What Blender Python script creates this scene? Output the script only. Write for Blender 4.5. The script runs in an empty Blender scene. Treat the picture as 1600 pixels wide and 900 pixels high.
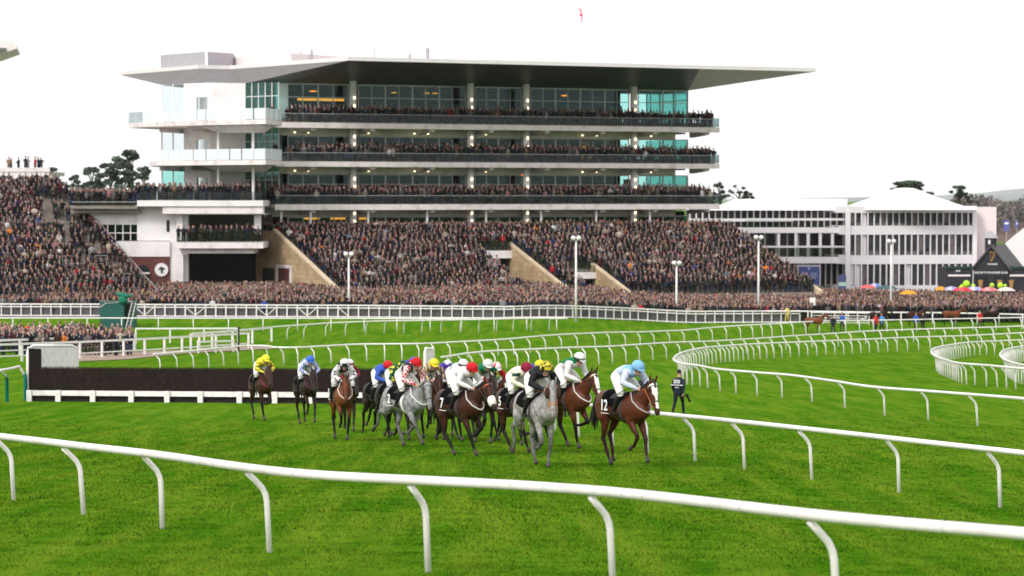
import bpy, math, random
import numpy as np
from mathutils import Vector, Matrix
SC = bpy.context.scene
COL = SC.collection
PI = math.pi
random.seed(7)
R = math.radians

# ---------------------------------------------------------------- camera, sky, sun, exposure
F = 4444.0                      # focal length in pixels of a 1600 px wide frame (100 mm on 36 mm)
HZ = 310.0                      # row of the true horizon
CZ = 11.0                       # camera height
PITCH = math.atan((450 - HZ) / F)
cam_d = bpy.data.cameras.new('camera')
cam = bpy.data.objects.new('camera', cam_d)
COL.objects.link(cam)
cam_d.sensor_width = 36.0
cam_d.lens = 36.0 * F / 1600.0
cam_d.clip_start = 0.5
cam_d.clip_end = 30000
cam.location = (0, 0, CZ)
cam.rotation_euler = (PI / 2 - PITCH, 0, 0)
cam_d.dof.use_dof = True
cam_d.dof.focus_distance = 66
cam_d.dof.aperture_fstop = 2.6
SC.camera = cam

SUN_EL, SUN_AZ = 38.0, 215.0     # azimuth clockwise from +Y: behind the camera, to the left
world = bpy.data.worlds.new('World')
SC.world = world
world.use_nodes = True
nt = world.node_tree
nt.nodes.clear()
wo = nt.nodes.new('ShaderNodeOutputWorld')
bg = nt.nodes.new('ShaderNodeBackground')
sky = nt.nodes.new('ShaderNodeTexSky')
sky.sky_type = 'NISHITA'
sky.sun_disc = False
sky.sun_elevation = R(SUN_EL)
sky.sun_rotation = R(SUN_AZ)
sky.air_density = 1.0
sky.dust_density = 6.0
sky.ozone_density = 1.0
hsv = nt.nodes.new('ShaderNodeHueSaturation')
hsv.inputs['Saturation'].default_value = 0.08
hsv.inputs['Value'].default_value = 1.0
mixw = nt.nodes.new('ShaderNodeMixRGB')      # a closed, even overcast layer over the clear sky
mixw.blend_type = 'MIX'
mixw.inputs[0].default_value = 0.72
mixw.inputs[2].default_value = (10.5, 10.4, 10.5, 1)
nt.links.new(sky.outputs[0], hsv.inputs['Color'])
nt.links.new(hsv.outputs[0], mixw.inputs[1])
nt.links.new(mixw.outputs[0], bg.inputs['Color'])
bg.inputs['Strength'].default_value = 0.12
nt.links.new(bg.outputs[0], wo.inputs['Surface'])

sun_d = bpy.data.lights.new('sun', 'SUN')
sun_d.energy = 1.5
sun_d.angle = R(12)
sun_d.color = (1.0, 0.96, 0.9)
sun = bpy.data.objects.new('sun', sun_d)
COL.objects.link(sun)
az, el = R(SUN_AZ), R(SUN_EL)
sdir = Vector((math.sin(az) * math.cos(el), math.cos(az) * math.cos(el), math.sin(el)))
sun.rotation_euler = sdir.to_track_quat('Z', 'Y').to_euler()
sun.location = (0, 0, 60)
vs = SC.view_settings
vs.view_transform = 'Standard'
vs.look = 'None'
vs.exposure = 0.35
vs.gamma = 1.0
vs.use_curve_mapping = False
SC.cycles.max_bounces = 6
SC.cycles.diffuse_bounces = 3
SC.cycles.glossy_bounces = 3
SC.cycles.transmission_bounces = 4
SC.cycles.transparent_max_bounces = 12
SC.cycles.volume_bounces = 1
SC.cycles.use_denoising = True

# ---------------------------------------------------------------- terrain and pixel helpers
_PD = np.array([(-400, 3.0), (-80, 3.0), (0, 3.5), (20, 4.0), (30, 4.4), (39, 4.85), (46, 5.15), (54, 5.6), (69, 6.5), (85, 7.4), (100, 8.15),
                (107, 8.5), (115, 8.85), (133, 9.5), (148, 10.0), (170, 10.65), (190, 11.1), (210, 11.5), (228, 11.85), (245, 12.05),
                (258, 12.08), (265, 11.85), (272, 11.5), (285, 10.9), (300, 10.7), (340, 10.7), (500, 12.5), (900, 13.0), (1500, 12.5), (30000, 12.0)])
_g = np.arange(-400, 1600, 0.5)
_p = np.interp(_g, _PD[:, 0], _PD[:, 1])
_k = np.hanning(17); _k /= _k.sum()
_ps = np.convolve(np.pad(_p, 8, mode='edge'), _k, mode='valid')

def sstep(a, b, x):
    t = np.clip((x - a) / (b - a), 0, 1)
    return t * t * (3 - 2 * t)

def T(x, y):
    """ground height"""
    x = np.asarray(x, float); y = np.asarray(y, float)
    D = np.interp(y, _g, _ps)
    D = D + 0.047 * np.clip(x, 0, 12) * np.exp(-((y - 52) / 14.0) ** 2)
    c = 1.4 * sstep(0, 20, x) + 0.02 * np.clip(x - 20, 0, 40)
    D = D + c * sstep(140, 292, y) * (1 - sstep(420, 700, y))
    return CZ - D

_cp, _sp = math.cos(PITCH), math.sin(PITCH)
def ray(u, v):
    a = (u - 800.0); b = -(v - 450.0)
    return np.array([a, F * _cp + b * _sp, -F * _sp + b * _cp])

def at(u, v, Y):
    d = ray(u, v)
    k = Y / d[1]
    return Vector((d[0] * k, Y, CZ + d[2] * k))

_dd = np.concatenate([np.arange(12, 150, 0.25), np.arange(150, 420, 0.5)])
def G(u, v, h=0.0):
    """where the pixel's ray meets the ground (raised by h)"""
    d = ray(u, v)
    k = _dd / d[1]
    f = CZ + d[2] * k - (T(d[0] * k, _dd) + h)
    i = np.nonzero((f[:-1] > 0) & (f[1:] <= 0))[0]
    if len(i) == 0:
        i = [int(np.argmin(np.abs(f[:-1])))]
        Y = _dd[i[0]]
    else:
        i = i[0]
        Y = _dd[i] + (_dd[i + 1] - _dd[i]) * f[i] / (f[i] - f[i + 1])
    return at(u, v, Y)

def proj(x, y, z):
    x, y, z = np.asarray(x, float), np.asarray(y, float), np.asarray(z, float) - CZ
    f = y * _cp - z * _sp
    up = y * _sp + z * _cp
    return 800 + F * x / f, 450 - F * up / f

# ---------------------------------------------------------------- object helpers
def tag(o, label=None, cat=None, group=None, kind=None):
    if label: o['label'] = label
    if cat: o['category'] = cat
    if group: o['group'] = group
    if kind: o['kind'] = kind
    return o

def empty(name, loc=(0, 0, 0), rz=0.0, label=None, cat=None, group=None, kind=None, scale=1.0):
    o = bpy.data.objects.new(name, None)
    COL.objects.link(o)
    o.location = loc
    o.rotation_euler = (0, 0, rz)
    o.scale = (scale,) * 3
    o.empty_display_size = 0.3
    return tag(o, label, cat, group, kind)

def mobj(name, mesh, parent=None):
    o = bpy.data.objects.new(name, mesh)
    COL.objects.link(o)
    if parent: o.parent = parent
    return o

def copy_tree(o, parent=None):
    c = o.copy(); COL.objects.link(c)
    if parent: c.parent = parent
    for ch in list(o.children):
        copy_tree(ch, c)
    return c

class MB:
    """collects closed shapes and builds them as ONE mesh"""
    def __init__(s):
        s.v = []; s.f = []; s.c = []
    def add(s, vs, fs, col=None):
        n = len(s.v)
        s.v.extend([tuple(p) for p in vs])
        s.f.extend([tuple(i + n for i in f) for f in fs])
        s.c.extend([col or (0.5, 0.5, 0.5)] * len(vs))
        return s
    def box(s, x0, x1, y0, y1, z0, z1, col=None):
        return s.hexa([(x0, y0, z0), (x1, y0, z0), (x1, y1, z0), (x0, y1, z0)], [(x0, y0, z1), (x1, y0, z1), (x1, y1, z1), (x0, y1, z1)], col)
    def hexa(s, b, t, col=None):
        return s.prism2(b, t, col)
    def prism2(s, b, t, col=None):
        n = len(b)
        fs = [tuple(range(n))[::-1], tuple(range(n, 2 * n))]
        for i in range(n):
            j = (i + 1) % n
            fs.append((i, j, n + j, n + i))
        return s.add(list(b) + list(t), fs, col)
    def poly(s, pts, z0, z1, col=None):
        """vertical prism over 2-D polygon; counter clockwise"""
        a = sum(pts[i][0] * pts[(i + 1) % len(pts)][1] - pts[(i + 1) % len(pts)][0] * pts[i][1] for i in range(len(pts)))
        if a < 0: pts = pts[::-1]
        return s.prism2([(p[0], p[1], z0) for p in pts], [(p[0], p[1], z1) for p in pts], col)
    def bar(s, a, b, w, h, col=None, up=(0, 0, 1)):
        """box section bar from a to b"""
        a = Vector(a); b = Vector(b)
        t = (b - a).normalized(); u = Vector(up)
        sd = t.cross(u)
        if sd.length < 1e-4: sd = t.cross(Vector((0, 1, 0)))
        sd.normalize(); n = sd.cross(t)
        q = [(-w / 2, -h / 2), (w / 2, -h / 2), (w / 2, h / 2), (-w / 2, h / 2)]
        B = [a + sd * x + n * y for x, y in q]; Tt = [b + sd * x + n * y for x, y in q]
        fs = [(0, 1, 2, 3), (7, 6, 5, 4), (1, 0, 4, 5), (2, 1, 5, 6), (3, 2, 6, 7), (0, 3, 7, 4)]
        return s.add(B + Tt, fs, col)
    def loft(s, pts, side=(0, 1, 0), n=12, col=None, roundcap=True):
        """pts: (p, r_side, r_other); an elliptical tube with closed rounded ends"""
        P = [Vector(p[0]) for p in pts]
        side0 = Vector(side)
        rings = []
        m = len(P)
        def frame(i):
            a = P[max(i - 1, 0)]; b = P[min(i + 1, m - 1)]
            t = (b - a).normalized()
            sd = side0 - t * side0.dot(t)
            if sd.length < 1e-3:
                sd = Vector((1, 0, 0)) - t * t.x
                if sd.length < 1e-3: sd = Vector((0, 0, 1))
            sd.normalize()
            return t, sd, t.cross(sd)
        def ring(c, sd, nn, ra, rb):
            return [c + sd * (ra * math.cos(2 * PI * k / n)) + nn * (rb * math.sin(2 * PI * k / n)) for k in range(n)]
        t, sd, nn = frame(0); ra, rb = pts[0][1], pts[0][2]
        if roundcap:
            r = min(ra, rb)
            rings.append(ring(P[0] - t * r * 0.62, sd, nn, ra * 0.5, rb * 0.5))
            rings.append(ring(P[0] - t * r * 0.36, sd, nn, ra * 0.83, rb * 0.83))
        for i in range(m):
            t, sd, nn = frame(i)
            rings.append(ring(P[i], sd, nn, pts[i][1], pts[i][2]))
        if roundcap:
            ra, rb = pts[-1][1], pts[-1][2]; r = min(ra, rb)
            rings.append(ring(P[-1] + t * r * 0.36, sd, nn, ra * 0.83, rb * 0.83))
            rings.append(ring(P[-1] + t * r * 0.62, sd, nn, ra * 0.5, rb * 0.5))
        vs = [q for rg in rings for q in rg]
        fs = []
        for i in range(len(rings) - 1):
            for k in range(n):
                k2 = (k + 1) % n
                fs.append((i * n + k, i * n + k2, (i + 1) * n + k2, (i + 1) * n + k))
        fs.append(tuple(range(n))[::-1])
        b = (len(rings) - 1) * n
        fs.append(tuple(range(b, b + n)))
        return s.add(vs, fs, col)
    def tube(s, pts, r, n=8, col=None):
        return s.loft([(p, r, r) for p in pts], side=(0.03, 0.02, 1) if abs(Vector(pts[-1])[2] - Vector(pts[0])[2]) < (Vector(pts[-1]) - Vector(pts[0])).length * 0.7 else (1, 0.02, 0.01), n=n, col=col, roundcap=False)
    def ball(s, c, rx, ry, rz, n=10, m=6, col=None):
        c = Vector(c)
        vs = [c + Vector((0, 0, -rz))]
        for j in range(1, m):
            a = -PI / 2 + PI * j / m
            for k in range(n):
                b = 2 * PI * k / n
                vs.append(c + Vector((rx * math.cos(a) * math.cos(b), ry * math.cos(a) * math.sin(b), rz * math.sin(a))))
        vs.append(c + Vector((0, 0, rz)))
        fs = [(0, 1 + (k + 1) % n, 1 + k) for k in range(n)]
        for j in range(m - 2):
            for k in range(n):
                k2 = (k + 1) % n
                fs.append((1 + j * n + k, 1 + j * n + k2, 1 + (j + 1) * n + k2, 1 + (j + 1) * n + k))
        L = len(vs) - 1; b = 1 + (m - 2) * n
        fs += [(b + k, b + (k + 1) % n, L) for k in range(n)]
        return s.add(vs, fs, col)
    def mesh(s, name, mat=None, smooth=False, cols=False):
        me = bpy.data.meshes.new(name)
        me.from_pydata([tuple(v) for v in s.v], [], s.f)
        if mat: me.materials.append(mat)
        if smooth: me.polygons.foreach_set('use_smooth', [True] * len(me.polygons))
        if cols:
            at_ = me.color_attributes.new('col', 'FLOAT_COLOR', 'POINT')
            a = np.ones((len(s.v), 4), np.float32); a[:, :3] = np.array(s.c)
            at_.data.foreach_set('color', a.ravel())
        me.update()
        return me
    def build(s, name, mat=None, parent=None, smooth=False, cols=False, bevel=0.0):
        o = mobj(name, s.mesh(name, mat, smooth, cols), parent)
        if bevel:
            b = o.modifiers.new('bevel', 'BEVEL'); b.width = bevel; b.segments = 2; b.limit_method = 'ANGLE'
        return o

def np_mesh(name, V, faces_quads=None, faces_tris=None, cols=None, mat=None, smooth=False):
    me = bpy.data.meshes.new(name)
    V = np.asarray(V, np.float32)
    me.vertices.add(len(V)); me.vertices.foreach_set('co', V.ravel())
    loops = []; starts = []; tot = 0
    for Fs in (faces_quads, faces_tris):
        if Fs is None or len(Fs) == 0: continue
        Fs = np.asarray(Fs, np.int32)
        n = Fs.shape[1]
        starts.append(tot + np.arange(len(Fs), dtype=np.int32) * n)
        loops.append(Fs.ravel()); tot += Fs.size
    loops = np.concatenate(loops); starts = np.concatenate(starts)
    me.loops.add(len(loops)); me.loops.foreach_set('vertex_index', loops)
    me.polygons.add(len(starts)); me.polygons.foreach_set('loop_start', starts)
    if smooth: me.polygons.foreach_set('use_smooth', np.ones(len(starts), bool))
    if cols is not None:
        a_ = me.color_attributes.new('col', 'FLOAT_COLOR', 'POINT')
        a = np.ones((len(V), 4), np.float32); a[:, :3] = cols
        a_.data.foreach_set('color', a.ravel())
    if mat: me.materials.append(mat)
    me.update(calc_edges=True); me.validate()
    return me

# ---------------------------------------------------------------- materials
def nodes(m):
    m.use_nodes = True
    t = m.node_tree
    return t, t.nodes['Principled BSDF']

def mat(name, col, rough=0.6, var=0.12, scale=3.0, bump=0.0, bscale=40.0, metal=0.0, spec=0.4, emit=None, estr=0.0, stain=None, stretch=(1, 1, 1), specks=False):
    """procedural paint: base colour broken up by two noises, optional grime and bump"""
    m = bpy.data.materials.new(name)
    t, b = nodes(m)
    N, L = t.nodes, t.links
    tc = N.new('ShaderNodeTexCoord'); mp = N.new('ShaderNodeMapping')
    mp.inputs['Scale'].default_value = stretch
    L.new(tc.outputs['Object'], mp.inputs[0])
    n1 = N.new('ShaderNodeTexNoise'); n1.inputs['Scale'].default_value = scale; n1.inputs['Detail'].default_value = 5
    n1.inputs['Roughness'].default_value = 0.65
    L.new(mp.outputs[0], n1.inputs['Vector'])
    cr = N.new('ShaderNodeValToRGB')
    dark = stain or tuple(c * (1 - var * 1.6) for c in col)
    lite = tuple(min(1, c * (1 + var * 0.7)) for c in col)
    cr.color_ramp.elements[0].position = 0.28; cr.color_ramp.elements[0].color = (*dark, 1)
    cr.color_ramp.elements[1].position = 0.72; cr.color_ramp.elements[1].color = (*lite, 1)
    e = cr.color_ramp.elements.new(0.5); e.color = (*col, 1)
    L.new(n1.outputs[0], cr.inputs[0]); L.new(cr.outputs[0], b.inputs['Base Color'])
    if specks:       # mud spots and scuffs
        n3 = N.new('ShaderNodeTexNoise'); n3.inputs['Scale'].default_value = 9; n3.inputs['Detail'].default_value = 3; L.new(mp.outputs[0], n3.inputs['Vector'])
        r3 = N.new('ShaderNodeMapRange'); r3.inputs[1].default_value = 0.70; r3.inputs[2].default_value = 0.76; L.new(n3.outputs[0], r3.inputs[0])
        m3 = N.new('ShaderNodeMixRGB'); m3.inputs[2].default_value = (0.16, 0.13, 0.08, 1); L.new(r3.outputs[0], m3.inputs[0]); L.new(cr.outputs[0], m3.inputs[1]); L.new(m3.outputs[0], b.inputs['Base Color'])
    b.inputs['Roughness'].default_value = rough
    b.inputs['Metallic'].default_value = metal
    b.inputs['Specular IOR Level'].default_value = spec
    if bump:
        n2 = N.new('ShaderNodeTexNoise'); n2.inputs['Scale'].default_value = bscale; n2.inputs['Detail'].default_value = 4
        L.new(mp.outputs[0], n2.inputs['Vector'])
        bp = N.new('ShaderNodeBump'); bp.inputs['Strength'].default_value = bump; bp.inputs['Distance'].default_value = 0.02
        L.new(n2.outputs[0], bp.inputs['Height']); L.new(bp.outputs[0], b.inputs['Normal'])
    if emit:
        b.inputs['Emission Color'].default_value = (*emit, 1); b.inputs['Emission Strength'].default_value = estr
    return m

def attr_mat(name, rough=0.7, sheen=0.0, bump=0.15, bscale=60, spec=0.3, var=0.25, vscale=25):
    m = bpy.data.materials.new(name)
    t, b = nodes(m); N, L = t.nodes, t.links
    a = N.new('ShaderNodeAttribute'); a.attribute_name = 'col'
    tc = N.new('ShaderNodeTexCoord')
    n1 = N.new('ShaderNodeTexNoise'); n1.inputs['Scale'].default_value = vscale; n1.inputs['Detail'].default_value = 4
    L.new(tc.outputs['Object'], n1.inputs['Vector'])
    mr = N.new('ShaderNodeMapRange'); mr.inputs[1].default_value = 0.3; mr.inputs[2].default_value = 0.7
    mr.inputs[3].default_value = 1 - var; mr.inputs[4].default_value = 1 + var
    L.new(n1.outputs[0], mr.inputs[0])
    mx = N.new('ShaderNodeMixRGB'); mx.blend_type = 'MULTIPLY'; mx.inputs[0].default_value = 1
    L.new(a.outputs['Color'], mx.inputs[1]); L.new(mr.outputs[0], mx.inputs[2]); L.new(mx.outputs[0], b.inputs['Base Color'])
    b.inputs['Roughness'].default_value = rough
    b.inputs['Specular IOR Level'].default_value = spec
    if sheen: b.inputs['Sheen Weight'].default_value = sheen
    if bump:
        n2 = N.new('ShaderNodeTexNoise'); n2.inputs['Scale'].default_value = bscale
        L.new(tc.outputs['Object'], n2.inputs['Vector'])
        bp = N.new('ShaderNodeBump'); bp.inputs['Strength'].default_value = bump; bp.inputs['Distance'].default_value = 0.01
        L.new(n2.outputs[0], bp.inputs['Height']); L.new(bp.outputs[0], b.inputs['Normal'])
    return m

def glass_mat(name, tint, alpha, refl=(0.8, 0.9, 0.9)):
    m = bpy.data.materials.new(name); m.use_nodes = True
    t = m.node_tree; t.nodes.clear(); N, L = t.nodes, t.links
    o = N.new('ShaderNodeOutputMaterial'); tr = N.new('ShaderNodeBsdfTransparent'); gl = N.new('ShaderNodeBsdfGlossy')
    fr = N.new('ShaderNodeLayerWeight'); fr.inputs[0].default_value = 0.25
    tr.inputs[0].default_value = (*tint, 1); gl.inputs[0].default_value = (*refl, 1); gl.inputs['Roughness'].default_value = 0.06
    mr = N.new('ShaderNodeMapRange'); mr.inputs[3].default_value = alpha; mr.inputs[4].default_value = 0.75
    tc = N.new('ShaderNodeTexCoord'); nz = N.new('ShaderNodeTexNoise'); nz.inputs['Scale'].default_value = 0.7
    bp = N.new('ShaderNodeBump'); bp.inputs['Strength'].default_value = 0.15; bp.inputs['Distance'].default_value = 0.05
    L.new(tc.outputs['Object'], nz.inputs['Vector']); L.new(nz.outputs[0], bp.inputs['Height']); L.new(bp.outputs[0], gl.inputs['Normal'])
    mx = N.new('ShaderNodeMixShader')
    L.new(fr.outputs['Fresnel'], mr.inputs[0]); L.new(mr.outputs[0], mx.inputs[0])
    L.new(tr.outputs[0], mx.inputs[1]); L.new(gl.outputs[0], mx.inputs[2]); L.new(mx.outputs[0], o.inputs[0])
    return m

def grass_mat(name, blades=False):
    m = bpy.data.materials.new(name)
    t, b = nodes(m); N, L = t.nodes, t.links
    geo = N.new('ShaderNodeNewGeometry')
    def noise(sc, st=(1, 1, 1), rot=0, det=5, ro=0.6):
        mp = N.new('ShaderNodeMapping'); mp.inputs['Scale'].default_value = st; mp.inputs['Rotation'].default_value = (0, 0, rot)
        L.new(geo.outputs['Position'], mp.inputs[0])
        n = N.new('ShaderNodeTexNoise'); n.inputs['Scale'].default_value = sc; n.inputs['Detail'].default_value = det; n.inputs['Roughness'].default_value = ro
        L.new(mp.outputs[0], n.inputs['Vector'])
        return n.outputs[0]
    def ramp(src, a, b_):
        r = N.new('ShaderNodeMapRange'); r.inputs[1].default_value = a; r.inputs[2].default_value = b_; r.clamp = True
        L.new(src, r.inputs[0]); return r.outputs[0]
    def mix(f, c1, c2, mode='MIX'):
        x = N.new('ShaderNodeMixRGB'); x.blend_type = mode
        for i, c in ((0, f), (1, c1), (2, c2)):
            if isinstance(c, tuple): x.inputs[i].default_value = c
            elif isinstance(c, float): x.inputs[i].default_value = c
            else: L.new(c, x.inputs[i])
        return x.outputs[0]
    patch = ramp(noise(0.35, (1, 0.45, 1)), 0.36, 0.66)
    tuft = ramp(noise(2.6, (1, 0.6, 1)), 0.38, 0.64)
    fine = ramp(noise(38 if not blades else 60, (1, 1, 1), 0, 3, 0.7), 0.3, 0.72)
    streak = ramp(noise(0.9, (1.6, 0.13, 1), 0.95, 4), 0.42, 0.68)
    c = mix(patch, (0.060, 0.170, 0.006, 1), (0.104, 0.220, 0.012, 1))
    c = mix(tuft, mix(0.42, c, (0.022, 0.105, 0.001, 1)), c)
    clump = ramp(noise(0.95, (1, 1.7, 1), 0.25, 5, 0.65), 0.40, 0.51)
    c = mix(clump, mix(0.5, c, (0.014, 0.085, 0.001, 1)), c)
    worn = ramp(noise(0.22, (1.3, 0.6, 1), 0.4, 6, 0.7), 0.6, 0.78)
    ww = N.new('ShaderNodeMath'); ww.operation = 'MULTIPLY'; ww.inputs[1].default_value = 0.6; L.new(worn, ww.inputs[0])
    c = mix(ww.outputs[0], c, (0.17, 0.22, 0.02, 1))
    w = N.new('ShaderNodeMath'); w.operation = 'MULTIPLY'; w.inputs[1].default_value = 0.6
    L.new(streak, w.inputs[0])
    c = mix(w.outputs[0], c, (0.165, 0.245, 0.018, 1))
    mud = ramp(noise(1.7, (1, 1, 1), 0.7, 6, 0.75), 0.72, 0.76)
    c = mix(mud, c, (0.055, 0.05, 0.018, 1))
    c = mix(1.0, c, mix(fine, (0.88, 0.88, 0.87, 1), (1.09, 1.08, 1.10, 1)), 'MULTIPLY')
    if blades:
        a = N.new('ShaderNodeAttribute'); a.attribute_name = 'col'
        c = mix(1.0, c, a.outputs['Color'], 'MULTIPLY')
    L.new(c, b.inputs['Base Color'])
    b.inputs['Roughness'].default_value = 0.75
    b.inputs['Specular IOR Level'].default_value = 0.0
    if blades:      # short turf lights like the lawn it stands in
        up = N.new('ShaderNodeCombineXYZ'); up.inputs[2].default_value = 1.0
        vm = N.new('ShaderNodeVectorMath'); vm.operation = 'MULTIPLY_ADD'; vm.inputs[1].default_value = (0.3, 0.3, 0.3)
        L.new(geo.outputs['Normal'], vm.inputs[0]); L.new(up.outputs[0], vm.inputs[2])
        nv = N.new('ShaderNodeVectorMath'); nv.operation = 'NORMALIZE'; L.new(vm.outputs[0], nv.inputs[0]); L.new(nv.outputs[0], b.inputs['Normal'])
    if not blades:
        bp = N.new('ShaderNodeBump'); bp.inputs['Strength'].default_value = 0.7; bp.inputs['Distance'].default_value = 0.05
        L.new(noise(14, (1, 1, 1), 0, 6, 0.75), bp.inputs['Height']); L.new(bp.outputs[0], b.inputs['Normal'])
    return m

M = {}
M['turf'] = grass_mat('turf')
M['blade'] = grass_mat('grass_blades', True)
M['white'] = mat('white_rail_plastic', (0.80, 0.755, 0.755), 0.4, 0.05, 1.1, stain=(0.62, 0.58, 0.55), specks=True)
M['whitewood'] = mat('white_painted_wood', (0.79, 0.75, 0.755), 0.6, 0.08, 4, bump=0.1, stain=(0.6, 0.57, 0.53))
M['render'] = mat('white_rendered_wall', (0.78, 0.745, 0.75), 0.75, 0.07, 0.5, stain=(0.62, 0.58, 0.57))
M['fascia'] = mat('pale_concrete_fascia', (0.76, 0.69, 0.69), 0.75, 0.08, 0.8, stain=(0.5, 0.44, 0.41))
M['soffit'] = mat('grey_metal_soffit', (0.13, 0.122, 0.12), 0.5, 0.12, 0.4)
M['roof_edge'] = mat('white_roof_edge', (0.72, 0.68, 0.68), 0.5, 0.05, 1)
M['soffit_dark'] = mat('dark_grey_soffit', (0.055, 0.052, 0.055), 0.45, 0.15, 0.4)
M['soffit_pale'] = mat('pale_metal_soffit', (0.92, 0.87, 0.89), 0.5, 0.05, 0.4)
M['plant'] = mat('grey_plant_screen', (0.36, 0.34, 0.37), 0.6, 0.06, 1.2)
M['pinkwall'] = mat('pale_panel_wall', (0.66, 0.58, 0.57), 0.7, 0.04, 1.2)
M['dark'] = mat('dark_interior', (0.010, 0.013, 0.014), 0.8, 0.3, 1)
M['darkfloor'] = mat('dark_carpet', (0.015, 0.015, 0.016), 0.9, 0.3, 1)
M['frame'] = mat('grey_window_frame', (0.58, 0.60, 0.60), 0.4, 0.06, 2)
M['glass'] = glass_mat('teal_glass', (0.60, 0.87, 0.84), 0.004)
M['paleglass'] = glass_mat('clear_balustrade_glass', (0.90, 0.93, 0.94), 0.05)
M['smoke'] = glass_mat('smoked_balustrade_glass', (0.80, 0.82, 0.82), 0.0)
M['stone'] = None
M['coping'] = mat('sandstone_coping', (0.58, 0.46, 0.32), 0.85, 0.15, 1.5, bump=0.3)
M['step'] = mat('concrete_steps', (0.25, 0.22, 0.19), 0.9, 0.2, 1.0)
M['twig'] = mat('birch_twigs', (0.013, 0.008, 0.0075), 0.9, 0.5, 9, stretch=(3, 3, 0.5))
M['green'] = mat('dark_green_paint', (0.008, 0.085, 0.075), 0.5, 0.15, 1.5)
M['posts_green'] = mat('green_plastic', (0.0, 0.16, 0.125), 0.4, 0.06, 3)
M['people'] = attr_mat('clothes_and_skin', 0.85, spec=.15, bump=0.3, bscale=30, var=0.22, vscale=9)
M['coat'] = attr_mat('horse_coat', 0.42, sheen=0.0, bump=0.35, bscale=14, spec=0.14, var=0.2, vscale=7)
M['coat_grey'] = attr_mat('dappled_grey_coat', 0.45, bump=0.3, bscale=14, spec=0.2, var=0.5, vscale=9)
M['silk'] = attr_mat('racing_silks', 0.6, spec=0.15, bump=0.35, bscale=28, var=0.08, vscale=10)
M['leather'] = mat('black_leather', (0.010, 0.009, 0.009), 0.45, 0.3, 12, spec=0.2)
M['numcloth'] = mat('black_number_cloth', (0.005, 0.005, 0.006), 0.9, 0.3, 8, bump=0.3, bscale=20, spec=0.03)
M['hair_black'] = mat('black_horse_hair', (0.010, 0.008, 0.008), 0.6, 0.4, 20, stretch=(1, 1, 0.2))
M['hair_pale'] = mat('pale_horse_hair', (0.42, 0.34, 0.24), 0.7, 0.3, 20)
M['hair_grey'] = mat('grey_horse_hair', (0.30, 0.29, 0.29), 0.7, 0.3, 20)
M['ink'] = mat('white_lettering', (0.85, 0.85, 0.85), 0.6, 0.03, 5)
M['lampglow'] = mat('lit_lamp', (0.9, 0.8, 0.6), 0.5, 0.0, 1, emit=(1.0, 0.82, 0.5), estr=2.6)
M['warmglow'] = mat('warm_light_strip', (0.9, 0.5, 0.2), 0.5, 0.0, 1, emit=(1.0, 0.22, 0.02), estr=1.8)
M['frost'] = mat('frosted_white_glass', (0.70, 0.76, 0.79), 0.25, 0.03, 0.8)
M['hoarding'] = mat('grey_hoarding', (0.10, 0.095, 0.10), 0.8, 0.3, 0.7)
M['mesh_metal'] = mat('galvanised_steel', (0.38, 0.37, 0.36), 0.45, 0.1, 4, metal=0.4)
_mcache = {}
def paint(c, rough=0.55, name='painted_surface'):
    k = (tuple(round(x, 3) for x in c), rough)
    if k not in _mcache: _mcache[k] = mat(name, c, rough, 0.08, 6)
    return _mcache[k]

def brick_mat(name, c1, c2, mortar, scale, bw=0.5, rh=0.25):
    m = bpy.data.materials.new(name); t, b = nodes(m); N, L = t.nodes, t.links
    tc = N.new('ShaderNodeTexCoord'); sp = N.new('ShaderNodeSeparateXYZ'); cb = N.new('ShaderNodeCombineXYZ')
    L.new(tc.outputs['Object'], sp.inputs[0]); L.new(sp.outputs['X'], cb.inputs['X']); L.new(sp.outputs['Z'], cb.inputs['Y'])
    ad = N.new('ShaderNodeMath'); ad.operation = 'SUBTRACT'; L.new(sp.outputs['X'], ad.inputs[0]); L.new(sp.outputs['Y'], ad.inputs[1]); L.new(ad.outputs[0], cb.inputs['X'])
    br = N.new('ShaderNodeTexBrick'); br.inputs['Scale'].default_value = scale
    br.inputs['Color1'].default_value = (*c1, 1); br.inputs['Color2'].default_value = (*c2, 1); br.inputs['Mortar'].default_value = (*mortar, 1)
    br.inputs['Brick Width'].default_value = bw; br.inputs['Row Height'].default_value = rh; br.inputs['Mortar Size'].default_value = 0.012
    L.new(cb.outputs[0], br.inputs['Vector'])
    nz = N.new('ShaderNodeTexNoise'); nz.inputs['Scale'].default_value = 1.4; nz.inputs['Detail'].default_value = 6
    L.new(tc.outputs['Object'], nz.inputs['Vector'])
    mx = N.new('ShaderNodeMixRGB'); mx.blend_type = 'MULTIPLY'; mx.inputs[0].default_value = 0.5
    L.new(br.outputs[0], mx.inputs[1]); L.new(nz.outputs[0], mx.inputs[2])
    g = N.new('ShaderNodeMixRGB'); g.blend_type = 'MULTIPLY'; g.inputs[0].default_value = 1; g.inputs[2].default_value = (1.35, 1.35, 1.35, 1)
    L.new(mx.outputs[0], g.inputs[1]); L.new(g.outputs[0], b.inputs['Base Color']); b.inputs['Roughness'].default_value = 0.9
    return m
M['stone'] = brick_mat('sandstone_blocks', (0.46, 0.34, 0.20), (0.36, 0.25, 0.14), (0.24, 0.17, 0.10), 0.8, 0.9, 0.4)
M['brick'] = brick_mat('red_brick', (0.14, 0.035, 0.03), (0.10, 0.028, 0.025), (0.16, 0.09, 0.08), 3.0)

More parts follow.
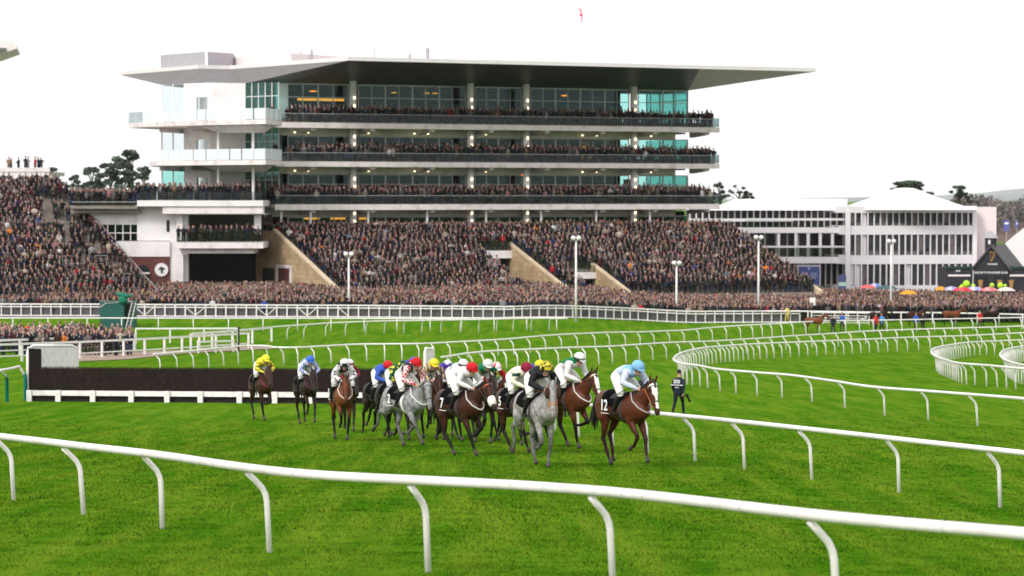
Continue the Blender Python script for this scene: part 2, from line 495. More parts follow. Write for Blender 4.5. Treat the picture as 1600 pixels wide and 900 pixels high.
def text(name, s, size, loc, rot, m, parent=None, extr=0.004, align='CENTER', sx=1.0, yoff=0):
    cu = bpy.data.curves.new(name, 'FONT'); cu.body = s; cu.size = size; cu.extrude = extr; cu.align_x = align; cu.align_y = 'CENTER'
    cu.offset = size * 0.018
    o = bpy.data.objects.new(name + '_tmp', cu); COL.objects.link(o)
    dg = bpy.context.evaluated_depsgraph_get(); dg.update()
    me = bpy.data.meshes.new_from_object(o.evaluated_get(dg))
    bpy.data.objects.remove(o); bpy.data.curves.remove(cu)
    me.materials.clear(); me.materials.append(m)
    o = mobj(name, me, parent)
    o.location = loc; o.rotation_euler = rot; o.scale = (sx, 1, 1)
    return o
# ================================================================ GROUND
def axis(a, b, fine0, fine1, fs, cs):
    xs = [a]; x = a
    while x < b:
        if fine0 <= x < fine1: st = fs
        else:
            dist = min(abs(x - fine0), abs(x - fine1)); st = min(fs + dist * 0.12, cs)
        x += st; xs.append(x)
    return np.array(xs)
gx = axis(-9000, 9000, -60, 70, 1.5, 900)
gy = axis(-200, 16500, -10, 345, 1.5, 500)
XX, YY = np.meshgrid(gx, gy)
ZZ = T(XX, YY)
nx, ny = len(gx), len(gy)
idx = np.arange(nx * ny).reshape(ny, nx)
Q = np.stack([idx[:-1, :-1], idx[:-1, 1:], idx[1:, 1:], idx[1:, :-1]], -1).reshape(-1, 4)
g = mobj('ground', np_mesh('ground', np.stack([XX, YY, ZZ], -1).reshape(-1, 3), Q, mat=M['turf'], smooth=True))
tag(g, kind='structure', label='mown green racecourse turf', cat='ground')

def sheet(name, pts, m, lift=0.004, label=None, cat=None, nseg=14):
    """a thin sheet draped on the ground between two polylines (near edge, far edge)"""
    a, b = pts
    V = []; Fq = []
    for i in range(nseg + 1):
        f = i / nseg * (len(a) - 1); k = min(int(f), len(a) - 2); w = f - k
        p = Vector(a[k]).lerp(Vector(a[k + 1]), w); q = Vector(b[k]).lerp(Vector(b[k + 1]), w)
        for j in range(5):
            r = p.lerp(q, j / 4); V.append((r.x, r.y, float(T(r.x, r.y)) + lift))
    for i in range(nseg):
        for j in range(4):
            c = i * 5 + j; Fq.append((c, c + 5, c + 6, c + 1))
    o = mobj(name, np_mesh(name, V, Fq, mat=m, smooth=True)); tag(o, label, cat, kind='structure'); return o

M['sand'] = mat('worn_sandy_ground', (0.30, 0.22, 0.17), 0.95, 0.25, 0.8, bump=0.3)
M['tarmac'] = mat('grey_tarmac', (0.12, 0.10, 0.095), 0.9, 0.2, 1.0)
sheet('path', ([G(110, 566), G(200, 562), G(290, 553), G(455, 544)], [G(110, 553), G(200, 551), G(290, 548), G(400, 541)]), M['sand'], 0.05, 'worn sandy crossing behind the white fence', 'path', 24)
sheet('apron', ([(-60, 271.6, 0), (-20, 272.6, 0), (20, 287, 0), (70, 302, 0)], [(-60, 330, 0), (-20, 330, 0), (30, 380, 0), (90, 400, 0)]), M['tarmac'], 0.05, 'tarmac apron under the spectators', 'pavement', 40)

# grass blades over the turf that lies near the camera
rng = np.random.default_rng(3)
def blades():
    Vs, Cs = [], []
    n_tot = 0
    for d0 in np.arange(29, 135, 3.0):
        d1 = d0 + 3; dm = d0 + 1.5
        half = 0.19 * dm + 2.0
        dens = 1050 * (34 / max(dm, 34)) ** 2
        n = int(dens * 2 * half * 3)
        x = rng.uniform(-half, half, n); y = rng.uniform(d0, d1, n)
        # clumping: keep more where a cheap cell noise is high
        cn = np.sin(x * 2.1 + np.sin(y * 1.3) * 2) * np.sin(y * 1.7 + np.sin(x * 0.9) * 2)
        keep = (rng.random(n) < 0.72 + 0.28 * cn) & (rng.random(n) < 1 - float(sstep(62, 132, dm)))
        x, y = x[keep], y[keep]; n = len(x); cn = cn[keep]
        k = dm / 34
        h = rng.uniform(0.016, 0.036, n) * (1 + 0.3 * cn) * (0.8 + 0.25 * k)
        w = rng.uniform(0.004, 0.008, n) * k
        a = rng.uniform(0, 2 * PI, n); lean = rng.uniform(0.1, 0.9, n) * h; b = rng.uniform(0, 2 * PI, n)
        z = T(x, y) - 0.004
        dx, dy = np.cos(a) * w, np.sin(a) * w
        V = np.stack([np.stack([x - dx, y - dy, z], -1), np.stack([x + dx, y + dy, z], -1),
                      np.stack([x + np.cos(b) * lean, y + np.sin(b) * lean, z + h], -1)], 1)
        c = rng.uniform(1.27, 1.45, (n, 1)) * np.array([[1, 1, 1]]); c[:, 0] *= rng.uniform(0.85, 1.25, n)
        Vs.append(V.reshape(-1, 3)); Cs.append(np.repeat(c, 3, 0)); n_tot += n
    V = np.concatenate(Vs)
    return mobj('grass', np_mesh('grass', V, None, np.arange(len(V)).reshape(-1, 3), np.concatenate(Cs), M['blade']))
tag(blades(), 'short green grass blades of the near track', 'grass', kind='stuff')

# ================================================================ RUNNING RAILS
def smooth_path(P, step=0.6):
    P = [Vector(p) for p in P]
    P = [P[0] * 2 - P[1]] + P + [P[-1] * 2 - P[-2]]
    out = []
    for i in range(1, len(P) - 2):
        p0, p1, p2, p3 = P[i - 1:i + 3]
        n = max(2, int((p2 - p1).length / step))
        # centripetal-like: scaled tangents
        d = (p2 - p1).length
        t1 = ((p2 - p0) / max((p2 - p0).length, 1e-6)) * d; t2 = ((p3 - p1) / max((p3 - p1).length, 1e-6)) * d
        for k in range(n):
            s = k / n
            out.append(p1 * (2 * s ** 3 - 3 * s ** 2 + 1) + t1 * (s ** 3 - 2 * s ** 2 + s) + p2 * (-2 * s ** 3 + 3 * s ** 2) + t2 * (s ** 3 - s ** 2))
    out.append(P[-2])
    return out

RH = 1.17
def rail(pix, posts, label, group='white running rails', r=0.058, h=RH, off=0.31, kind='curved', side=1, name='running_rail', pmat=None, prad=0.042, pts3=None, spacing=None, joints=False):
    P3 = pts3 or [G(u, v, h) for u, v in pix]
    path = smooth_path([(p.x, p.y, 0) for p in P3])
    xs = np.array([p.x for p in path]); ys = np.array([p.y for p in path])
    # keep the rail at constant height over a gently smoothed ground
    zs = T(xs, ys) + h
    base = path[len(path) // 2]
    t = empty(name, (base.x, base.y, float(T(base.x, base.y))), 0, label, 'rail', group)
    O = Vector(t.location)
    pts = [Vector((x, y, z)) - O for x, y, z in zip(xs, ys, zs)]
    mb = MB(); mb.loft([(p, r, r) for p in pts], side=(0, 0, 1), n=10, roundcap=True)
    L = np.concatenate([[0], np.cumsum(np.hypot(np.diff(xs), np.diff(ys)))])
    # joint collars between rail lengths
    jm = mb; nj = 0
    for s in np.arange(3.1, L[-1], 6.1):
        if nj > 60: break
        i = int(np.interp(s, L, np.arange(len(L))));
        if i + 1 >= len(pts): break
        d = (pts[i + 1] - pts[i]).normalized() * 0.012
        c = pts[i]; jm.loft([(c - d, r * 1.018, r * 1.018), (c + d, r * 1.018, r * 1.018)], side=(0, 0, 1), n=10, roundcap=False); nj += 1
    mb.build('rail_tube', M['white'], t, smooth=True)
    if joints:
        for s in np.arange(1.4, L[-1], 3.05):
            i = int(np.interp(s, L, np.arange(len(L))))
            if i + 1 >= len(pts): break
            d = (pts[i + 1] - pts[i]).normalized(); jb = MB(); jb.loft([(-d * .003, r * 1.012, r * 1.012), (d * .003, r * 1.012, r * 1.012)], side=(0, 0, 1), n=14, roundcap=False)
            o = jb.build('rail_joint', M['hoarding'], t, smooth=True); o.location = pts[i].lerp(pts[i + 1], .5)
    tx = np.gradient(xs); ty = np.gradient(ys); tl = np.hypot(tx, ty); tx /= tl; ty /= tl
    px, py = -ty, tx
    sg = np.where(px >= 0, 1, -1) * side
    if kind == 'straight': off = 0.0
    bx, by = xs + px * sg * off, ys + py * sg * off
    if spacing and posts:      # front half by column, the far half evenly
        bu, _ = proj(bx, by, T(bx, by)); k_ = int(np.argmin(bu))
        ss = [float(np.interp(u, bu[:k_ + 1][::-1], L[:k_ + 1][::-1])) for u in posts if u > bu[k_]] + list(np.arange(L[k_] + .4, L[-1], spacing))
    elif spacing:
        ss = np.arange(spacing * 0.3, L[-1], spacing)
    else:
        bu, _ = proj(bx, by, T(bx, by))
        dv = np.diff(bu)
        ss = [float(np.interp(u, bu, L) if bu[-1] > bu[0] else np.interp(u, bu[::-1], L[::-1])) for u in posts if min(bu[0], bu[-1]) - 1 <= u <= max(bu[0], bu[-1]) + 1]
    pm = {}
    for s in list(ss)[:100]:
        fi = float(np.interp(s, L, np.arange(len(L))))
        i = min(int(round(fi)), len(xs) - 1)
        x = np.interp(s, L, xs); y = np.interp(s, L, ys)
        ox, oy = px[i] * sg[i] * off, py[i] * sg[i] * off
        key = 'post'
        if key not in pm:
            b = MB()
            if kind == 'curved':   # post stands at the origin, its neck reaches -x to the rail
                prof = [((0.045, 0, -0.12), prad), ((0, 0, h * 0.60), prad), ((-0.02 * off / .31, 0, h * 0.68), prad), ((-0.07 * off / .31, 0, h * 0.76), prad), ((-0.17 * off / .31, 0, h * 0.85), prad), ((-off * 0.93, 0, h - r * 0.95), prad * 0.92)]
                b.loft([(p, q, q) for p, q in prof], side=(0, 1, 0), n=8, roundcap=False)
            else:
                b.loft([((0, 0, -0.1), prad, prad), ((0, 0, h - r * 0.6), prad, prad)], side=(0, 1, 0), n=8, roundcap=False)
            pm[key] = b.mesh('post', pmat or M['white'], smooth=True)
        o = mobj('post', pm[key], t)
        o.location = Vector((x + ox, y + oy, float(T(x + ox, y + oy)))) - O
        o.rotation_euler = (0, 0, math.atan2(oy, ox) + rng.normal(0, 0.05)) if off else (0, 0, 0)
        o.rotation_euler[1] = rng.normal(0, 0.012)
    return t

rail([(-120, 668), (-40, 677), (0, 682), (127, 697), (249, 711), (418, 735), (520, 744), (660, 751), (800, 758), (955, 769), (1300, 808), (1600, 834), (1740, 846)],
     [-100, 18, 127, 250, 417, 666, 955, 1304, 1690], 'nearest white rail crossing the whole foreground on swan-neck posts', r=0.061, joints=True)
rail([(690, 599), (777, 609.5), (850, 620), (919, 632.5), (1000, 643), (1077, 651), (1240, 668), (1402, 686), (1600, 708), (1750, 724)],
     [742, 786, 826, 866, 903, 956, 1010, 1084, 1161, 1266, 1402, 1560, 1745], 'white rail just behind the leading horses running to the right edge', joints=True)
# the looping rail on the right
C_front = [(1066, 568), (1091, 571), (1124, 577), (1182, 582), (1234, 586), (1300, 595), (1359, 604), (1473, 613), (1600, 623), (1760, 636)]
C_back = [(1053, 562.5), (1056, 556), (1068, 550), (1084, 546), (1115, 541.7), (1187, 537), (1306, 532), (1426, 527), (1600, 520), (1720, 515)]
rail(C_front[::-1] + C_back, [1720, 1612, 1526, 1449, 1381, 1319, 1268, 1221, 1182, 1149, 1124, 1105, 1093, 1081, 1073, 1067], 'white rail with the big bend whose tip is behind the walking man', spacing=2.0)
rail([(690, 558), (705, 556), (730, 552), (776, 548), (825, 546), (880, 543.5), (957, 541), (1067, 534.5), (1168, 529.7), (1330, 519), (1600, 509.5), (1720, 505)],
     [705, 722] + [738 + 17.6 * i for i in range(7)] + [872 + 21.1 * i for i in range(12)] + [1125 + 20.5 * i for i in range(11)] + [1352 + 25 * i for i in range(14)],
     'long white rail starting behind the pack and ending right, just outside the bend')
rail([(240, 553.5), (302, 548), (357, 542.5), (399, 540), (445, 543), (502, 541), (560, 538), (654, 537), (718, 534), (790, 530), (845, 525), (900, 521.6), (980, 519), (1100, 513), (1234, 504.5), (1290, 501.5), (1409, 499.7), (1600, 496), (1700, 494)],
     [250, 276, 302, 326, 349, 372, 395, 418, 442, 466, 491, 517, 545, 573, 601, 628, 654, 678, 703, 730, 753, 778, 802, 828, 852, 877, 902, 929, 952, 977, 1000, 1022, 1046, 1069, 1092, 1113, 1135, 1157, 1176, 1191, 1206, 1222, 1239, 1259, 1280, 1301, 1321, 1343, 1365, 1386, 1409, 1432, 1460, 1488, 1520, 1556, 1596],
     'longest white rail, running from beyond the hedge fence to the right edge')
rail([(400, 513.6), (425, 511), (469, 508), (511, 505), (572, 502.5), (633, 501), (760, 499), (880, 498)],
     [449 - 400 + 400, 475, 509, 540, 572, 601, 631, 659, 689, 719, 748, 776, 802, 830, 858], 'white rail whose post necks lean right, left of centre on the far turf', side=-1)
G_pts = [(-40, 497), (120, 497), (300, 497.3), (520, 497.5), (700, 497.8), (887, 497.5)]
rail(G_pts, [-30, 20, 75, 136, 190, 247, 302, 357, 411, 465, 517, 569, 620, 672, 721, 772, 823, 870], 'far white rail on straight posts in front of the crowd barrier', kind='straight', r=0.06)
# loops at the right edge
rail([(1720, 523), (1600, 531), (1525, 534), (1490, 538), (1463, 543), (1455, 549), (1461, 556), (1478, 562), (1500, 567.5), (1545, 571), (1600, 576), (1720, 583)],
     None, 'small white rail loop at the right edge, left one of the two', spacing=1.9)
rail([(1740, 532), (1640, 538), (1600, 541), (1575, 545), (1563, 552), (1567, 560), (1585, 567), (1620, 573), (1720, 580)],
     None, 'small white rail loop cut off by the right edge', spacing=1.9)

# ---------------------------------------------------------------- post-and-board fences
def board_fence(A, B, label, nposts, boards, h, pw=0.09, name='board_fence', group='white board fences', braces=(), extra_posts=(), pmat=None, mid=None):
    """A, B ground points; boards: (z_centre, height)"""
    pts = [Vector(p) for p in ([A] + (mid or []) + [B])]
    t = empty(name, (pts[0].x, pts[0].y, float(T(pts[0].x, pts[0].y))), 0, label, 'fence', group)
    O = Vector(t.location)
    seg = [(pts[i + 1] - pts[i]).length for i in range(len(pts) - 1)]; tot = sum(seg)
    def P(s):
        s *= tot
        for i, L in enumerate(seg):
            if s <= L or i == len(seg) - 1:
                p = pts[i].lerp(pts[i + 1], s / L); return Vector((p.x, p.y, float(T(p.x, p.y)))) - O
            s -= L
    m = pmat or M['whitewood']
    for zc, bh in boards:
        b = MB()
        for i in range(nposts - 1):
            b.bar(P(i / (nposts - 1)) + Vector((0, 0, zc)), P((i + 1) / (nposts - 1)) + Vector((0, 0, zc)), 0.05, bh)
        b.build('board', m, t)
    pb = MB(); pb.box(-pw / 2, pw / 2, 0.028, 0.028 + pw, -0.15, h); pmesh = pb.mesh('post', m)
    for i in range(nposts):
        if i > 99: break
        o = mobj('post', pmesh, t); o.location = P(i / (nposts - 1))
        d = P(min(1, (i + .5) / (nposts - 1))) - P(max(0, (i - .5) / (nposts - 1))); o.rotation_euler = (0, 0, math.atan2(d.y, d.x))
    for i, up in braces:
        a = P(i / (nposts - 1)); c = P((i + 1) / (nposts - 1)); z0, z1 = (0.2, h - 0.25) if up else (h - 0.25, 0.2)
        b = MB(); b.bar(a + Vector((0, -0.04, z0)), c + Vector((0, -0.04, z1)), 0.03, 0.07); b.build('brace', m, t)
    return t
# crowd barrier: left stretch (with braced gates), middle stretch, right gates
hA, hB, hC, hD = G(-60, 494.5), G(212, 495.5), G(560, 497), G(1262, 505)
hM = [G(800, 499), G(1000, 501.5)]
BB = [(1.22, 0.13), (0.97, 0.1), (0.12, 0.1)]
board_fence(hA, G(157, 495), 'white barrier fence left of the green tower below the packed terrace', 15, BB, 1.28)
board_fence(G(210, 495.5), hC, 'white barrier fence with diagonal gate braces right of the green tower', 23, BB, 1.28, pw=0.13, braces=[(0, False), (1, True), (5, False), (6, True), (12, False), (13, True), (16, False), (17, True), (20, False)])
board_fence(hC, G(1250, 505), 'long white barrier fence in front of the central crowd, without braces', 48, BB, 1.28, mid=hM)
board_fence(G(1268, 506), G(1358, 507), 'low white slatted gate by the led horses', 6, [(1.15, 0.1), (0.85, 0.06), (0.6, 0.06), (0.35, 0.06), (0.15, 0.06)], 1.2, braces=[(0, True), (2, False), (4, True)])
rail([(1200, 486.5), (1262, 486.5), (1366, 488), (1480, 489), (1620, 492), (1700, 494)], [1262, 1290, 1325, 1365, 1408, 1430, 1457, 1493, 1527, 1561, 1598], 'white rail with straight posts in front of the led horses', kind='straight', r=0.075, h=1.2, prad=0.06)
def hoarding(A, B, label, n=24, mid=()):
    pts = [Vector(A)] + [Vector(m_) for m_ in mid] + [Vector(B)]; t = empty('hoarding', A, 0, label, 'hoarding', 'grey hoardings behind the white barrier'); O = Vector(A)
    for i in range(len(pts) - 1):
        k = max(1, int((pts[i + 1] - pts[i]).length / 4))
        for j in range(k):
            p, q = pts[i].lerp(pts[i + 1], j / k), pts[i].lerp(pts[i + 1], (j + 1) / k - .004); b = MB()
            b.bar(Vector((p.x, p.y + .32, float(T(p.x, p.y + .32)) + .47)) - O, Vector((q.x, q.y + .32, float(T(q.x, q.y + .32)) + .47)) - O, .04, .82); b.build('panel', M['hoarding'], t)
hoarding(hA, G(157, 495), 'grey hoarding behind the white barrier left of the green tower')
hoarding(G(210, 495.5), hC, 'grey hoarding behind the braced white barrier right of the green tower')
hoarding(hC, G(1250, 505), 'long grey hoarding behind the central white barrier', mid=hM)
# fences around the small enclosure on the left
def fence_px(pa, pb, label, n, boards, h, mid=None, **k):
    return board_fence(G(*pa, h), G(*pb, h), label, n, boards, h, mid=[G(*q, h) for q in (mid or [])], **k)
fence_px((-40, 533), (212, 524), 'white rail fence nearest the small group of spectators', 9, [(1.2, 0.16), (0.45, 0.09)], 1.2, pw=0.16, mid=[(60, 530)])
fence_px((-60, 540), (390, 520), 'white fence that passes behind the white fence wing and rises right', 14, [(1.2, 0.15), (0.4, 0.09)], 1.22, pw=0.13, mid=[(124, 534), (250, 528)])
fence_px((212, 513.5), (372, 513), 'thin white two-post rail between the green tower and the black post', 4, [(1.2, 0.13)], 1.2, pw=0.13)
fence_px((300, 521.5), (426, 511.5), 'short white gate rail beside the black post', 5, [(1.2, 0.17)], 1.2, pw=0.14)
board_fence(G(311, 552), G(366, 550), 'low white hurdle panel lying by the crossing', 3, [(0.85, 0.14), (0.3, 0.14)], 0.95, pw=0.12)
bp_ = G(373, 548)
b = MB(); b.loft([((0, 0, -.1), .07, .07), ((0, 0, 1.75), .07, .07)], n=8, roundcap=False); b.ball((0, 0, 1.78), .085, .085, .06)
o = b.build('gate_post', M['leather'], None); o.location = bp_; tag(o, 'black post at the end of the white gate rail', 'post')

# ---------------------------------------------------------------- birch fence with take-off board and wings
def birch_fence():
    A = G(46, 627); B = G(694, 632)
    t = empty('birch_fence', A, 0, 'dark birch steeplechase fence with white take-off board and white wings', 'jump fence')
    O = Vector(A); d = (B - A); d.z = 0; L = d.length; d.normalize(); n = Vector((-d.y, d.x, 0))   # n points away from the camera
    def P(s, q, z):
        p = A + d * s + n * q; return Vector((p.x, p.y, float(T(p.x, p.y)) + z)) - O
    H = 1.62
    # solid core of packed birch
    m = MB(); N = 40
    for i in range(N):
        s0, s1 = L * i / N, L * (i + 1) / N
        m.prism2([P(s0, 0.05, 0.0), P(s1, 0.05, 0.0), P(s1, 1.0, 0.0), P(s0, 1.0, 0.0)], [P(s0, 0.42, H - .12), P(s1, 0.42, H - .12), P(s1, 0.85, H - .12), P(s0, 0.85, H - .12)])
    m.build('birch_core', M['twig'], t)
    # twigs: thousands of thin upright blades
    n_t = 42000
    s = rng.uniform(0, L, n_t); f = rng.random(n_t)
    zb = np.where(f < 0.75, rng.uniform(0.35, 1.3, n_t), rng.uniform(1.2, 1.45, n_t))
    zt = np.minimum(zb + rng.uniform(0.2, 0.5, n_t), H + rng.normal(0.01, 0.035, n_t))
    q = np.where(f < 0.75, 0.05 + 0.37 * zb / H - rng.uniform(0.0, 0.05, n_t), rng.uniform(0.36, 0.9, n_t))
    q2 = np.where(f < 0.75, 0.05 + 0.37 * zt / H - rng.uniform(0.0, 0.05, n_t), q + rng.normal(0, .03, n_t))
    sl = rng.normal(0.0, 0.05, n_t) + 0.03
    w = rng.uniform(0.004, 0.011, n_t)
    bx = A.x + d.x * s + n.x * q; by = A.y + d.y * s + n.y * q
    tx = A.x + d.x * (s + sl) + n.x * q2; ty = A.y + d.y * (s + sl) + n.y * q2
    g0 = T(bx, by)
    V = np.stack([np.stack([bx - d.x * w, by - d.y * w, g0 + zb], -1), np.stack([bx + d.x * w, by + d.y * w, g0 + zb], -1), np.stack([tx, ty, g0 + zt], -1)], 1).reshape(-1, 3) - np.array(O)
    c = rng.uniform(0.5, 1.9, (n_t, 1)) * np.array([[0.0165, 0.0098, 0.0088]])
    c[rng.random(n_t) < 0.04] = (0.05, 0.03, 0.022)
    mobj('birch_twigs', np_mesh('birch_twigs', V, None, np.arange(len(V)).reshape(-1, 3), np.repeat(c, 3, 0), M['people']), t)
    # take-off board
    b = MB()
    for i in range(24):
        b.bar(P(L * i / 24, -0.1, 0.40), P(L * (i + 1) / 24, -0.1, 0.40), 0.05, 0.24)
    b.build('take_off_board', M['whitewood'], t)
    pb = MB(); pb.box(-0.12, 0.12, -0.06, 0.06, -0.1, 0.53); pm = pb.mesh('post', M['whitewood'])
    us = [48, 93, 147, 207, 263, 315, 376, 431, 486, 541, 597, 652, 692]
    for u in us:
        bu, _ = proj(A.x, A.y, A.z)
        sv = np.linspace(0, L, 300); uu, _v = proj(A.x + d.x * sv, A.y + d.y * sv, A.z)
        s_ = float(np.interp(u, uu, sv)); o = mobj('post', pm, t); o.location = P(s_, -0.18, 0); o.rotation_euler = (0, 0, math.atan2(d.y, d.x))
    # wings: white framed boards with a padded dark birch return
    def wing(u0, Y0, u1, Y1, h0, h1, brown):
        b = MB(); a = at(u0, 600, Y0) - O; c = at(u1, 600, Y1) - O; a.z = float(T(a.x + O.x, Y0)) - O.z; c.z = float(T(c.x + O.x, Y1)) - O.z; a2 = a + Vector((0, 0, h0)); c2 = c + Vector((0, 0, h1))
        n2 = (c - a).cross(Vector((0, 0, 1))).normalized() * 0.03
        b.prism2([a - n2, c - n2, c + n2, a + n2], [a2 - n2, c2 - n2, c2 + n2, a2 + n2]); b.build('wing_board', M['whitewood'], t)
        f = MB(); f.loft([(a, .07, .07), (a + Vector((0, 0, h0 - .25)), .07, .07), (a.lerp(c, .03) + Vector((0, 0, h0 - .08)), .07, .07), (a.lerp(c, .1) + Vector((0, 0, h0 + .03)), .07, .07),
                           (a.lerp(c, .9) + Vector((0, 0, h1 + .03)), .07, .07), (a.lerp(c, .98) + Vector((0, 0, h1 - .08)), .07, .07), (c + Vector((0, 0, h1 - .25)), .07, .07), (c, .07, .07)], side=(0, 1, 0), n=8)
        f.build('wing_frame', M['white'], t, smooth=True)
        if brown:
            g_ = MB(); e = a.lerp(c, brown); n3 = n2 * 3.2; k = Vector((0, 0, .08))
            g_.prism2([a + n3 * .5, e + n3 * .5, e + n3, a + n3], [a2 + n3 * .5 - k, e + Vector((0, 0, h0 - .12)) + n3 * .5, e + Vector((0, 0, h0 - .14)) + n3, a2 + n3 - k])
            g_.build('birch_padding', M['twig'], t)
    wing(43.5, A.y + .9, 121, A.y + 4.2, 2.55, 2.5, 0.24)
    wing(664, B.y + .9, 677, B.y + 2.6, 2.5, 2.45, 0)
    return t
birch_fence()
# short rail with green posts at the fence's left end
t = rail([(-60, 582), (0, 578.5), (30, 572.5)], [], 'curved white rail with green posts left of the birch fence', h=1.62, r=0.06)
O = Vector(t.location)
for (u, v, un, vn, h) in ((11, 628, 0, 579, 1.62), (40, 626, 30, 572.5, 1.62), (-40, 630, -52, 581, 1.62)):
    g0 = G(u, v); top = G(un, vn, h)
    m = MB(); m.loft([(g0 - O + Vector((0, 0, -.1)), .085, .085), (g0 - O + Vector((0, 0, 1.0)), .085, .085), (g0 - O + (top - g0) * .15 + Vector((0, 0, 1.0)), .085, .085)], side=(0, 1, 0), n=10); m.build('green_post', M['posts_green'], t, smooth=True)
    m = MB(); p0 = g0 - O + (top - g0) * .12 + Vector((0, 0, 1.0)); m.loft([(p0, .06, .06), (top - O, .055, .055)], side=(0, 1, 0), n=8); m.build('post_neck', M['white'], t, smooth=True)
# ================================================================ MAIN GRANDSTAND
FO = np.array([-25.8, 310.0]); FL = 55.6
FU = np.array([50.2, 24.0]) / math.hypot(50.2, 24.0); FV = np.array([-FU[1], FU[0]])
FRZ = math.atan2(FU[1], FU[0])
def W(u, v, z=0.0):
    p = FO + FU * u + FV * v
    return Vector((p[0], p[1], z))
def U(px, v=0.0):
    """facade coordinate at which the plane v is crossed by image column px"""
    k = (px - 800.0) / F          # X = k*Y (pitch is tiny)
    a = FO + FV * v
    return float((k * a[1] - a[0]) / (FU[0] - k * FU[1]))
def ZY(py, u, v):
    p = FO + FU * u + FV * v
    return CZ - (py - HZ) * p[1] / F

stand = empty('grandstand', W(0, 0, 0), FRZ, 'large white five-level grandstand with a thin jutting roof and packed balconies', 'grandstand')
def loc_(p):                     # world -> stand local
    q = np.array([p[0], p[1]]) - FO
    return Vector((float(q @ FU), float(q @ FV), p[2]))
def sbox(name, u0, u1, v0, v1, z0, z1, m, par=None):
    b = MB(); b.box(u0, u1, v0, v1, z0, z1); return b.build(name, m, par or stand)

# roof: a thin white edge round a slab whose soffit falls inwards to the glass line
RZ = 26.05
outer = [(-17.4, 302.6), (35.1, 329.0), (27, 352), (-24, 368), (-44, 352), (-46.5, 337.8), (-35.4, 321.5), (-32.0, 323.0)]
uR = U(1075, 4.5)
g0, g1 = W(U(450, 4.5), 4.5), W(uR, 4.5)
W3 = (-25.6, 312.6); W2 = (-29.6, 316.0); W1 = (-33.2, 314.6); W0 = (-39.3, 319.5)
inner = [(g0.x, g0.y), (g1.x, g1.y), (W(uR, 15).x, W(uR, 15).y), (W(4, 22).x, W(4, 22).y), (-36, 336), (-39.3, 323), W1, W2]
GZ = 23.75
def ringpts(pts, z): return [loc_((p[0], p[1], z)) for p in pts]
o_t, o_m, i_b = ringpts(outer, RZ), ringpts(outer, RZ - 0.42), ringpts(inner, GZ)
n = len(outer)
b = MB(); b.add(o_t + o_m, [tuple(range(n))] + [(i, n + i, n + (i + 1) % n, (i + 1) % n) for i in range(n)]); b.build('roof_edge', M['roof_edge'], stand)
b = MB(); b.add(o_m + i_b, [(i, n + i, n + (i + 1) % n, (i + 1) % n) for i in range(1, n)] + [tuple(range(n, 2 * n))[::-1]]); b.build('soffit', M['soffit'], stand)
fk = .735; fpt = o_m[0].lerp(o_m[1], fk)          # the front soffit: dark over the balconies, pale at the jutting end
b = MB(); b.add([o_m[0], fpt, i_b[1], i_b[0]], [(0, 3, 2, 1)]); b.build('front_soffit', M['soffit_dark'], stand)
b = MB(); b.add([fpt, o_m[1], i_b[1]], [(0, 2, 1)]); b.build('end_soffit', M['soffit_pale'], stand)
# plant rooms on the roof
def wpoly(name, pts, z0, z1, m, par=None):
    b = MB(); b.poly([tuple(loc_((p[0], p[1], 0)))[:2] for p in pts], z0, z1); return b.build(name, m, par or stand)
wpoly('plant_room', [at(251, 90, 334).xy, at(322, 90, 326).xy, at(364, 90, 330).xy, at(372, 90, 345).xy, at(251, 90, 350).xy], RZ - 0.2, 27.78, M['plant'])
wpoly('plant_room', [at(364.5, 90, 331).xy, at(455, 90, 320).xy, at(560, 90, 331).xy, at(560, 90, 350).xy, at(380, 90, 350).xy], RZ - 0.2, 27.3, M['pinkwall'])
wpoly('corner_post', [at(320.5, 90, 325.8).xy, at(324.5, 90, 325.7).xy, at(324.5, 90, 327).xy, at(320.5, 90, 327).xy], RZ - 0.2, 27.83, M['roof_edge'])
wpoly('roof_ridge', [at(575, 90, 326).xy, at(1170, 100, 343).xy, at(1170, 90, 347).xy, at(575, 90, 330).xy], RZ - 0.1, 26.75, M['roof_edge'])
for px, y, h, r in ((585, 326, 1.6, 0.05), (470, 323, 1.0, .07), (487, 323, 1.1, .16), (640, 327, .8, .16), (668, 328, 1.5, .22)):
    p = at(px, 88, y); lp = loc_(p); b = MB()
    b.loft([((lp.x, lp.y, 26.2), r, r), ((lp.x, lp.y, 26.7 + h), r, r)], n=8, side=(0, 1, 0)); b.build('aerial', M['plant'], stand)

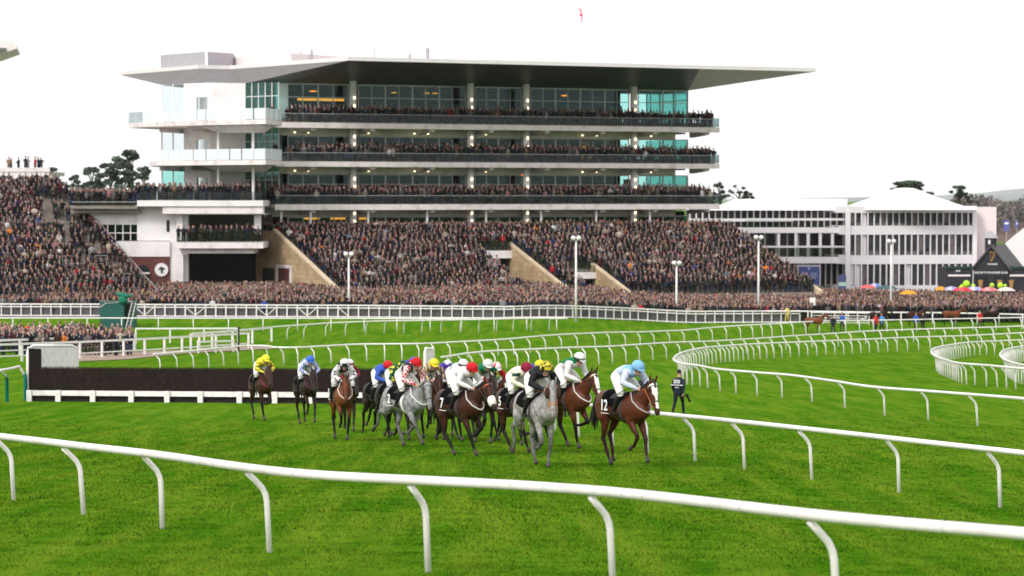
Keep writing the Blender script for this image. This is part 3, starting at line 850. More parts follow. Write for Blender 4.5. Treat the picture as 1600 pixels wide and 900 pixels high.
# decks
LV = {'A': (19.32, 18.72), 'B': (15.05, 14.48), 'C': (10.35, 9.72)}     # top, bottom of fascia
def left_deck(k):
    zt, zb = LV[k]
    if k == 'A': ring = [(-42.6, 316.6), (-40.5, 312.5), (-32.7, 304.2), (-25.9, 299.5), (-24.7, 305.5), (W(0, 0).x, W(0, 0).y), (g0.x, g0.y + 1), (-30, 318), (-40, 324)]
    else: ring = [(-40.5, 318.0), (-38.6, 309), (-32.7, 304.2), (-25.9, 299.5), (-24.7, 305.5), (W(0, 0).x, W(0, 0).y), (g0.x, g0.y + 1), (-30, 318), (-40, 324)]
    wpoly('balcony_slab', ring, zt - .5, zt, M['fascia'])
    # curved belly underneath
    b = MB(); q = [loc_((x, y, 0)) for x, y in ((-33.5, 306.5), (-31.5, 305.0), (-26.4, 301.8), (-25.6, 306.5), (-26.4, 310), (-30, 312))]
    c = [p.lerp(Vector((loc_((-28.6, 309, 0)))), .35) for p in q]
    b.prism2([(p.x, p.y, zb - 0.62) for p in c], [(p.x, p.y, zb + .05) for p in q]); b.build('balcony_belly', M['render'], stand)
    for (x, y) in ((-38.8, 314.5), (-35, 309.5)):
        b = MB(); l = loc_((x, y, 0)); l2 = loc_((x + 2.5, y + 5, 0)); b.bar((l.x, l.y, zb - .15), (l2.x, l2.y, zb - .25), .35, .5); b.build('bracket', M['fascia'], stand)
    # glass balustrade, panel by panel
    path = ring[:5] if k == 'A' else ring[1:5]
    for i in range(len(path) - 1):
        a, c = loc_((*path[i], 0)), loc_((*path[i + 1], 0)); L = (c - a).length; m_ = max(1, int(L / 1.6))
        for j in range(m_):
            p, q = a.lerp(c, j / m_ + .01), a.lerp(c, (j + 1) / m_ - .01); b = MB()
            b.bar((p.x, p.y, zt + .62), (q.x, q.y, zt + .62), .025, 1.15); b.build('balustrade_panel', M['paleglass'] if (k == 'A' and i < 1) else M['frost'], stand)
    if k == 'A':
        for j in range(9):
            a = loc_((*ring[0], 0)).lerp(loc_((*ring[1], 0)), j / 8.0); b = MB(); b.bar((a.x, a.y, zt), (a.x - .2, a.y - .05, zt + 1.25), .05, .05); b.build('baluster', M['frame'], stand)
left_deck('A'); left_deck('B')
for k in 'ABC':
    zt, zb = LV[k]
    b = MB(); b.box(0, FL, 0, 0.35, zb, zt); b.box(0.0, FL, 0.35, 15, zt - 0.42, zt - .02); b.build('balcony_slab', M['fascia'], stand)
    b = MB(); b.box(0.3, FL - 3.6, 4.2, 4.62, zb - 0.75, zb + .15); b.build('ceiling_beam', M['fascia'], stand)
    for i_ in range(4):
        b = MB(); b.box(.3, FL - .3, .74 + .62 * i_, .74 + .62 * (i_ + 1) - .004, zt - .02, zt + .14 * (i_ + 1) - .01); b.build('viewing_step', M['step'], stand)
    # raking brackets under the deck
    for px in (486, 579, 672, 764, 851, 938, 1020, 1100):
        u = U(px, 1.2); b = MB(); b.prism2([(u - .28, .5, zb - .28), (u + .28, .5, zb - .28), (u + .28, 4.3, zb - .55), (u - .28, 4.3, zb - .55)], [(u - .3, .4, zb + .12), (u + .3, .4, zb + .12), (u + .3, 4.3, zb + .12), (u - .3, 4.3, zb + .12)])
        b.build('bracket', M['fascia'], stand)
    # smoked glass balustrade
    m_ = 30
    for j in range(m_):
        u0, u1 = .05 + (FL - .1) * j / m_ + .03, .05 + (FL - .1) * (j + 1) / m_ - .03
        b = MB(); b.box(u0, u1, -0.02, 0.01, zt + .06, zt + .93); b.build('balustrade_panel', M['smoke'], stand)
    b = MB(); b.box(0, FL, -.03, .03, zt + .94, zt + .98); b.build('handrail', M['frame'], stand)
    b = MB(); b.box(FL - .06, FL - .02, 0.1, 5.5, zt + .06, zt + 1.12); b.build('balustrade_panel', M['paleglass'], stand)
# core, floors and warm-lit rooms behind the glass
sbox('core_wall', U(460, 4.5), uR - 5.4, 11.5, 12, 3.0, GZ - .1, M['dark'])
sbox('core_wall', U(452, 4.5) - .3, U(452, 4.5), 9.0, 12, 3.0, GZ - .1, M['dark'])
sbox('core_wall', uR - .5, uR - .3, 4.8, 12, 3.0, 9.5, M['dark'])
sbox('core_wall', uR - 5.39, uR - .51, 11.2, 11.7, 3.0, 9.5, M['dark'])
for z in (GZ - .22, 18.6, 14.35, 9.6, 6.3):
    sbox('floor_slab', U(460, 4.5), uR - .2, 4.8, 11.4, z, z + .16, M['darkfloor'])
for (px0, px1, py, z) in ((466, 538, 156, 0), (912, 925, 212, 0), (935, 985, 212, 0), (476, 500, 341, 0), (517, 540, 341, 0), (560, 573, 341, 0)):
    u0, u1 = U(px0, 7), U(px1, 7); zz = ZY(py, (u0 + u1) / 2, 7); b = MB(); b.box(u0, u1, 7, 7.15, zz - .13, zz + .13); b.build('light_strip', M['warmglow'], stand)
for (px0, px1, py) in ((910, 930, 243), (955, 975, 240), (905, 915, 236)):
    u0, u1 = U(px0, 8), U(px1, 8); zz = ZY(py, (u0 + u1) / 2, 8); b = MB(); b.box(u0, u1, 8, 8.2, zz - .5, zz + .5); b.build('light_strip', M['warmglow'], stand)

# small warm downlights and pale furniture inside the rooms
ir = np.random.default_rng(5)
for z in (GZ - .5, 18.2, 13.95, 9.2):
    for i in range(9):
        u = ir.uniform(U(470, 6), uR - 7); b = MB(); b.box(u - .3, u + .3, 7.2, 7.35, z - .28, z - .18); b.build('downlight', M['warmglow'], stand)
for z0 in (LV['A'][0], LV['B'][0], LV['C'][0], 6.5):
    for i in range(14):
        u = ir.uniform(U(470, 6), uR - 6); w_ = ir.uniform(.4, 1.8); b = MB(); b.box(u, u + w_, 8.5, 8.8, z0, z0 + ir.uniform(1.6, 3.0)); b.build('room_partition', paint(((.10, .09, .08), (.05, .08, .09), (.2, .19, .17), (.16, .06, .04))[int(ir.integers(0, 4))], .8, 'interior_paint'), stand)
# glazing, bay by bay
cols_px = [552, 735, 822, 990]
bays = [(450, 545), (560, 728), (742, 815), (829, 983), (997, 1075)]
rows = [(LV['A'][0], GZ, 'tall'), (LV['B'][0], LV['A'][1] - .75, 'shop'), (LV['C'][0], LV['B'][1] - .75, 'shop'), (6.5, LV['C'][1] - .75, 'shop')]
for z0, z1, kind in rows:
    for bi, (p0, p1) in enumerate(bays):
        u0, u1 = U(p0, 4.5), U(p1, 4.5)
        # one window per group of about 3.2 m
        nw = max(1, round((u1 - u0) / 3.3))
        for w in range(nw):
            a, c = u0 + (u1 - u0) * w / nw, u0 + (u1 - u0) * (w + 1) / nw
            gl = MB(); gl.box(a + .04, c - .04, 4.55, 4.58, z0, z1 - .04); gw = gl.build('window', M['glass'], stand)
            fr = MB()
            fr.box(a, c, 4.5, 4.64, z1 - .12, z1); fr.box(a, a + .07, 4.49, 4.65, z0, z1 - .12); fr.box(c - .07, c, 4.49, 4.65, z0, z1 - .12)
            nm = 2 if kind == 'shop' else 2
            for q in range(1, nm):
                x = a + (c - a) * q / nm; fr.box(x - .035, x + .035, 4.505, 4.63, z0, z1 - .12)
            zt_ = z1 - (1.15 if kind == 'shop' else 1.5); fr.box(a + .07, c - .07, 4.515, 4.62, zt_ - .04, zt_ + .04)
            if kind == 'shop' and (w + bi) % 2 == 0:      # white double door frames
                x0, x1 = a + .5, c - .5; fr.box(x0, x1, 4.44, 4.505, zt_ - .25, zt_ - .1); fr.box(x0, x0 + .1, 4.44, 4.505, z0, zt_ - .25); fr.box(x1 - .1, x1, 4.44, 4.505, z0, zt_ - .25)
            fr.build('window_frame', M['frame'], gw)
for z0, z1, kind in rows:          # glazed right-hand end wall
    for j in range(3):
        v0, v1 = 4.7 + 3.4 * j, 4.7 + 3.4 * (j + 1)
        gl = MB(); gl.box(uR - .05, uR - .02, v0 + .05, v1 - .05, z0, z1); gw = gl.build('window', M['glass'], stand)
        fr = MB(); fr.box(uR - .09, uR + .02, v0, v0 + .08, z0, z1); fr.box(uR - .09, uR + .02, v1 - .08, v1, z0, z1); fr.box(uR - .085, uR + .015, v0 + .08, v1 - .08, z1 - 1.2, z1 - 1.1); fr.build('window_frame', M['frame'], gw)
# columns: through the decks and up to the soffit, lit by up-and-down lamps
for px in cols_px:
    u = U(px, 2.6)
    for z0, z1 in ((6.5, LV['C'][1] + .1), (LV['C'][0], LV['B'][1] + .1), (LV['B'][0], LV['A'][1] + .1), (LV['A'][0], 25.1)):
        b = MB(); b.loft([((u, 2.6, z0 - .02), .41, .41), ((u, 2.6, z1), .41, .41)], n=14, roundcap=False); c = b.build('column', M['render'], stand, smooth=True)
        for zz in ((z0 + 1.95, z0 + 2.85) if z1 - z0 > 3 else (z0 + 1.6, z0 + 2.4)):
            b = MB(); b.ball((u, 2.16, zz), .14, .07, .17, n=8, m=5); b.build('wall_lamp', M['lampglow'], c)
for k in 'AB':
    for px in (461, 482, 576, 648, 669, 759, 910, 932, 1017):
        u = U(px, 3.5); b = MB(); b.ball((u, 3.5, LV[k][1] - .42), .13, .13, .08, n=8, m=5); b.build('ceiling_lamp', M['lampglow'], stand)
for px in (129 + 311, 486, 576, 668, 760, 846, 932, 1016):
    u = U(px, 0.6); b = MB(); b.loft([((u, .7, 4.5), .13, .13), ((u, .7, LV['C'][1] + .05), .13, .13)], n=8, roundcap=False); b.build('steel_post', M['render'], stand)

# white left block with stair tower
def wall_w(name, a, c, z0, z1, m, th=0.3, par=None):
    a = loc_((*a, 0)); c = loc_((*c, 0)); b = MB(); d = (c - a).normalized(); nn = Vector((-d.y, d.x, 0)) * th
    b.prism2([(a.x, a.y, z0), (c.x, c.y, z0), (c.x + nn.x, c.y + nn.y, z0), (a.x + nn.x, a.y + nn.y, z0)], [(a.x, a.y, z1), (c.x, c.y, z1), (c.x + nn.x, c.y + nn.y, z1), (a.x + nn.x, a.y + nn.y, z1)])
    return b.build(name, m, par or stand)
def lerp2(a, c, t): return (a[0] + (c[0] - a[0]) * t, a[1] + (c[1] - a[1]) * t)
W05 = lerp2(W0, W1, .46)
wz = [(LV['A'][0], GZ + .02), (LV['B'][0], LV['A'][1] + .06), (LV['C'][0], LV['B'][1] + .06)]
for i, (z0, z1) in enumerate(wz):
    # facet W05-W1 with an opening, W1-W2 plain, W2-W3 green glass, W0-W05 clear glass
    wall_w('wall', W05, lerp2(W05, W1, .45), z0, z1, M['render']); wall_w('wall', lerp2(W05, W1, .86), W1, z0, z1, M['render'])
    wall_w('wall', lerp2(W05, W1, .45), lerp2(W05, W1, .86), z1 - 1.55 + (.3 if i else 0), z1, M['render'])
    gl = wall_w('window', lerp2(W05, W1, .45), lerp2(W05, W1, .86), z0, z1 - 1.55 + (.3 if i else 0), M['paleglass'], .04)
    wall_w('wall', W1, W2, z0, z1, M['render'])
    gl = wall_w('window', W2, W3, z0, z1, M['glass'], .05)
    fr = MB()
    for t_ in (0, .2, .4, .6, .8, 1): p = loc_((*lerp2(W2, W3, t_), 0)); fr.box(p.x - .04, p.x + .04, p.y - .08, p.y + .06, z0, z1)
    fr.build('window_frame', M['frame'], gl)
    p, q = loc_((*W2, 0)), loc_((*W3, 0)); fr = MB(); fr.bar((p.x, p.y - .08, z1 - 1.5), (q.x, q.y - .08, z1 - 1.5), .08, .08); fr.build('window_transom', M['frame'], gl)
    gl = wall_w('window', W0, W05, z0, z1, M['paleglass'] if i < 2 else M['glass'], .05)
    fr = MB()
    for t_ in (0, .5, 1): p = loc_((*lerp2(W0, W05, t_), 0)); fr.box(p.x - .05, p.x + .05, p.y - .08, p.y + .06, z0, z1)
    fr.build('window_frame', M['render'], gl)
    # inner back wall behind the white block
    wall_w('wall', (-33.0, 321), (-26, 322), z0, z1, M['render'], .2)
    l = loc_((-27.6, 303.6, 0)); b = MB(); b.loft([((l.x, l.y, z0), .15, .15), ((l.x, l.y, z1), .15, .15)], n=8, roundcap=False)
    if i: b.build('steel_post', M['render'], stand)
    l = loc_((-31.6, 306.3, 0)); b = MB(); b.loft([((l.x, l.y, z0), .15, .15), ((l.x, l.y, z1), .15, .15)], n=8, roundcap=False)
    if i: b.build('steel_post', M['render'], stand)
wall_w('wall', (-33.2, 314.6), (-36, 330), 9.5, GZ, M['render'], .2)
wall_w('wall', W(U(433, 4.5), 4.5).xy, W(U(450, 4.5), 4.5).xy, LV['A'][0], GZ, M['render'], .2)

# terrace steps with two recesses
TZ0, TS = 7.0, 0.33            # height at v = -0.5, fall per metre
def tz(v): return TZ0 - TS * max(0.0, (-0.5 - v))
ua, ub = U(735, -5), U(795, -5); uc, ud = U(872, -12), U(926, -12)
TE = U(1140, -1)
VEND = -21.0
segs = [(0.0, ua, VEND), (ua, ub, -5.0), (ub, uc, VEND), (uc, ud, -12.0), (ud, TE, VEND)]
for u0, u1, ve in segs:
    b = MB(); v = 0.0
    b.box(u0, u1, 0, 4.5, 5.0, 6.55)
    while v > ve:
        v1 = max(v - 0.8, ve); b.box(u0 + .002, u1 - .002, v1, v, -1.5, tz(v) - .25); v = v1
    b.build('terrace_steps', M['step'], stand)
def rake_wall(name, u, v0, v1, th, zlow, m, par=.0, cop=.5, copm=None):
    b = MB()
    b.prism2([(u, v1, zlow), (u + th, v1, zlow), (u + th, v0, zlow), (u, v0, zlow)], [(u, v1, tz(v1) + cop), (u + th, v1, tz(v1) + cop), (u + th, v0, tz(v0) + cop), (u, v0, tz(v0) + cop)])
    o = b.build(name, m, stand)
    if copm:
        b = MB(); b.bar((u + th / 2, v1, tz(v1) + cop + .1), (u + th / 2, v0, tz(v0) + cop + .1), th + .1, .2); b.build('coping', copm, o)
    return o
sw = rake_wall('stone_wall', -0.4, -0.4, VEND, .38, -1.5, M['stone'], copm=M['coping'])
b = MB(); b.box(-.4, -.02, -.4, 5.0, -1.5, 7.45); b.build('stone_wall', M['stone'], stand)
rake_wall('stone_wall', ub - .2, -5.0, VEND, .36, -1.5, M['stone'], copm=M['coping'])
rake_wall('stone_wall', ud - .2, -12.0, VEND, .36, -1.5, M['stone'], copm=M['coping'])
rake_wall('stair_edge', ua - .15, -3.5, VEND, .3, -1.5, M['coping'], cop=.4)
rake_wall('stair_edge', uc - .15, -11.5, VEND, .3, -1.5, M['coping'], cop=.2)
rake_wall('stair_edge', TE, -0.3, VEND, .45, -1.5, M['coping'], cop=.55)
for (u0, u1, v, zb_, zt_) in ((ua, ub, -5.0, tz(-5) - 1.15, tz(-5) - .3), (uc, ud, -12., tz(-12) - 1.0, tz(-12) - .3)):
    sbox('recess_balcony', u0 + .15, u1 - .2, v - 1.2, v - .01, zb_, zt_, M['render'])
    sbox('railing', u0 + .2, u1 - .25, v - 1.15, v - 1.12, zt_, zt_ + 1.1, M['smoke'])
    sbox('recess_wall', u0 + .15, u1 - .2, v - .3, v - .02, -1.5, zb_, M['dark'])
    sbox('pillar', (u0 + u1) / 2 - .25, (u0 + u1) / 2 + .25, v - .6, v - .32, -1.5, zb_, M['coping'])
# doors in the left stone wall face
for (px0, px1, py0, py1, nm, mm) in ((434, 453, 419, 440, 'door', paint((.09, .025, .02), .6)), (372, 393, 417, 440, 'door', paint((.09, .025, .02), .6))):
    pass
u_face = -0.42
def V_at(px, u):                 # v on the plane u = const seen at column px
    k = (px - 800.0) / F; a = FO + FU * u
    return float((k * a[1] - a[0]) / (FV[0] - k * FV[1]))
for px0, px1, pyt in ((435, 453, 419), (0, 0, 0)):
    if not px1: continue
    v0, v1 = V_at(px0, u_face), V_at(px1, u_face); p = W(u_face, (v0 + v1) / 2); zt_ = CZ - (pyt - HZ) * p.y / F
    b = MB(); b.box(-.47, -.41, min(v0, v1), max(v0, v1), -.5, zt_); d_ = b.build('door', paint((.10, .03, .025), .6, 'dark_red_door'), stand)
    b = MB(); b.box(-.5, -.42, min(v0, v1) - .7, max(v0, v1) + .7, zt_, zt_ + .35); b.box(-.5, -.42, min(v0, v1) - .6, min(v0, v1), -.5, zt_); b.box(-.5, -.42, max(v0, v1), max(v0, v1) + .6, -.5, zt_); b.build('door_frame', M['fascia'], d_)
    v2, v3 = V_at(410, u_face), V_at(428, u_face); b = MB(); b.box(-.44, -.405, min(v2, v3), max(v2, v3), -.5, zt_ - .1); b.build('passage_opening', M['dark'], stand)

# ---------------------------------------------------------------- low white block left of the stand
def px_xy(px, Y): return at(px, 300, Y).xy
def zpy(py, Y): return CZ - (py - HZ) * Y / F
low = empty('clubhouse', (at(285, 400, 305).x, 305, 0), 0, 'low white clubhouse with a crowded roof deck, red brick base and round emblem', 'building')
LO = Vector(low.location)
def lb(name, pxa, pxb, y0, y1, pya, pyb, m, par=None, Yref=None):
    """box spanning image columns at its front plane y0 and rows pya..pyb"""
    Yr = y0; xa, xb = at(pxa, 300, Yr).x - LO.x, at(pxb, 300, Yr).x - LO.x
    b = MB(); b.box(xa, xb, y0 - LO.y, y1 - LO.y, zpy(pyb, Yr), zpy(pya, Yr)); o = b.build(name, m, par or low); return o
lb('wall', 214, 283.5, 305, 312, 313.5, 376, M['render'])
lb('wall', 283.5, 293.5, 305, 306, 334, 440, M['render'])
lb('wall', 265, 283.5, 304.9, 312, 376, 442, M['render'])
lb('upper_wall', 142, 213.8, 305.4, 312, 334, 351, M['render'])
lb('parapet', 110, 219, 304.2, 305.2, 327, 333, M['step'])
lb('lower_wall', 180, 264.9, 304.6, 312, 377, 401, M['render'])
lb('brick_wall', 190, 264.9, 304.7, 312, 401, 445, M['brick'])
lb('roof_deck', 214, 411, 303.0, 315, 313, 322.3, M['render'])
lb('roof_deck', 110, 213.9, 303.4, 320, 321, 326, M['step'])
lb('roof_beam', 254, 411, 303.2, 305, 322.6, 334, M['fascia'])
lb('roof_beam', 274, 411, 304.2, 314, 334, 335.6, M['render'])
lb('column', 275.5, 285, 304.3, 305, 335, 375, M['render']); lb('column', 397, 407, 304.6, 305.5, 335, 366, M['render'])
lb('column', 274, 286, 304.1, 305, 398, 440, M['render'])
lb('balcony', 274.5, 411, 302.6, 314, 378, 388, M['fascia']); lb('balcony_beam', 288, 397, 303.4, 308, 388.2, 396, M['fascia']); 
lb('back_wall', 287, 425, 314, 314.5, 335, 378, paint((.09, .08, .08), .8)); lb('back_wall', 287, 413, 316, 316.5, 388, 445, M['dark'])
lb('balustrade_panel', 275, 300, 302.5, 302.54, 361, 377.5, M['smoke']); lb('balustrade_panel', 300.3, 410, 302.5, 302.54, 362, 377.5, M['smoke'])
for i in range(11): lb('balustrade_panel', 216 + 17.6 * i, 216 + 17.6 * (i + 1) - .5, 302.96, 303.0, 299, 312.8, M['smoke'])
lb('railing', 116, 211, 303.3, 303.34, 316.5, 321, M['smoke']); lb('handrail', 112, 212, 303.25, 303.32, 315, 316, M['mesh_metal'])
lb('slot_window', 260, 264.5, 304.93, 304.98, 344, 362, M['dark'])
w_ = lb('window', 156, 215.6, 305.3, 305.38, 353, 372.5, M['glass']); lb('room', 152, 216, 308, 308.2, 351, 376, M['dark'])
for i in range(6): lb('window_frame', 156 + 11.9 * i - .6, 156 + 11.9 * i + .6, 305.15, 305.28, 351, 376, M['render'], w_)
lb('window_transom', 156, 215.6, 305.12, 305.24, 363.3, 364.6, M['render'], w_)
# arch
ax = at(223.5, 300, 304.6).x - LO.x; b = MB(); zc = zpy(423, 304.6); pts = [(ax + .62 * math.cos(a), 0, zc + .62 * math.sin(a)) for a in np.linspace(0, PI, 12)]
b.add([(p[0], -.45, p[2]) for p in pts] + [(ax - .62, -.45, zc - 1.5), (ax + .62, -.45, zc - 1.5)], [tuple(range(14))[::-1]]); b.build('arched_window', M['dark'], low)
lb('sill', 215, 233, 304.3, 304.6, 425.5, 428, M['render'])
# round white emblem with a dark horse-head motif
ex, ez = at(251.8, 300, 304.5).x - LO.x, zpy(421.5, 304.5)
b = MB(); k = 28; ring0 = [(ex + .72 * math.cos(2 * PI * i / k), -.42, ez + .72 * math.sin(2 * PI * i / k)) for i in range(k)]; ring1 = [(p[0], -.5, p[2]) for p in ring0]
b.prism2(ring0, ring1); em = b.build('round_emblem', M['whitewood'], low)
b = MB()
def flat(mb, pts, y): mb.add([(ex + p[0] * .7, y, ez + p[1] * .7) for p in pts] + [(ex + p[0] * .7, y + .012, ez + p[1] * .7) for p in pts], [tuple(range(len(pts))), tuple(range(len(pts), 2 * len(pts)))[::-1]] + [(i, i + len(pts), (i + 1) % len(pts) + len(pts), (i + 1) % len(pts)) for i in range(len(pts))])
flat(b, [(-.05, -.55), (.28, -.5), (.2, -.15), (.42, .0), (.55, .12), (.48, .25), (.28, .3), (.1, .5), (-.02, .42), (-.18, .5), (-.2, .3), (-.42, .18), (-.5, .0), (-.32, -.04), (-.1, .02), (-.12, -.25)], -.515)
b.build('emblem_motif', paint((.01, .04, .03), .6, 'dark_green_ink'), em)

# ---------------------------------------------------------------- left terrace (stepped bank full of people)
EO = np.array([-47.9, 312.0])
lt = empty('terrace', (EO[0], EO[1], 0), FRZ, 'stepped concrete terrace at the far left, covered by spectators', 'terrace')
LT0, LTS = 10.3, 0.345
def ltz(v): return LT0 + LTS * min(v, 6.0)
v = 6.4; b = MB()
while v > -28: b.box(-24, 0, v - .8, v, -1.5, ltz(v - .4) - .1); v -= .8
b.box(-24, 9, 6.4, 14, -1.5, LT0 - .1); b.build('steps', M['step'], lt)
b = MB(); b.prism2([(0.02, -28, -1), (.3, -28, -1), (.3, 4, -1), (.02, 4, -1)], [(0.02, -28, ltz(-28) + .5), (.3, -28, ltz(-28) + .5), (.3, 4, ltz(4) + .4), (.02, 4, ltz(4) + .4)]); b.build('side_wall', paint((.16, .08, .06), .8, 'dark_stringer'), lt)
b = MB(); b.bar((.16, -28, ltz(-28) + 1.0), (.16, 2, ltz(2) + 1.0), .07, .07)
for i in range(14): vv = -27 + 2 * i; b.bar((.16, vv, ltz(vv) + .3), (.16, vv, ltz(vv) + 1.0), .05, .05)
b.build('handrail', M['mesh_metal'], lt)
for (uu, vv) in ((-6.2, -9), (-3.4, -9), (-6.2, -13), (-3.0, -19), (-6.4, -19), (-9.5, -13), (-2.2, -24)):
    b = MB(); z = ltz(vv)
    for s in (-.7, .7): b.loft([((uu + s, vv, z - .2), .03, .03), ((uu + s, vv, z + 1.35), .03, .03)], n=6, roundcap=False)
    b.bar((uu - .72, vv, z + 1.35), (uu + .72, vv, z + 1.35), .06, .06); b.bar((uu - .7, vv, z + .8), (uu + .7, vv, z + .8), .05, .05); b.build('crush_barrier', M['mesh_metal'], lt)

# ---------------------------------------------------------------- old stand canopy fragments at the left edge
Yc = 332
ca = empty('viewing_platform', (at(40, 270, Yc).x, Yc, 0), 0, 'concrete platform with people on top at the left edge, above the packed terrace', 'platform')
CO = Vector(ca.location)
def cb_(name, pxa, pxb, y0, y1, pya, pyb, m):
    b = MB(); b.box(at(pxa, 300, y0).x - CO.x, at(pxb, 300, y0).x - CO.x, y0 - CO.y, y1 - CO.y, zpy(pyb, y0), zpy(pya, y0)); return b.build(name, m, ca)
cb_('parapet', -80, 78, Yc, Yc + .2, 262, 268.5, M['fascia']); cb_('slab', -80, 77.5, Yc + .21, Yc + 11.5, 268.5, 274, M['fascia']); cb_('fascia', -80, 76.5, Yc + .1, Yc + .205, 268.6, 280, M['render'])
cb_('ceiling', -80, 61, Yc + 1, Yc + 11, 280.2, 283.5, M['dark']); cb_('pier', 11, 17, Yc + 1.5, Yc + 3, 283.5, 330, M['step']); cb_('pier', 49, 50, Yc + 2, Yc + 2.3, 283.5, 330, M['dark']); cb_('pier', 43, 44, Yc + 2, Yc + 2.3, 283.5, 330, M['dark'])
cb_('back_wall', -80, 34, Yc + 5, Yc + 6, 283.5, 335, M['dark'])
cr = empty('canopy', (at(-30, 75, 330).x, 330, 0), 0, 'tip of a pale grey canopy roof poking in at the upper left edge', 'canopy')
O_ = Vector(cr.location); a = [at(-120, 62, 330), at(19, 64, 330), at(25.5, 71, 330), at(25.5, 76, 330), at(-4, 86.5, 330), at(-120, 92, 330)]
b = MB(); b.prism2([p - O_ for p in a], [p - O_ + Vector((-2, 14, 0)) for p in a]); b.build('canopy_roof', M['fascia'], cr)
b = MB(); a = [at(-120, 76, 329.9), at(10, 75, 329.9), at(10, 79, 329.9), at(-8, 84, 329.9), at(-120, 84, 329.9)]; b.prism2([p - O_ for p in a], [p - O_ + Vector((0, -.3, 0)) for p in a]); b.build('canopy_recess', M['soffit'], cr)

# ================================================================ WHITE HOSPITALITY BLOCK ON THE RIGHT
hb = empty('hospitality_pavilion', (at(1325, 440, 372).x, 372, -1.6), 0, 'white three-storey temporary pavilion with rows of tall windows and a tent roof', 'pavilion')
HO = Vector(hb.location)
M['tent'] = mat('white_tent_fabric', (0.82, 0.78, 0.79), 0.7, 0.03, .5)
M['pav'] = mat('white_pavilion_panels', (0.76, 0.73, 0.75), 0.6, 0.04, .6)
M['pavdark'] = mat('dark_window_interior', (0.045, 0.047, 0.055), 0.4, 0.7, 0.9, spec=.3)
M['pavmid'] = mat('pale_room_interior', (0.16, 0.14, 0.14), 0.7, 0.35, 0.9)
M['deckdark'] = mat('grey_deck_backwall', (0.16, 0.15, 0.15), 0.8, 0.5, 0.8)
def hbx(name, pxa, pxb, Ya, Yb, th, pya, pyb, m, par=None, out=0.0):
    """wall between two columns whose depths are Ya, Yb; rows measured at the mean depth"""
    A_ = at(pxa, 300, Ya); B_ = at(pxb, 300, Yb); Ym = (Ya + Yb) / 2
    d = (B_ - A_); d.z = 0; d.normalize(); nn = Vector((-d.y, d.x, 0))
    z0, z1 = zpy(pyb, Ym), zpy(pya, Ym); a_, b_ = A_ - nn * out - HO, B_ - nn * out - HO
    mb = MB(); q = [(a_.x, a_.y), (b_.x, b_.y), (b_.x + nn.x * th, b_.y + nn.y * th), (a_.x + nn.x * th, a_.y + nn.y * th)]
    mb.prism2([(x, y, z0 - HO.z) for x, y in q], [(x, y, z1 - HO.z) for x, y in q]); return mb.build(name, m, par or hb)
YL, YR = 378.0, 372.0
def Yof(px): return YR + (px - 1325) * 0.02 if px >= 1325 else YL
# right block: bands, mullions and windows
for (a_, b_) in ((322, 332.5), (352.5, 366.5), (398.5, 412.5), (446, 458)):
    hbx('floor_band', 1325, 1527, YR, YR + 4, 16, a_, b_, M['pav'])
for ri, (a_, b_) in enumerate(((332.5, 352.5), (366.5, 398.5), (412.5, 446))):
    nb = 20
    for i in range(nb):
        p0 = 1327 + (1523 - 1327) * i / nb; p1 = 1327 + (1523 - 1327) * (i + 1) / nb; wdt = 1.9
        Ya, Yb2 = YR + 4 * (p0 - 1325) / 200, YR + 4 * (p1 - 1325) / 200
        solid = (ri < 2 and i == 2) or (ri == 2 and i in (0, 1, 9))
        wn = hbx('window', p0 + wdt / 2, p1 - wdt / 2, Ya, Yb2, .1, a_, b_, (M['pav'] if solid else M['pavdark'] if (i * 7 + ri * 3) % 5 else M['pavmid']), out=-.35)
        hbx('mullion', p0 - wdt / 2, p0 + wdt / 2, Ya, Ya, .5, a_, b_, M['pav'], wn)
        if ri < 2 and not solid: hbx('window_sill', p0 + wdt / 2, p1 - wdt / 2, Ya, Yb2, .12, b_ - (4 if ri == 0 else 6), b_, M['pavmid'] if (i + ri) % 3 else M['pavdark'], wn, out=-.2)
hbx('back_wall', 1326, 1526, YR + .2, YR + 4.2, .2, 332, 447, M['pavdark'], out=-.75)
hbx('corner_pier', 1322, 1329, YR - .2, YR - .2, 1.0, 330, 452, M['pav']); hbx('corner_pier', 1520, 1527, YR + 3.8, YR + 3.8, 1.0, 330, 452, M['pav'])
hbx('side_block', 1525, 1557, YR + 6, YR + 6, 12, 323.5, 452, M['pinkwall'])
# tent dome roof
b = MB(); A_, B_ = at(1325, 0, YR), at(1527, 0, YR + 4); zt_ = zpy(328, YR) - HO.z; cx_ = (A_.x + B_.x) / 2 - HO.x; cy_ = YR + 9 - HO.y
hw = (B_.x - A_.x) / 2 + .3; pk = zpy(293.5, YR + 8) - HO.z
rings = []
for f_, zf in ((1.0, 0), (.72, .28), (.45, .58), (.25, .83), (.14, .97), (.05, 1.0)):
    rings.append([(cx_ + hw * f_ * math.copysign(abs(math.cos(a)) ** .55, math.cos(a)), cy_ + 9.5 * f_ * math.copysign(abs(math.sin(a)) ** .55, math.sin(a)), zt_ + (pk - zt_) * zf) for a in np.linspace(0, 2 * PI, 25)[:-1]])
vs_ = [p for r_ in rings for p in r_]; fs_ = [(i * 24 + k, i * 24 + (k + 1) % 24, (i + 1) * 24 + (k + 1) % 24, (i + 1) * 24 + k) for i in range(5) for k in range(24)] + [tuple(range(120, 144))]
b.add(vs_, fs_); b.build('tent_roof', M['tent'], hb)
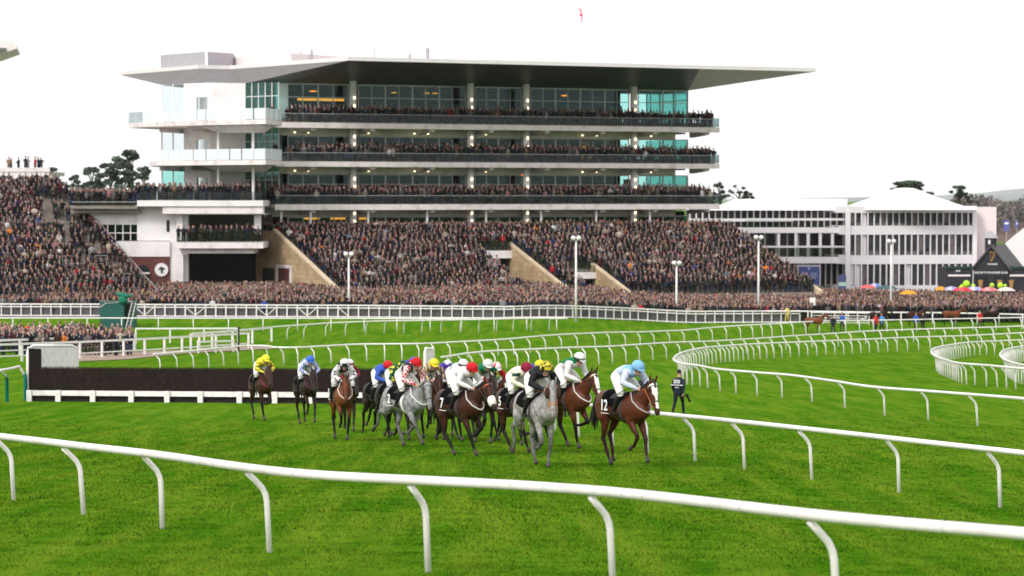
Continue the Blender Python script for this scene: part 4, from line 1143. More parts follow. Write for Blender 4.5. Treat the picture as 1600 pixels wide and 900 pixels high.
# left wing with open decks
hbx('floor_band', 1074, 1322, YL, YL, 14, 323.5, 328.5, M['pav']); hbx('floor_band', 1130, 1322, YL - 2.5, YL - 2.5, 17, 355.5, 364, M['pav']); hbx('floor_band', 1160, 1322, YL - 2.5, YL - 2.5, 17, 401.5, 411.5, M['pav'])
hbx('floor_band', 1076, 1240, YL - 1, YL - 1, 3, 341.5, 346, M['pav'])
for (a_, b_) in ((328.5, 355.5), (364, 401.5), (411.5, 447)):
    hbx('deck_back_wall', 1072, 1322, YL + 3, YL + 3, .3, a_, b_, M['deckdark'])
for ri, (a_, b_, n_) in enumerate(((328.5, 355.5, 22), (364, 401.5, 13), (411.5, 447, 24))):
    for i in range(-4 if ri == 0 else 0, n_):
        p0 = 1108 + (1318 - 1108) * i / (n_ - 1)
        hbx('post', p0 - 1.0, p0 + 1.0, YL + .2, YL + .2, .25, a_, b_, M['pav'])
        if ri and i < n_ - 1:
            q = (1318 - 1108) / (n_ - 1); wdt = q * .42; hbx('window', p0 + q * .32, p0 + q * .32 + wdt, YL + 2.8, YL + 2.8, .1, a_ + 1.5, b_ - 1, M['pavdark'] if ri == 2 or i % 2 else M['pavmid'])
for (a_, b_) in ((341, 344.5), (384, 387)): hbx('deck_rail', 1165, 1322, YL - 2.5, YL - 2.5, .12, a_, b_, M['pav'])
for (a_, b_) in ((344.5, 355.5), (387, 401.5)):
    for i in range(8): hbx('balustrade_panel', 1165 + 19.6 * i, 1165 + 19.6 * i + 19, YL - 2.45, YL - 2.45, .03, a_, b_, M['smoke'])
for p0 in (1170, 1217, 1244, 1263, 1282, 1301): hbx('deck_post', p0 - 2.2, p0 + 2.2, YL - 2.4, YL - 2.4, .4, 364, 401.5, M['pav'])
b = MB(); q = [at(1105, 0, YL - 1), at(1325, 0, YL - 1), at(1325, 0, YL + 12), at(1105, 0, YL + 12)]; r_ = [at(1150, 0, YL + 5), at(1325, 0, YL + 5), at(1325, 0, YL + 9), at(1150, 0, YL + 9)]
b.prism2([(p.x - HO.x, p.y - HO.y, zpy(328.6, YL) - HO.z) for p in q], [(p.x - HO.x, p.y - HO.y, zpy(311, YL) - HO.z) for p in r_]); b.build('sloping_roof', M['tent'], hb)

# ================================================================ DARK PUB HUT
Yg = 352
gh = empty('pub_hut', (at(1545, 440, Yg).x, Yg, -1.6), 0, 'small black gabled hut with gold harp emblem, lantern turret and white lettering', 'hut')
GO = Vector(gh.location)
M['hut'] = mat('black_painted_boards', (0.022, 0.022, 0.030), 0.6, 0.2, 2); M['hutroof'] = mat('dark_grey_roof', (0.075, 0.068, 0.078), 0.7, 0.15, 1.5)
M['gold'] = mat('gold_paint', (0.35, 0.19, 0.07), 0.45, 0.1, 4); M['hutgreen'] = mat('dark_green_trim', (0.01, 0.05, 0.03), 0.6, 0.1, 3)
def gp(px, py, Y=Yg): return at(px, py, Y) - GO
b = MB(); f_ = [gp(1521, 462), gp(1575, 462), gp(1575, 420), gp(1548, 385.5), gp(1521, 416)]; dv = Vector((3.2, 9, 0)); b.prism2(f_, [p + dv for p in f_]); b.build('wall', M['hut'], gh)
b = MB(); e0, e1, e2 = gp(1517.5, 419, Yg - .4), gp(1548.5, 382.5, Yg - .4), gp(1579.5, 421.5, Yg - .4); up = Vector((0, 0, .25))
b.prism2([e1 - up, e2 - up, e2 - up + dv * 1.05, e1 - up + dv * 1.05], [e1, e2, e2 + dv * 1.05, e1 + dv * 1.05]); b.prism2([e0 - up, e1 - up - Vector((.003, 0, 0)), e1 - up + dv * 1.05, e0 - up + dv * 1.05], [e0, e1 - Vector((.003, 0, 0)), e1 + dv * 1.05, e0 + dv * 1.05]); b.build('roof', M['hutroof'], gh)
b = MB(); c0 = gp(1549, 384, Yg + 1.2); b.box(c0.x - .62, c0.x + .62, c0.y, c0.y + 1.2, c0.z - .8, c0.z + .95); tr_ = b.build('lantern_turret', M['hut'], gh)
b = MB(); z_ = c0.z + .95; b.prism2([(c0.x - .85, c0.y - .25, z_), (c0.x + .85, c0.y - .25, z_), (c0.x + .85, c0.y + 1.45, z_), (c0.x - .85, c0.y + 1.45, z_)], [(c0.x - .15, c0.y + .5, z_ + .9), (c0.x + .15, c0.y + .5, z_ + .9), (c0.x + .15, c0.y + .75, z_ + .9), (c0.x - .15, c0.y + .75, z_ + .9)]); b.build('turret_roof', M['plant'], tr_)
b = MB(); b.box(c0.x - .4, c0.x - .12, c0.y - .03, c0.y - .005, c0.z + .2, c0.z + .75); b.build('turret_window', M['whitewood'], tr_)
for (x0, x1, nm) in ((1479, 1520.5, 'l'), (1575.5, 1640, 'r')):
    b = MB(); a_, c_ = gp(x0, 460), gp(x1, 418); b.box(a_.x, c_.x, 0.3, 7, a_.z, c_.z); s_ = b.build('side_bar', M['hut'], gh)
    b = MB(); b.box(a_.x, c_.x, .1, .3, c_.z - .15, c_.z + .15); b.build('green_trim', M['hutgreen'], s_)
    b = MB(); k_ = gp(x0, 432).z, gp(x0, 429).z; b.box(a_.x + .2, c_.x - .3, .18, .28, k_[0], k_[1]); b.build('lettered_band', M['fascia'], s_)
for x0, x1 in ((1523, 1545), (1552, 1573)):
    b = MB(); a_, c_ = gp(x0, 460), gp(x1, 431); b.box(a_.x, c_.x, -.04, -.005, a_.z, c_.z); b.build('bar_opening', M['dark'], gh)
for x0 in (1532, 1562, 1580):
    b = MB(); c_ = gp(x0, 443); b.loft([((c_.x, -.08, c_.z - .5), .2, .05), ((c_.x, -.08, c_.z + .45), .33, .05)], n=10, roundcap=False, side=(1, 0, 0)); b.build('glass_sign', M['gold'], gh)
# harp emblem
h0 = gp(1550.5, 401); b = MB(); y_ = -.06
b.bar((h0.x - .2, y_, h0.z - .62), (h0.x - .34, y_, h0.z + .55), .03, .12, up=(0, 1, 0)); b.loft([((h0.x - .36, y_, h0.z + .5), .03, .07), ((h0.x - .1, y_, h0.z + .62), .03, .08), ((h0.x + .1, y_, h0.z + .45), .03, .07), ((h0.x + .36, y_, h0.z + .6), .03, .07)], n=6, side=(0, 1, 0))
b.loft([((h0.x + .34, y_, h0.z + .6), .03, .07), ((h0.x + .2, y_, h0.z + .1), .03, .09), ((h0.x - .18, y_, h0.z - .6), .03, .09)], n=6, side=(0, 1, 0))
for i in range(4): b.bar((h0.x - .26 + .13 * i, y_, h0.z + .45), (h0.x - .2 + .06 * i, y_, h0.z - .4 + .1 * i), .015, .02, up=(0, 1, 0))
b.build('harp_emblem', M['gold'], gh)
text('name_sign', 'GUINNESS', .27, gp(1550.5, 412.8) + Vector((0, -.06, 0)), (PI / 2, 0, 0), M['ink'], gh, .01)
text('welcome_sign', 'WELCOME TO THE GUINNESS VILLAGE', .34, gp(1548, 426) + Vector((0, -.07, 0)), (PI / 2, 0, 0), M['ink'], gh, .01, sx=.70)
text('name_sign', 'BAR', .32, gp(1497.5, 423.5) + Vector((0, .22, 0)), (PI / 2, 0, 0), M['ink'], gh, .01)

# white marquee edge at the right border
mq = empty('marquee', (at(1600, 400, 368).x, 368, -1.6), 0, 'bright white marquee roof at the right edge behind the black hut', 'marquee'); MO = Vector(mq.location)
b = MB(); a_ = [at(1556, 452, 368), at(1700, 452, 368), at(1700, 340, 368), at(1640, 348, 368), at(1600, 356, 368), at(1580, 372, 368), at(1556, 398, 368)]
b.prism2([p - MO for p in a_], [p - MO + Vector((1, 10, -.8)) for p in a_]); b.build('tent_roof', M['tent'], mq)
# blue banners on poles
def banner(px, py0, py1, w, Y, label, tail=True, text_=None):
    t = empty('banner', at(px, 455, Y), 0, label, 'banner', 'blue banners beyond the black hut'); z0, z1 = zpy(py1, Y) - t.location.z, zpy(py0, Y) - t.location.z
    b = MB(); b.loft([((0, 0, 0), .05, .05), ((0, 0, z1 + .1), .05, .05)], n=6, roundcap=False); b.build('pole', M['mesh_metal'], t)
    b = MB(); b.box(-w / 2, w / 2, -.08, -.05, z0, z1); f = b.build('banner_cloth', paint((.09, .09, .30), .7, 'blue_cloth'), t)
    b = MB(); b.box(-w / 2 + .12, w / 2 - .12, -.1, -.082, z1 - .55, z1 - .3); b.build('printed_band', M['whitewood'], f)
banner(1572, 344, 361, .75, 372, 'blue banner with a pale band, directly over the hut turret'); banner(1588, 344, 356, .35, 378, 'narrow blue banner right of the wider one above the marquee')

# ================================================================ SIGNS, LAMPS, TOWER, FLAG, UMBRELLAS
bs = empty('screen_board', at(1264, 462, 345), 0, 'large blue race information board on posts in front of the white pavilion', 'sign'); BO = Vector(bs.location)
def bpz(py): return zpy(py, 345) - BO.z
b = MB(); b.box(-1.42, 1.42, 0, .25, bpz(446), bpz(414)); b.build('board', M['plant'], bs)
b = MB(); b.box(-1.27, 1.27, -.03, -.003, bpz(445), bpz(416.5)); pn = b.build('blue_panel', paint((.035, .05, .17), .4, 'blue_screen'), bs)
b = MB(); b.prism2([(-.22, -.05, bpz(418)), (.22, -.05, bpz(418)), (0, -.05, bpz(422.5))], [(-.22, -.035, bpz(418)), (.22, -.035, bpz(418)), (0, -.035, bpz(422.5))]); b.build('crest', paint((.25, .28, .42), .5), pn)
b = MB()
for cx in (-.58, .58):
    for i in range(7): hw_ = (.42, .38, .5, .3, .36, .28, .2)[i]; b.box(cx - hw_, cx + hw_, -.045, -.032, bpz(427 + i * 1.6), bpz(426.2 + i * 1.6))
b.build('text_lines', paint((.22, .24, .38), .5), pn)
for x in (-1.0, 1.0): b = MB(); b.loft([((x, .12, 0), .09, .09), ((x, .12, bpz(446)), .09, .09)], n=8, roundcap=False); b.build('post', M['mesh_metal'], bs)
s2 = empty('totem_sign', at(1316, 462, 340), 0, 'narrow blue and pale green upright sign right of the large blue board', 'sign'); z_ = lambda py: zpy(py, 340) - s2.location.z
b = MB(); b.box(-.47, .47, 0, .2, 0, z_(429)); b.build('panel', paint((.05, .07, .16), .5), s2)
b = MB(); b.box(-.45, .45, -.03, -.003, z_(447), z_(441)); b.build('green_band', paint((.35, .5, .45), .5), s2)
s3 = empty('small_sign', at(1235.5, 470, 290), 0, 'blank white square sign above the crowd near the led horses', 'sign'); z_ = lambda py: zpy(py, 290) - s3.location.z
b = MB(); b.loft([((0, 0, -1.2), .04, .04), ((0, 0, z_(464)), .04, .04)], n=6, roundcap=False); b.build('post', M['whitewood'], s3); s3.location = at(1269.5, 478, 290)
b = MB(); b.box(-.3, .3, -.06, -.04, z_(477) , z_(465)); b.build('panel', M['whitewood'], s3)

def lamp(px, pytop, pybase, Y, label, heads=2):
    p = at(px, pybase, Y); gz = float(T(p.x, p.y)); t = empty('floodlight_mast', (p.x, p.y, gz), 0, label, 'floodlight', 'white floodlight masts along the crowd barrier'); H = zpy(pytop, Y) - gz
    b = MB(); b.loft([((0, 0, 0), .13, .13), ((0, 0, H * .5), .11, .11), ((0, 0, H - .3), .08, .08)], n=10, roundcap=False); b.build('mast', M['whitewood'], t, smooth=True)
    b = MB(); b.bar((-.3, 0, H - .2), (.3, 0, H - .2), .08, .08); b.build('cross_arm', M['whitewood'], t)
    for i in range(heads):
        x = (-.26, .26)[i] if heads == 2 else 0
        b = MB(); b.loft([((x, .12, H + .06), .2, .18), ((x, -.08, H + .03), .24, .21), ((x, -.26, H - .02), .21, .18)], side=(1, 0, 0), n=12); b.build('lamp_head', M['whitewood'], t, smooth=True)
lamp(545, 397, 474, 274, 'white twin floodlight mast in front of the first stone wedge wall')
lamp(900, 372, 500, 272, 'tallest white floodlight mast, standing before the central crowd')
lamp(1057, 411, 487, 283, 'short white floodlight mast between the tall central one and the right one')
lamp(1185, 371, 487, 287, 'white floodlight mast at the right end of the stand terrace')
lamp(1392, 377, 480, 300, 'white floodlight mast in front of the window rows of the pavilion')

gt = empty('starter_box', at(182, 510, 262), 0, 'dark green raised box with a leaning pale ladder beside the left crowd', 'tower'); TO = Vector(gt.location)
def tp(px, py, Y=262): return at(px, py, Y) - TO
b = MB(); a_, c_ = tp(156, 522), tp(209, 471.5); b.box(a_.x, c_.x - .9, 0, 2.2, a_.z - .3, c_.z); b.box(c_.x - .9, c_.x, .5, 2.2, a_.z - .3, c_.z); b.build('box_body', M['green'], gt)
b = MB(); b.box(c_.x - .85, c_.x - .25, .42, .49, tp(0, 495).z, tp(0, 476).z); b.build('opening', M['dark'], gt)
b = MB()
for o_ in (-.18, .18): b.bar(tp(199, 516, 260.5) + Vector((o_, 0, 0)), tp(209.5, 472, 262) + Vector((o_, 0, 0)), .07, .07)
for i in range(8): q = tp(199, 516, 260.5).lerp(tp(209.5, 472, 262), (i + .5) / 8); b.bar(q - Vector((.18, 0, 0)), q + Vector((.18, 0, 0)), .04, .04)
b.build('ladder', M['mesh_metal'], gt)
b = MB(); b.bar(tp(166, 474) - Vector((0, .05, 0)), tp(209, 471) - Vector((0, .05, 0)), .06, .06); b.bar(tp(156, 480), tp(166, 473), .12, .12); b.build('top_rail', M['mesh_metal'], gt)
cv = MB(); cv.loft([(tp(182, 459) , .15, .12), (tp(189, 460.5), .28, .26), (tp(196, 463), .3, .26), (tp(206, 462), .12, .10)], side=(0, 1, 0), n=10); cv.loft([(tp(191, 464), .3, .35), (tp(193, 470.5), .42, .45)], side=(0, 1, 0), n=10)
o = cv.build('equipment_cover', paint((.0, .14, .09), .7, 'green_canvas'), None, smooth=True); o.location = TO; tag(o, 'green canvas covered camera on top of the dark green box', 'cover')

# flag on a thin mast above the roof
fp = at(910, 12, 338); fl = empty('flag', (fp.x, fp.y, 26.0), 0, 'limp red and white flag on a thin mast above the grandstand roof', 'flag')
b = MB(); b.loft([((0, 0, 0), .02, .02), ((0, 0, zpy(13, 338) - 26), .015, .015)], n=6, roundcap=False); b.build('mast', M['whitewood'], fl)
def flag_pt(s, t_):   # s along hoist down, t outwards
    zt_ = zpy(15, 338) - 26; return (-.02 - t_ * .62 + .12 * math.sin(s * 3), .16 * math.sin(t_ * 9 + s * 4), zt_ - s * 1.5 - t_ * .1 + .35 * t_ * (1 - s))
V_ = []; C_ = []; n1, n2 = 18, 12
for i in range(n1 + 1):
    for j in range(n2 + 1):
        s, q = i / n1, j / n2; V_.append(flag_pt(s, q * (1 - .55 * s)))
        red = abs(s - .5) < .1 or abs(q - .5) < .1; wht = abs(s - .5) < .2 or abs(q - .5) < .17 or abs(abs(s - .5) - abs(q - .5)) < .1
        C_.append((.55, .10, .14) if red else (.8, .75, .76) if wht else (.62, .42, .48) if s < .55 else (.06, .05, .10))
fm = np_mesh('flag_cloth', V_, [(i * (n2 + 1) + j, i * (n2 + 1) + j + 1, (i + 1) * (n2 + 1) + j + 1, (i + 1) * (n2 + 1) + j) for i in range(n1) for j in range(n2)], cols=np.array(C_), mat=M['people'], smooth=True)
mobj('flag_cloth', fm, fl)

def umbrella(px, py, Y, c, label, r=1.0, c2=None):
    p = at(px, py, Y); t = empty('umbrella', (p.x, p.y, p.z - 1.5), 0, label, 'umbrella', 'umbrellas over the right-hand crowd')
    b = MB(); n_ = 16
    top = (0, 0, 1.5 + .28); ring = [(r * math.cos(2 * PI * i / n_), r * math.sin(2 * PI * i / n_), 1.5 - .18 + (.05 if i % 2 else 0)) for i in range(n_)]; mid = [(.6 * r * math.cos(2 * PI * i / n_), .6 * r * math.sin(2 * PI * i / n_), 1.5 + .14) for i in range(n_)]
    for i in range(n_):
        j = (i + 1) % n_; cc = c2 if (c2 and (i // 2) % 2) else c; b.add([top, mid[i], mid[j]], [(0, 1, 2)], cc); b.add([mid[i], ring[i], ring[j], mid[j]], [(0, 1, 2, 3)], cc)
    b.build('canopy', M['people'], t, cols=True)
    b = MB(); b.loft([((0, 0, 0), .015, .015), ((0, 0, 1.85), .015, .015)], n=6, roundcap=False); b.build('shaft', M['leather'], t)
for a_ in ((1356, 448, 322, (.55, .12, .12), 'pink-red umbrella beside the blue one before the pavilion', 1.0), (1367, 446, 324, (.13, .18, .55), 'blue umbrella touching the pink one before the pavilion', .9, (.5, .5, .6)),
           (1385, 449, 320, (.06, .11, .11), 'dark green wide umbrella left of the orange one', 1.4), (1419, 457, 312, (.62, .30, .03), 'orange umbrella nearest the rail on the right', 1.0),
           (1470, 451, 325, (.65, .3, .04), 'orange umbrella left of the row before the black hut', .7), (1486, 451, 325, (.25, .28, .6), 'pale blue umbrella in the row before the black hut', 1.0, (.5, .5, .65)), (1504, 452, 322, (.6, .03, .05), 'bright red umbrella in the row before the black hut', 1.2, (.6, .1, .12)),
           (1522, 451, 327, (.3, .3, .62), 'lilac blue umbrella right of the bright red one', 1.1, (.5, .5, .65)), (1545, 452, 322, (.6, .14, .16), 'faded red umbrella at the hut entrance', 1.1, (.65, .3, .3)), (1572, 452, 325, (.7, .55, .52), 'pale cream umbrella at the far right of the row', 1.1)):
    umbrella(*a_)
def balloon(px, py, Y, r, label):
    p = at(px, py, Y); b = MB(); b.ball((0, 0, 0), r, r, r * 1.08, n=16, m=10); b.loft([((0, 0, -r * 1.05), .04, .04), ((0, 0, -r * 1.2), .02, .02)], n=6, roundcap=False); b.tube([(0, 0, -r * 1.1), (0.02, 0, -2.2)], .012, 5)
    o = b.build('balloon', paint((.45, .72, .03), .5, 'lime_rubber'), None, smooth=True); o.location = p; tag(o, label, 'balloon', 'lime yellow balloons before the black hut')
for a_ in ((1510, 444, 335, .42, 'largest lime balloon, left side of the hut doorway'), (1503, 448, 334, .26, 'small lime balloon touching the largest one'), (1499.5, 450, 333, .18, 'smallest lime balloon at the left end'), (1520.5, 447, 334, .26, 'lime balloon right of the largest one'), (1550, 446, 335, .28, 'lime balloon by the middle post of the hut'), (1563, 446.5, 334, .36, 'big lime balloon over the red umbrella'), (1570.5, 446.5, 335, .2, 'pale lime balloon at the right end')):
    balloon(*a_)

# ================================================================ TREES AND HILLS
M['leaf'] = attr_mat('foliage', 0.8, bump=0, spec=.1, var=.35, vscale=.6); M['bark'] = mat('bark', (.09, .065, .05), .95, .3, 4)
def tree(px, pytop, Y, w, label, zb=-1.0, flat=.5, n=26, leaf=.24, col=(.022, .042, .022), gap=1.0, trunk=.3, seed=1, spread=1.0, low=.42, per=120):
    r_ = np.random.default_rng(seed); p = at(px, pytop, Y); H = p.z - zb
    t = empty('pine_tree' if flat < .9 else 'bare_tree', (p.x, Y, zb), 0, label, 'tree', 'trees behind the stands')
    m = MB(); lean = r_.normal(0, .35); m.loft([((0, 0, 0), trunk, trunk), ((lean * .4, 0, H * .5), trunk * .7, trunk * .7), ((lean, 0, H * .9), trunk * .25, trunk * .25)], n=8, side=(0, 1, 0)); 
    cs = []
    n = int(n * 1.5)
    for i in range(n):
        f = low + (1 - low) * r_.random(); a = r_.uniform(0, 2 * PI); rad = w / 2 * math.sqrt(r_.random()) * (1.15 - .75 * ((f - low) / (1 - low)) ** 1.6) * gap
        c = Vector((lean * f + rad * math.cos(a), rad * math.sin(a), H * f - .12 * rad)); cs.append(c)
        s = Vector((lean * f * .8, 0, H * (f - .1))); m.loft([(s, trunk * .28, trunk * .28), (s.lerp(c, .55) + Vector((0, 0, .2)), trunk * .16, trunk * .16), (c, .03, .03)], n=5, side=(0, 1, .01), roundcap=False)
    m.build('trunk', M['bark'], t, smooth=True)
    V, C = [], []
    for c in cs:
        s = w * .125 * r_.uniform(.5, 1.3) * spread; k = per
        q = r_.normal(0, 1, (k, 3)); q /= np.linalg.norm(q, axis=1)[:, None]; q *= (r_.random((k, 1)) ** .4) * s; q[:, 2] *= flat; q += np.array(c)
        u = r_.normal(0, 1, (k, 3)); u /= np.linalg.norm(u, axis=1)[:, None]; v_ = np.cross(u, r_.normal(0, 1, (k, 3))); v_ /= np.linalg.norm(v_, axis=1)[:, None]
        L_ = leaf * r_.uniform(.5, 1.2, (k, 1)); quad = np.stack([q - u * L_ - v_ * L_ * .5, q + u * L_ - v_ * L_ * .5, q + u * L_ * .6 + v_ * L_ * .5, q - u * L_ * .6 + v_ * L_ * .5], 1)
        V.append(quad.reshape(-1, 3)); cc = np.array(col)[None] * r_.uniform(.55, 1.5) * r_.uniform(.7, 1.3, (k, 1)); C.append(np.repeat(cc, 4, 0))
    V = np.concatenate(V); mobj('crown', np_mesh('crown', V, np.arange(len(V)).reshape(-1, 4), cols=np.concatenate(C), mat=M['leaf']), t)
    return t
GR = (.10, .125, .105)
tree(168, 240, 430, 6.0, 'tall dark pine standing alone left of the clubhouse balconies', low=.5, n=34, seed=3, col=GR)
tree(146, 262, 435, 4.5, 'low dark pine at the left foot of the tall lone pine', low=.55, n=20, seed=4, col=GR)
tree(204, 236, 440, 4.6, 'grey-green pine with a round top right beside the white balconies', low=.6, n=22, seed=5, col=(.08, .1, .075))
tree(192, 255, 432, 5.0, 'broad dark pine between the tall pine and the grey-green one', low=.5, n=26, seed=6, col=GR)
tree(226, 262, 436, 4.5, 'dark pine half hidden by the left balconies', low=.5, n=22, seed=7, col=GR)
tree(90, 262, 425, 4.6, 'small slanting pine right of the viewing platform', low=.62, n=20, seed=8, col=GR, flat=.4)
tree(86, 272, 427, 3.6, 'bushy pine low beside the viewing platform', low=.6, n=14, seed=28, col=GR)
tree(116, 274, 428, 3.0, 'smallest pine between the platform tree and the tall pine', low=.65, n=11, seed=9, col=GR, flat=.4)
tree(1128, 284, 420, 2.2, 'thin grey tree at the right end of the grandstand', low=.8, n=9, seed=10, col=(.09, .1, .09), spread=.8)
tree(1156, 290, 420, 4.4, 'wind-bent bare tree right of the grandstand', low=.86, n=12, seed=11, col=(.06, .07, .06), flat=.3, spread=.5, per=40)
tree(1420, 283, 460, 6.5, 'flat-topped dark pine over the tent roof peak', low=.86, n=24, seed=12, col=(.06, .08, .06), flat=.25)
tree(1492, 291, 455, 3.6, 'small flat-topped pine right of the tent roof peak', low=.84, n=14, seed=13, col=(.06, .08, .06), flat=.25, spread=.8)

def hill(name, Y, pts, depth, m, label):
    V, Fq = [], []; k = len(pts)
    for j, (dy, f) in enumerate(((0, 0), (depth * .3, .55), (depth * .6, .9), (depth, 1.0), (depth * 2, .8))):
        for (px, py) in pts: q = at(px, py, Y + dy); base = -4.0; V.append((q.x, Y + dy, base + (CZ - (py - HZ) * (Y + depth) / F - base) * f))
    for j in range(4):
        for i in range(k - 1): Fq.append((j * k + i, j * k + i + 1, (j + 1) * k + i + 1, (j + 1) * k + i))
    o = mobj(name, np_mesh(name, V, Fq, mat=m, smooth=True)); tag(o, label, 'hill', kind='structure')
M['field'] = mat('brown_winter_field', (.16, .10, .075), .95, .3, .02); M['farhill'] = mat('distant_hill', (.20, .205, .225), .95, .4, .004)
hill('hills', 800, [(1200, 345), (1400, 345), (1500, 342), (1560, 336), (1600, 330), (1700, 326), (1900, 330)], 260, M['field'], 'brown wooded slope behind the pavilion')
hill('far_hills', 12500, [(-400, 312), (400, 312), (1200, 311), (1450, 306), (1530, 302), (1570, 297), (1600, 294.5), (1660, 292), (1800, 296), (2100, 306)], 1500, M['farhill'], 'pale distant ridge on the horizon at the right')
# wooded slope: a mass of bare grey-brown trees
wr = np.random.default_rng(21); V, C = [], []
for i in range(230):
    px = wr.uniform(1490, 1720); Y = wr.uniform(840, 1120); top = np.interp(px, [1490, 1510, 1550, 1575, 1600, 1720], [312, 306, 309, 318, 308, 306]) + wr.uniform(0, 30) * wr.random()
    c = at(px, top, Y); R_ = wr.uniform(2.2, 4.5); dark = wr.random() < .22
    k = 90; q = wr.normal(0, 1, (k, 3)); q /= np.linalg.norm(q, axis=1)[:, None]; q *= wr.random((k, 1)) ** .35 * R_; q[:, 2] = q[:, 2] * 1.3 - R_; q += np.array(c)
    L_ = wr.uniform(.35, .9, (k, 1)); u = wr.normal(0, 1, (k, 3)); u /= np.linalg.norm(u, axis=1)[:, None]; v_ = np.cross(u, wr.normal(0, 1, (k, 3))); v_ /= np.linalg.norm(v_, axis=1)[:, None]
    V.append(np.stack([q - u * L_, q + v_ * L_ * .5, q + u * L_, q - v_ * L_ * .5], 1).reshape(-1, 3)); base = (.075, .085, .08) if dark else (.17, .145, .14)
    C.append(np.repeat(np.array([base]) * wr.uniform(.7, 1.3) * wr.uniform(.7, 1.3, (k, 1)), 4, 0))
V = np.concatenate(V); tag(mobj('woodland', np_mesh('woodland', V, np.arange(len(V)).reshape(-1, 4), cols=np.concatenate(C), mat=M['leaf'])), 'grey brown leafless woodland on the slope at the right', 'woodland', kind='stuff')
# ================================================================ SPECTATORS
COATS = [('navy', (.018, .022, .045), 16), ('black', (.012, .012, .014), 18), ('charcoal', (.035, .034, .036), 10), ('dark brown', (.04, .024, .021), 9), ('tweed', (.09, .075, .068), 6),
         ('olive', (.045, .045, .03), 7), ('camel', (.24, .16, .11), 2.5), ('grey', (.16, .15, .15), 6), ('maroon', (.09, .015, .022), 4), ('dark green', (.015, .04, .028), 5), ('red', (.4, .02, .03), .7),
         ('royal blue', (.03, .07, .26), .7), ('cream', (.55, .46, .38), 2.5), ('white', (.68, .66, .66), 1.0), ('orange', (.75, .22, .02), .35), ('dusty pink', (.35, .16, .17), 1.5), ('light blue', (.2, .28, .38), .5)]
HATS = [('brown hair', (.04, .021, .015), 24, 'hair'), ('dark hair', (.015, .011, .01), 24, 'hair'), ('grey hair', (.26, .24, .23), 12, 'hair'), ('blonde hair', (.36, .24, .11), 8, 'long'), ('long brown hair', (.05, .026, .018), 8, 'long'),
        ('a tweed flat cap', (.13, .10, .075), 12, 'cap'), ('a grey flat cap', (.12, .115, .11), 6, 'cap'), ('a brown trilby', (.09, .05, .03), 5, 'hat'), ('a black bobble hat', (.02, .02, .022), 3, 'bob'), ('a red bobble hat', (.4, .02, .03), 1, 'bob'), ('a cream bobble hat', (.55, .5, .42), 1, 'bob')]
SKINS = [(.50, .29, .25), (.45, .26, .22), (.54, .33, .30), (.40, .22, .18), (.18, .10, .07)]
LEGS = [(.02, .022, .04), (.015, .015, .016), (.05, .04, .03), (.03, .045, .09), (.09, .075, .055)]
PERSON_COLS = (0, 1, 2, 3, 4)

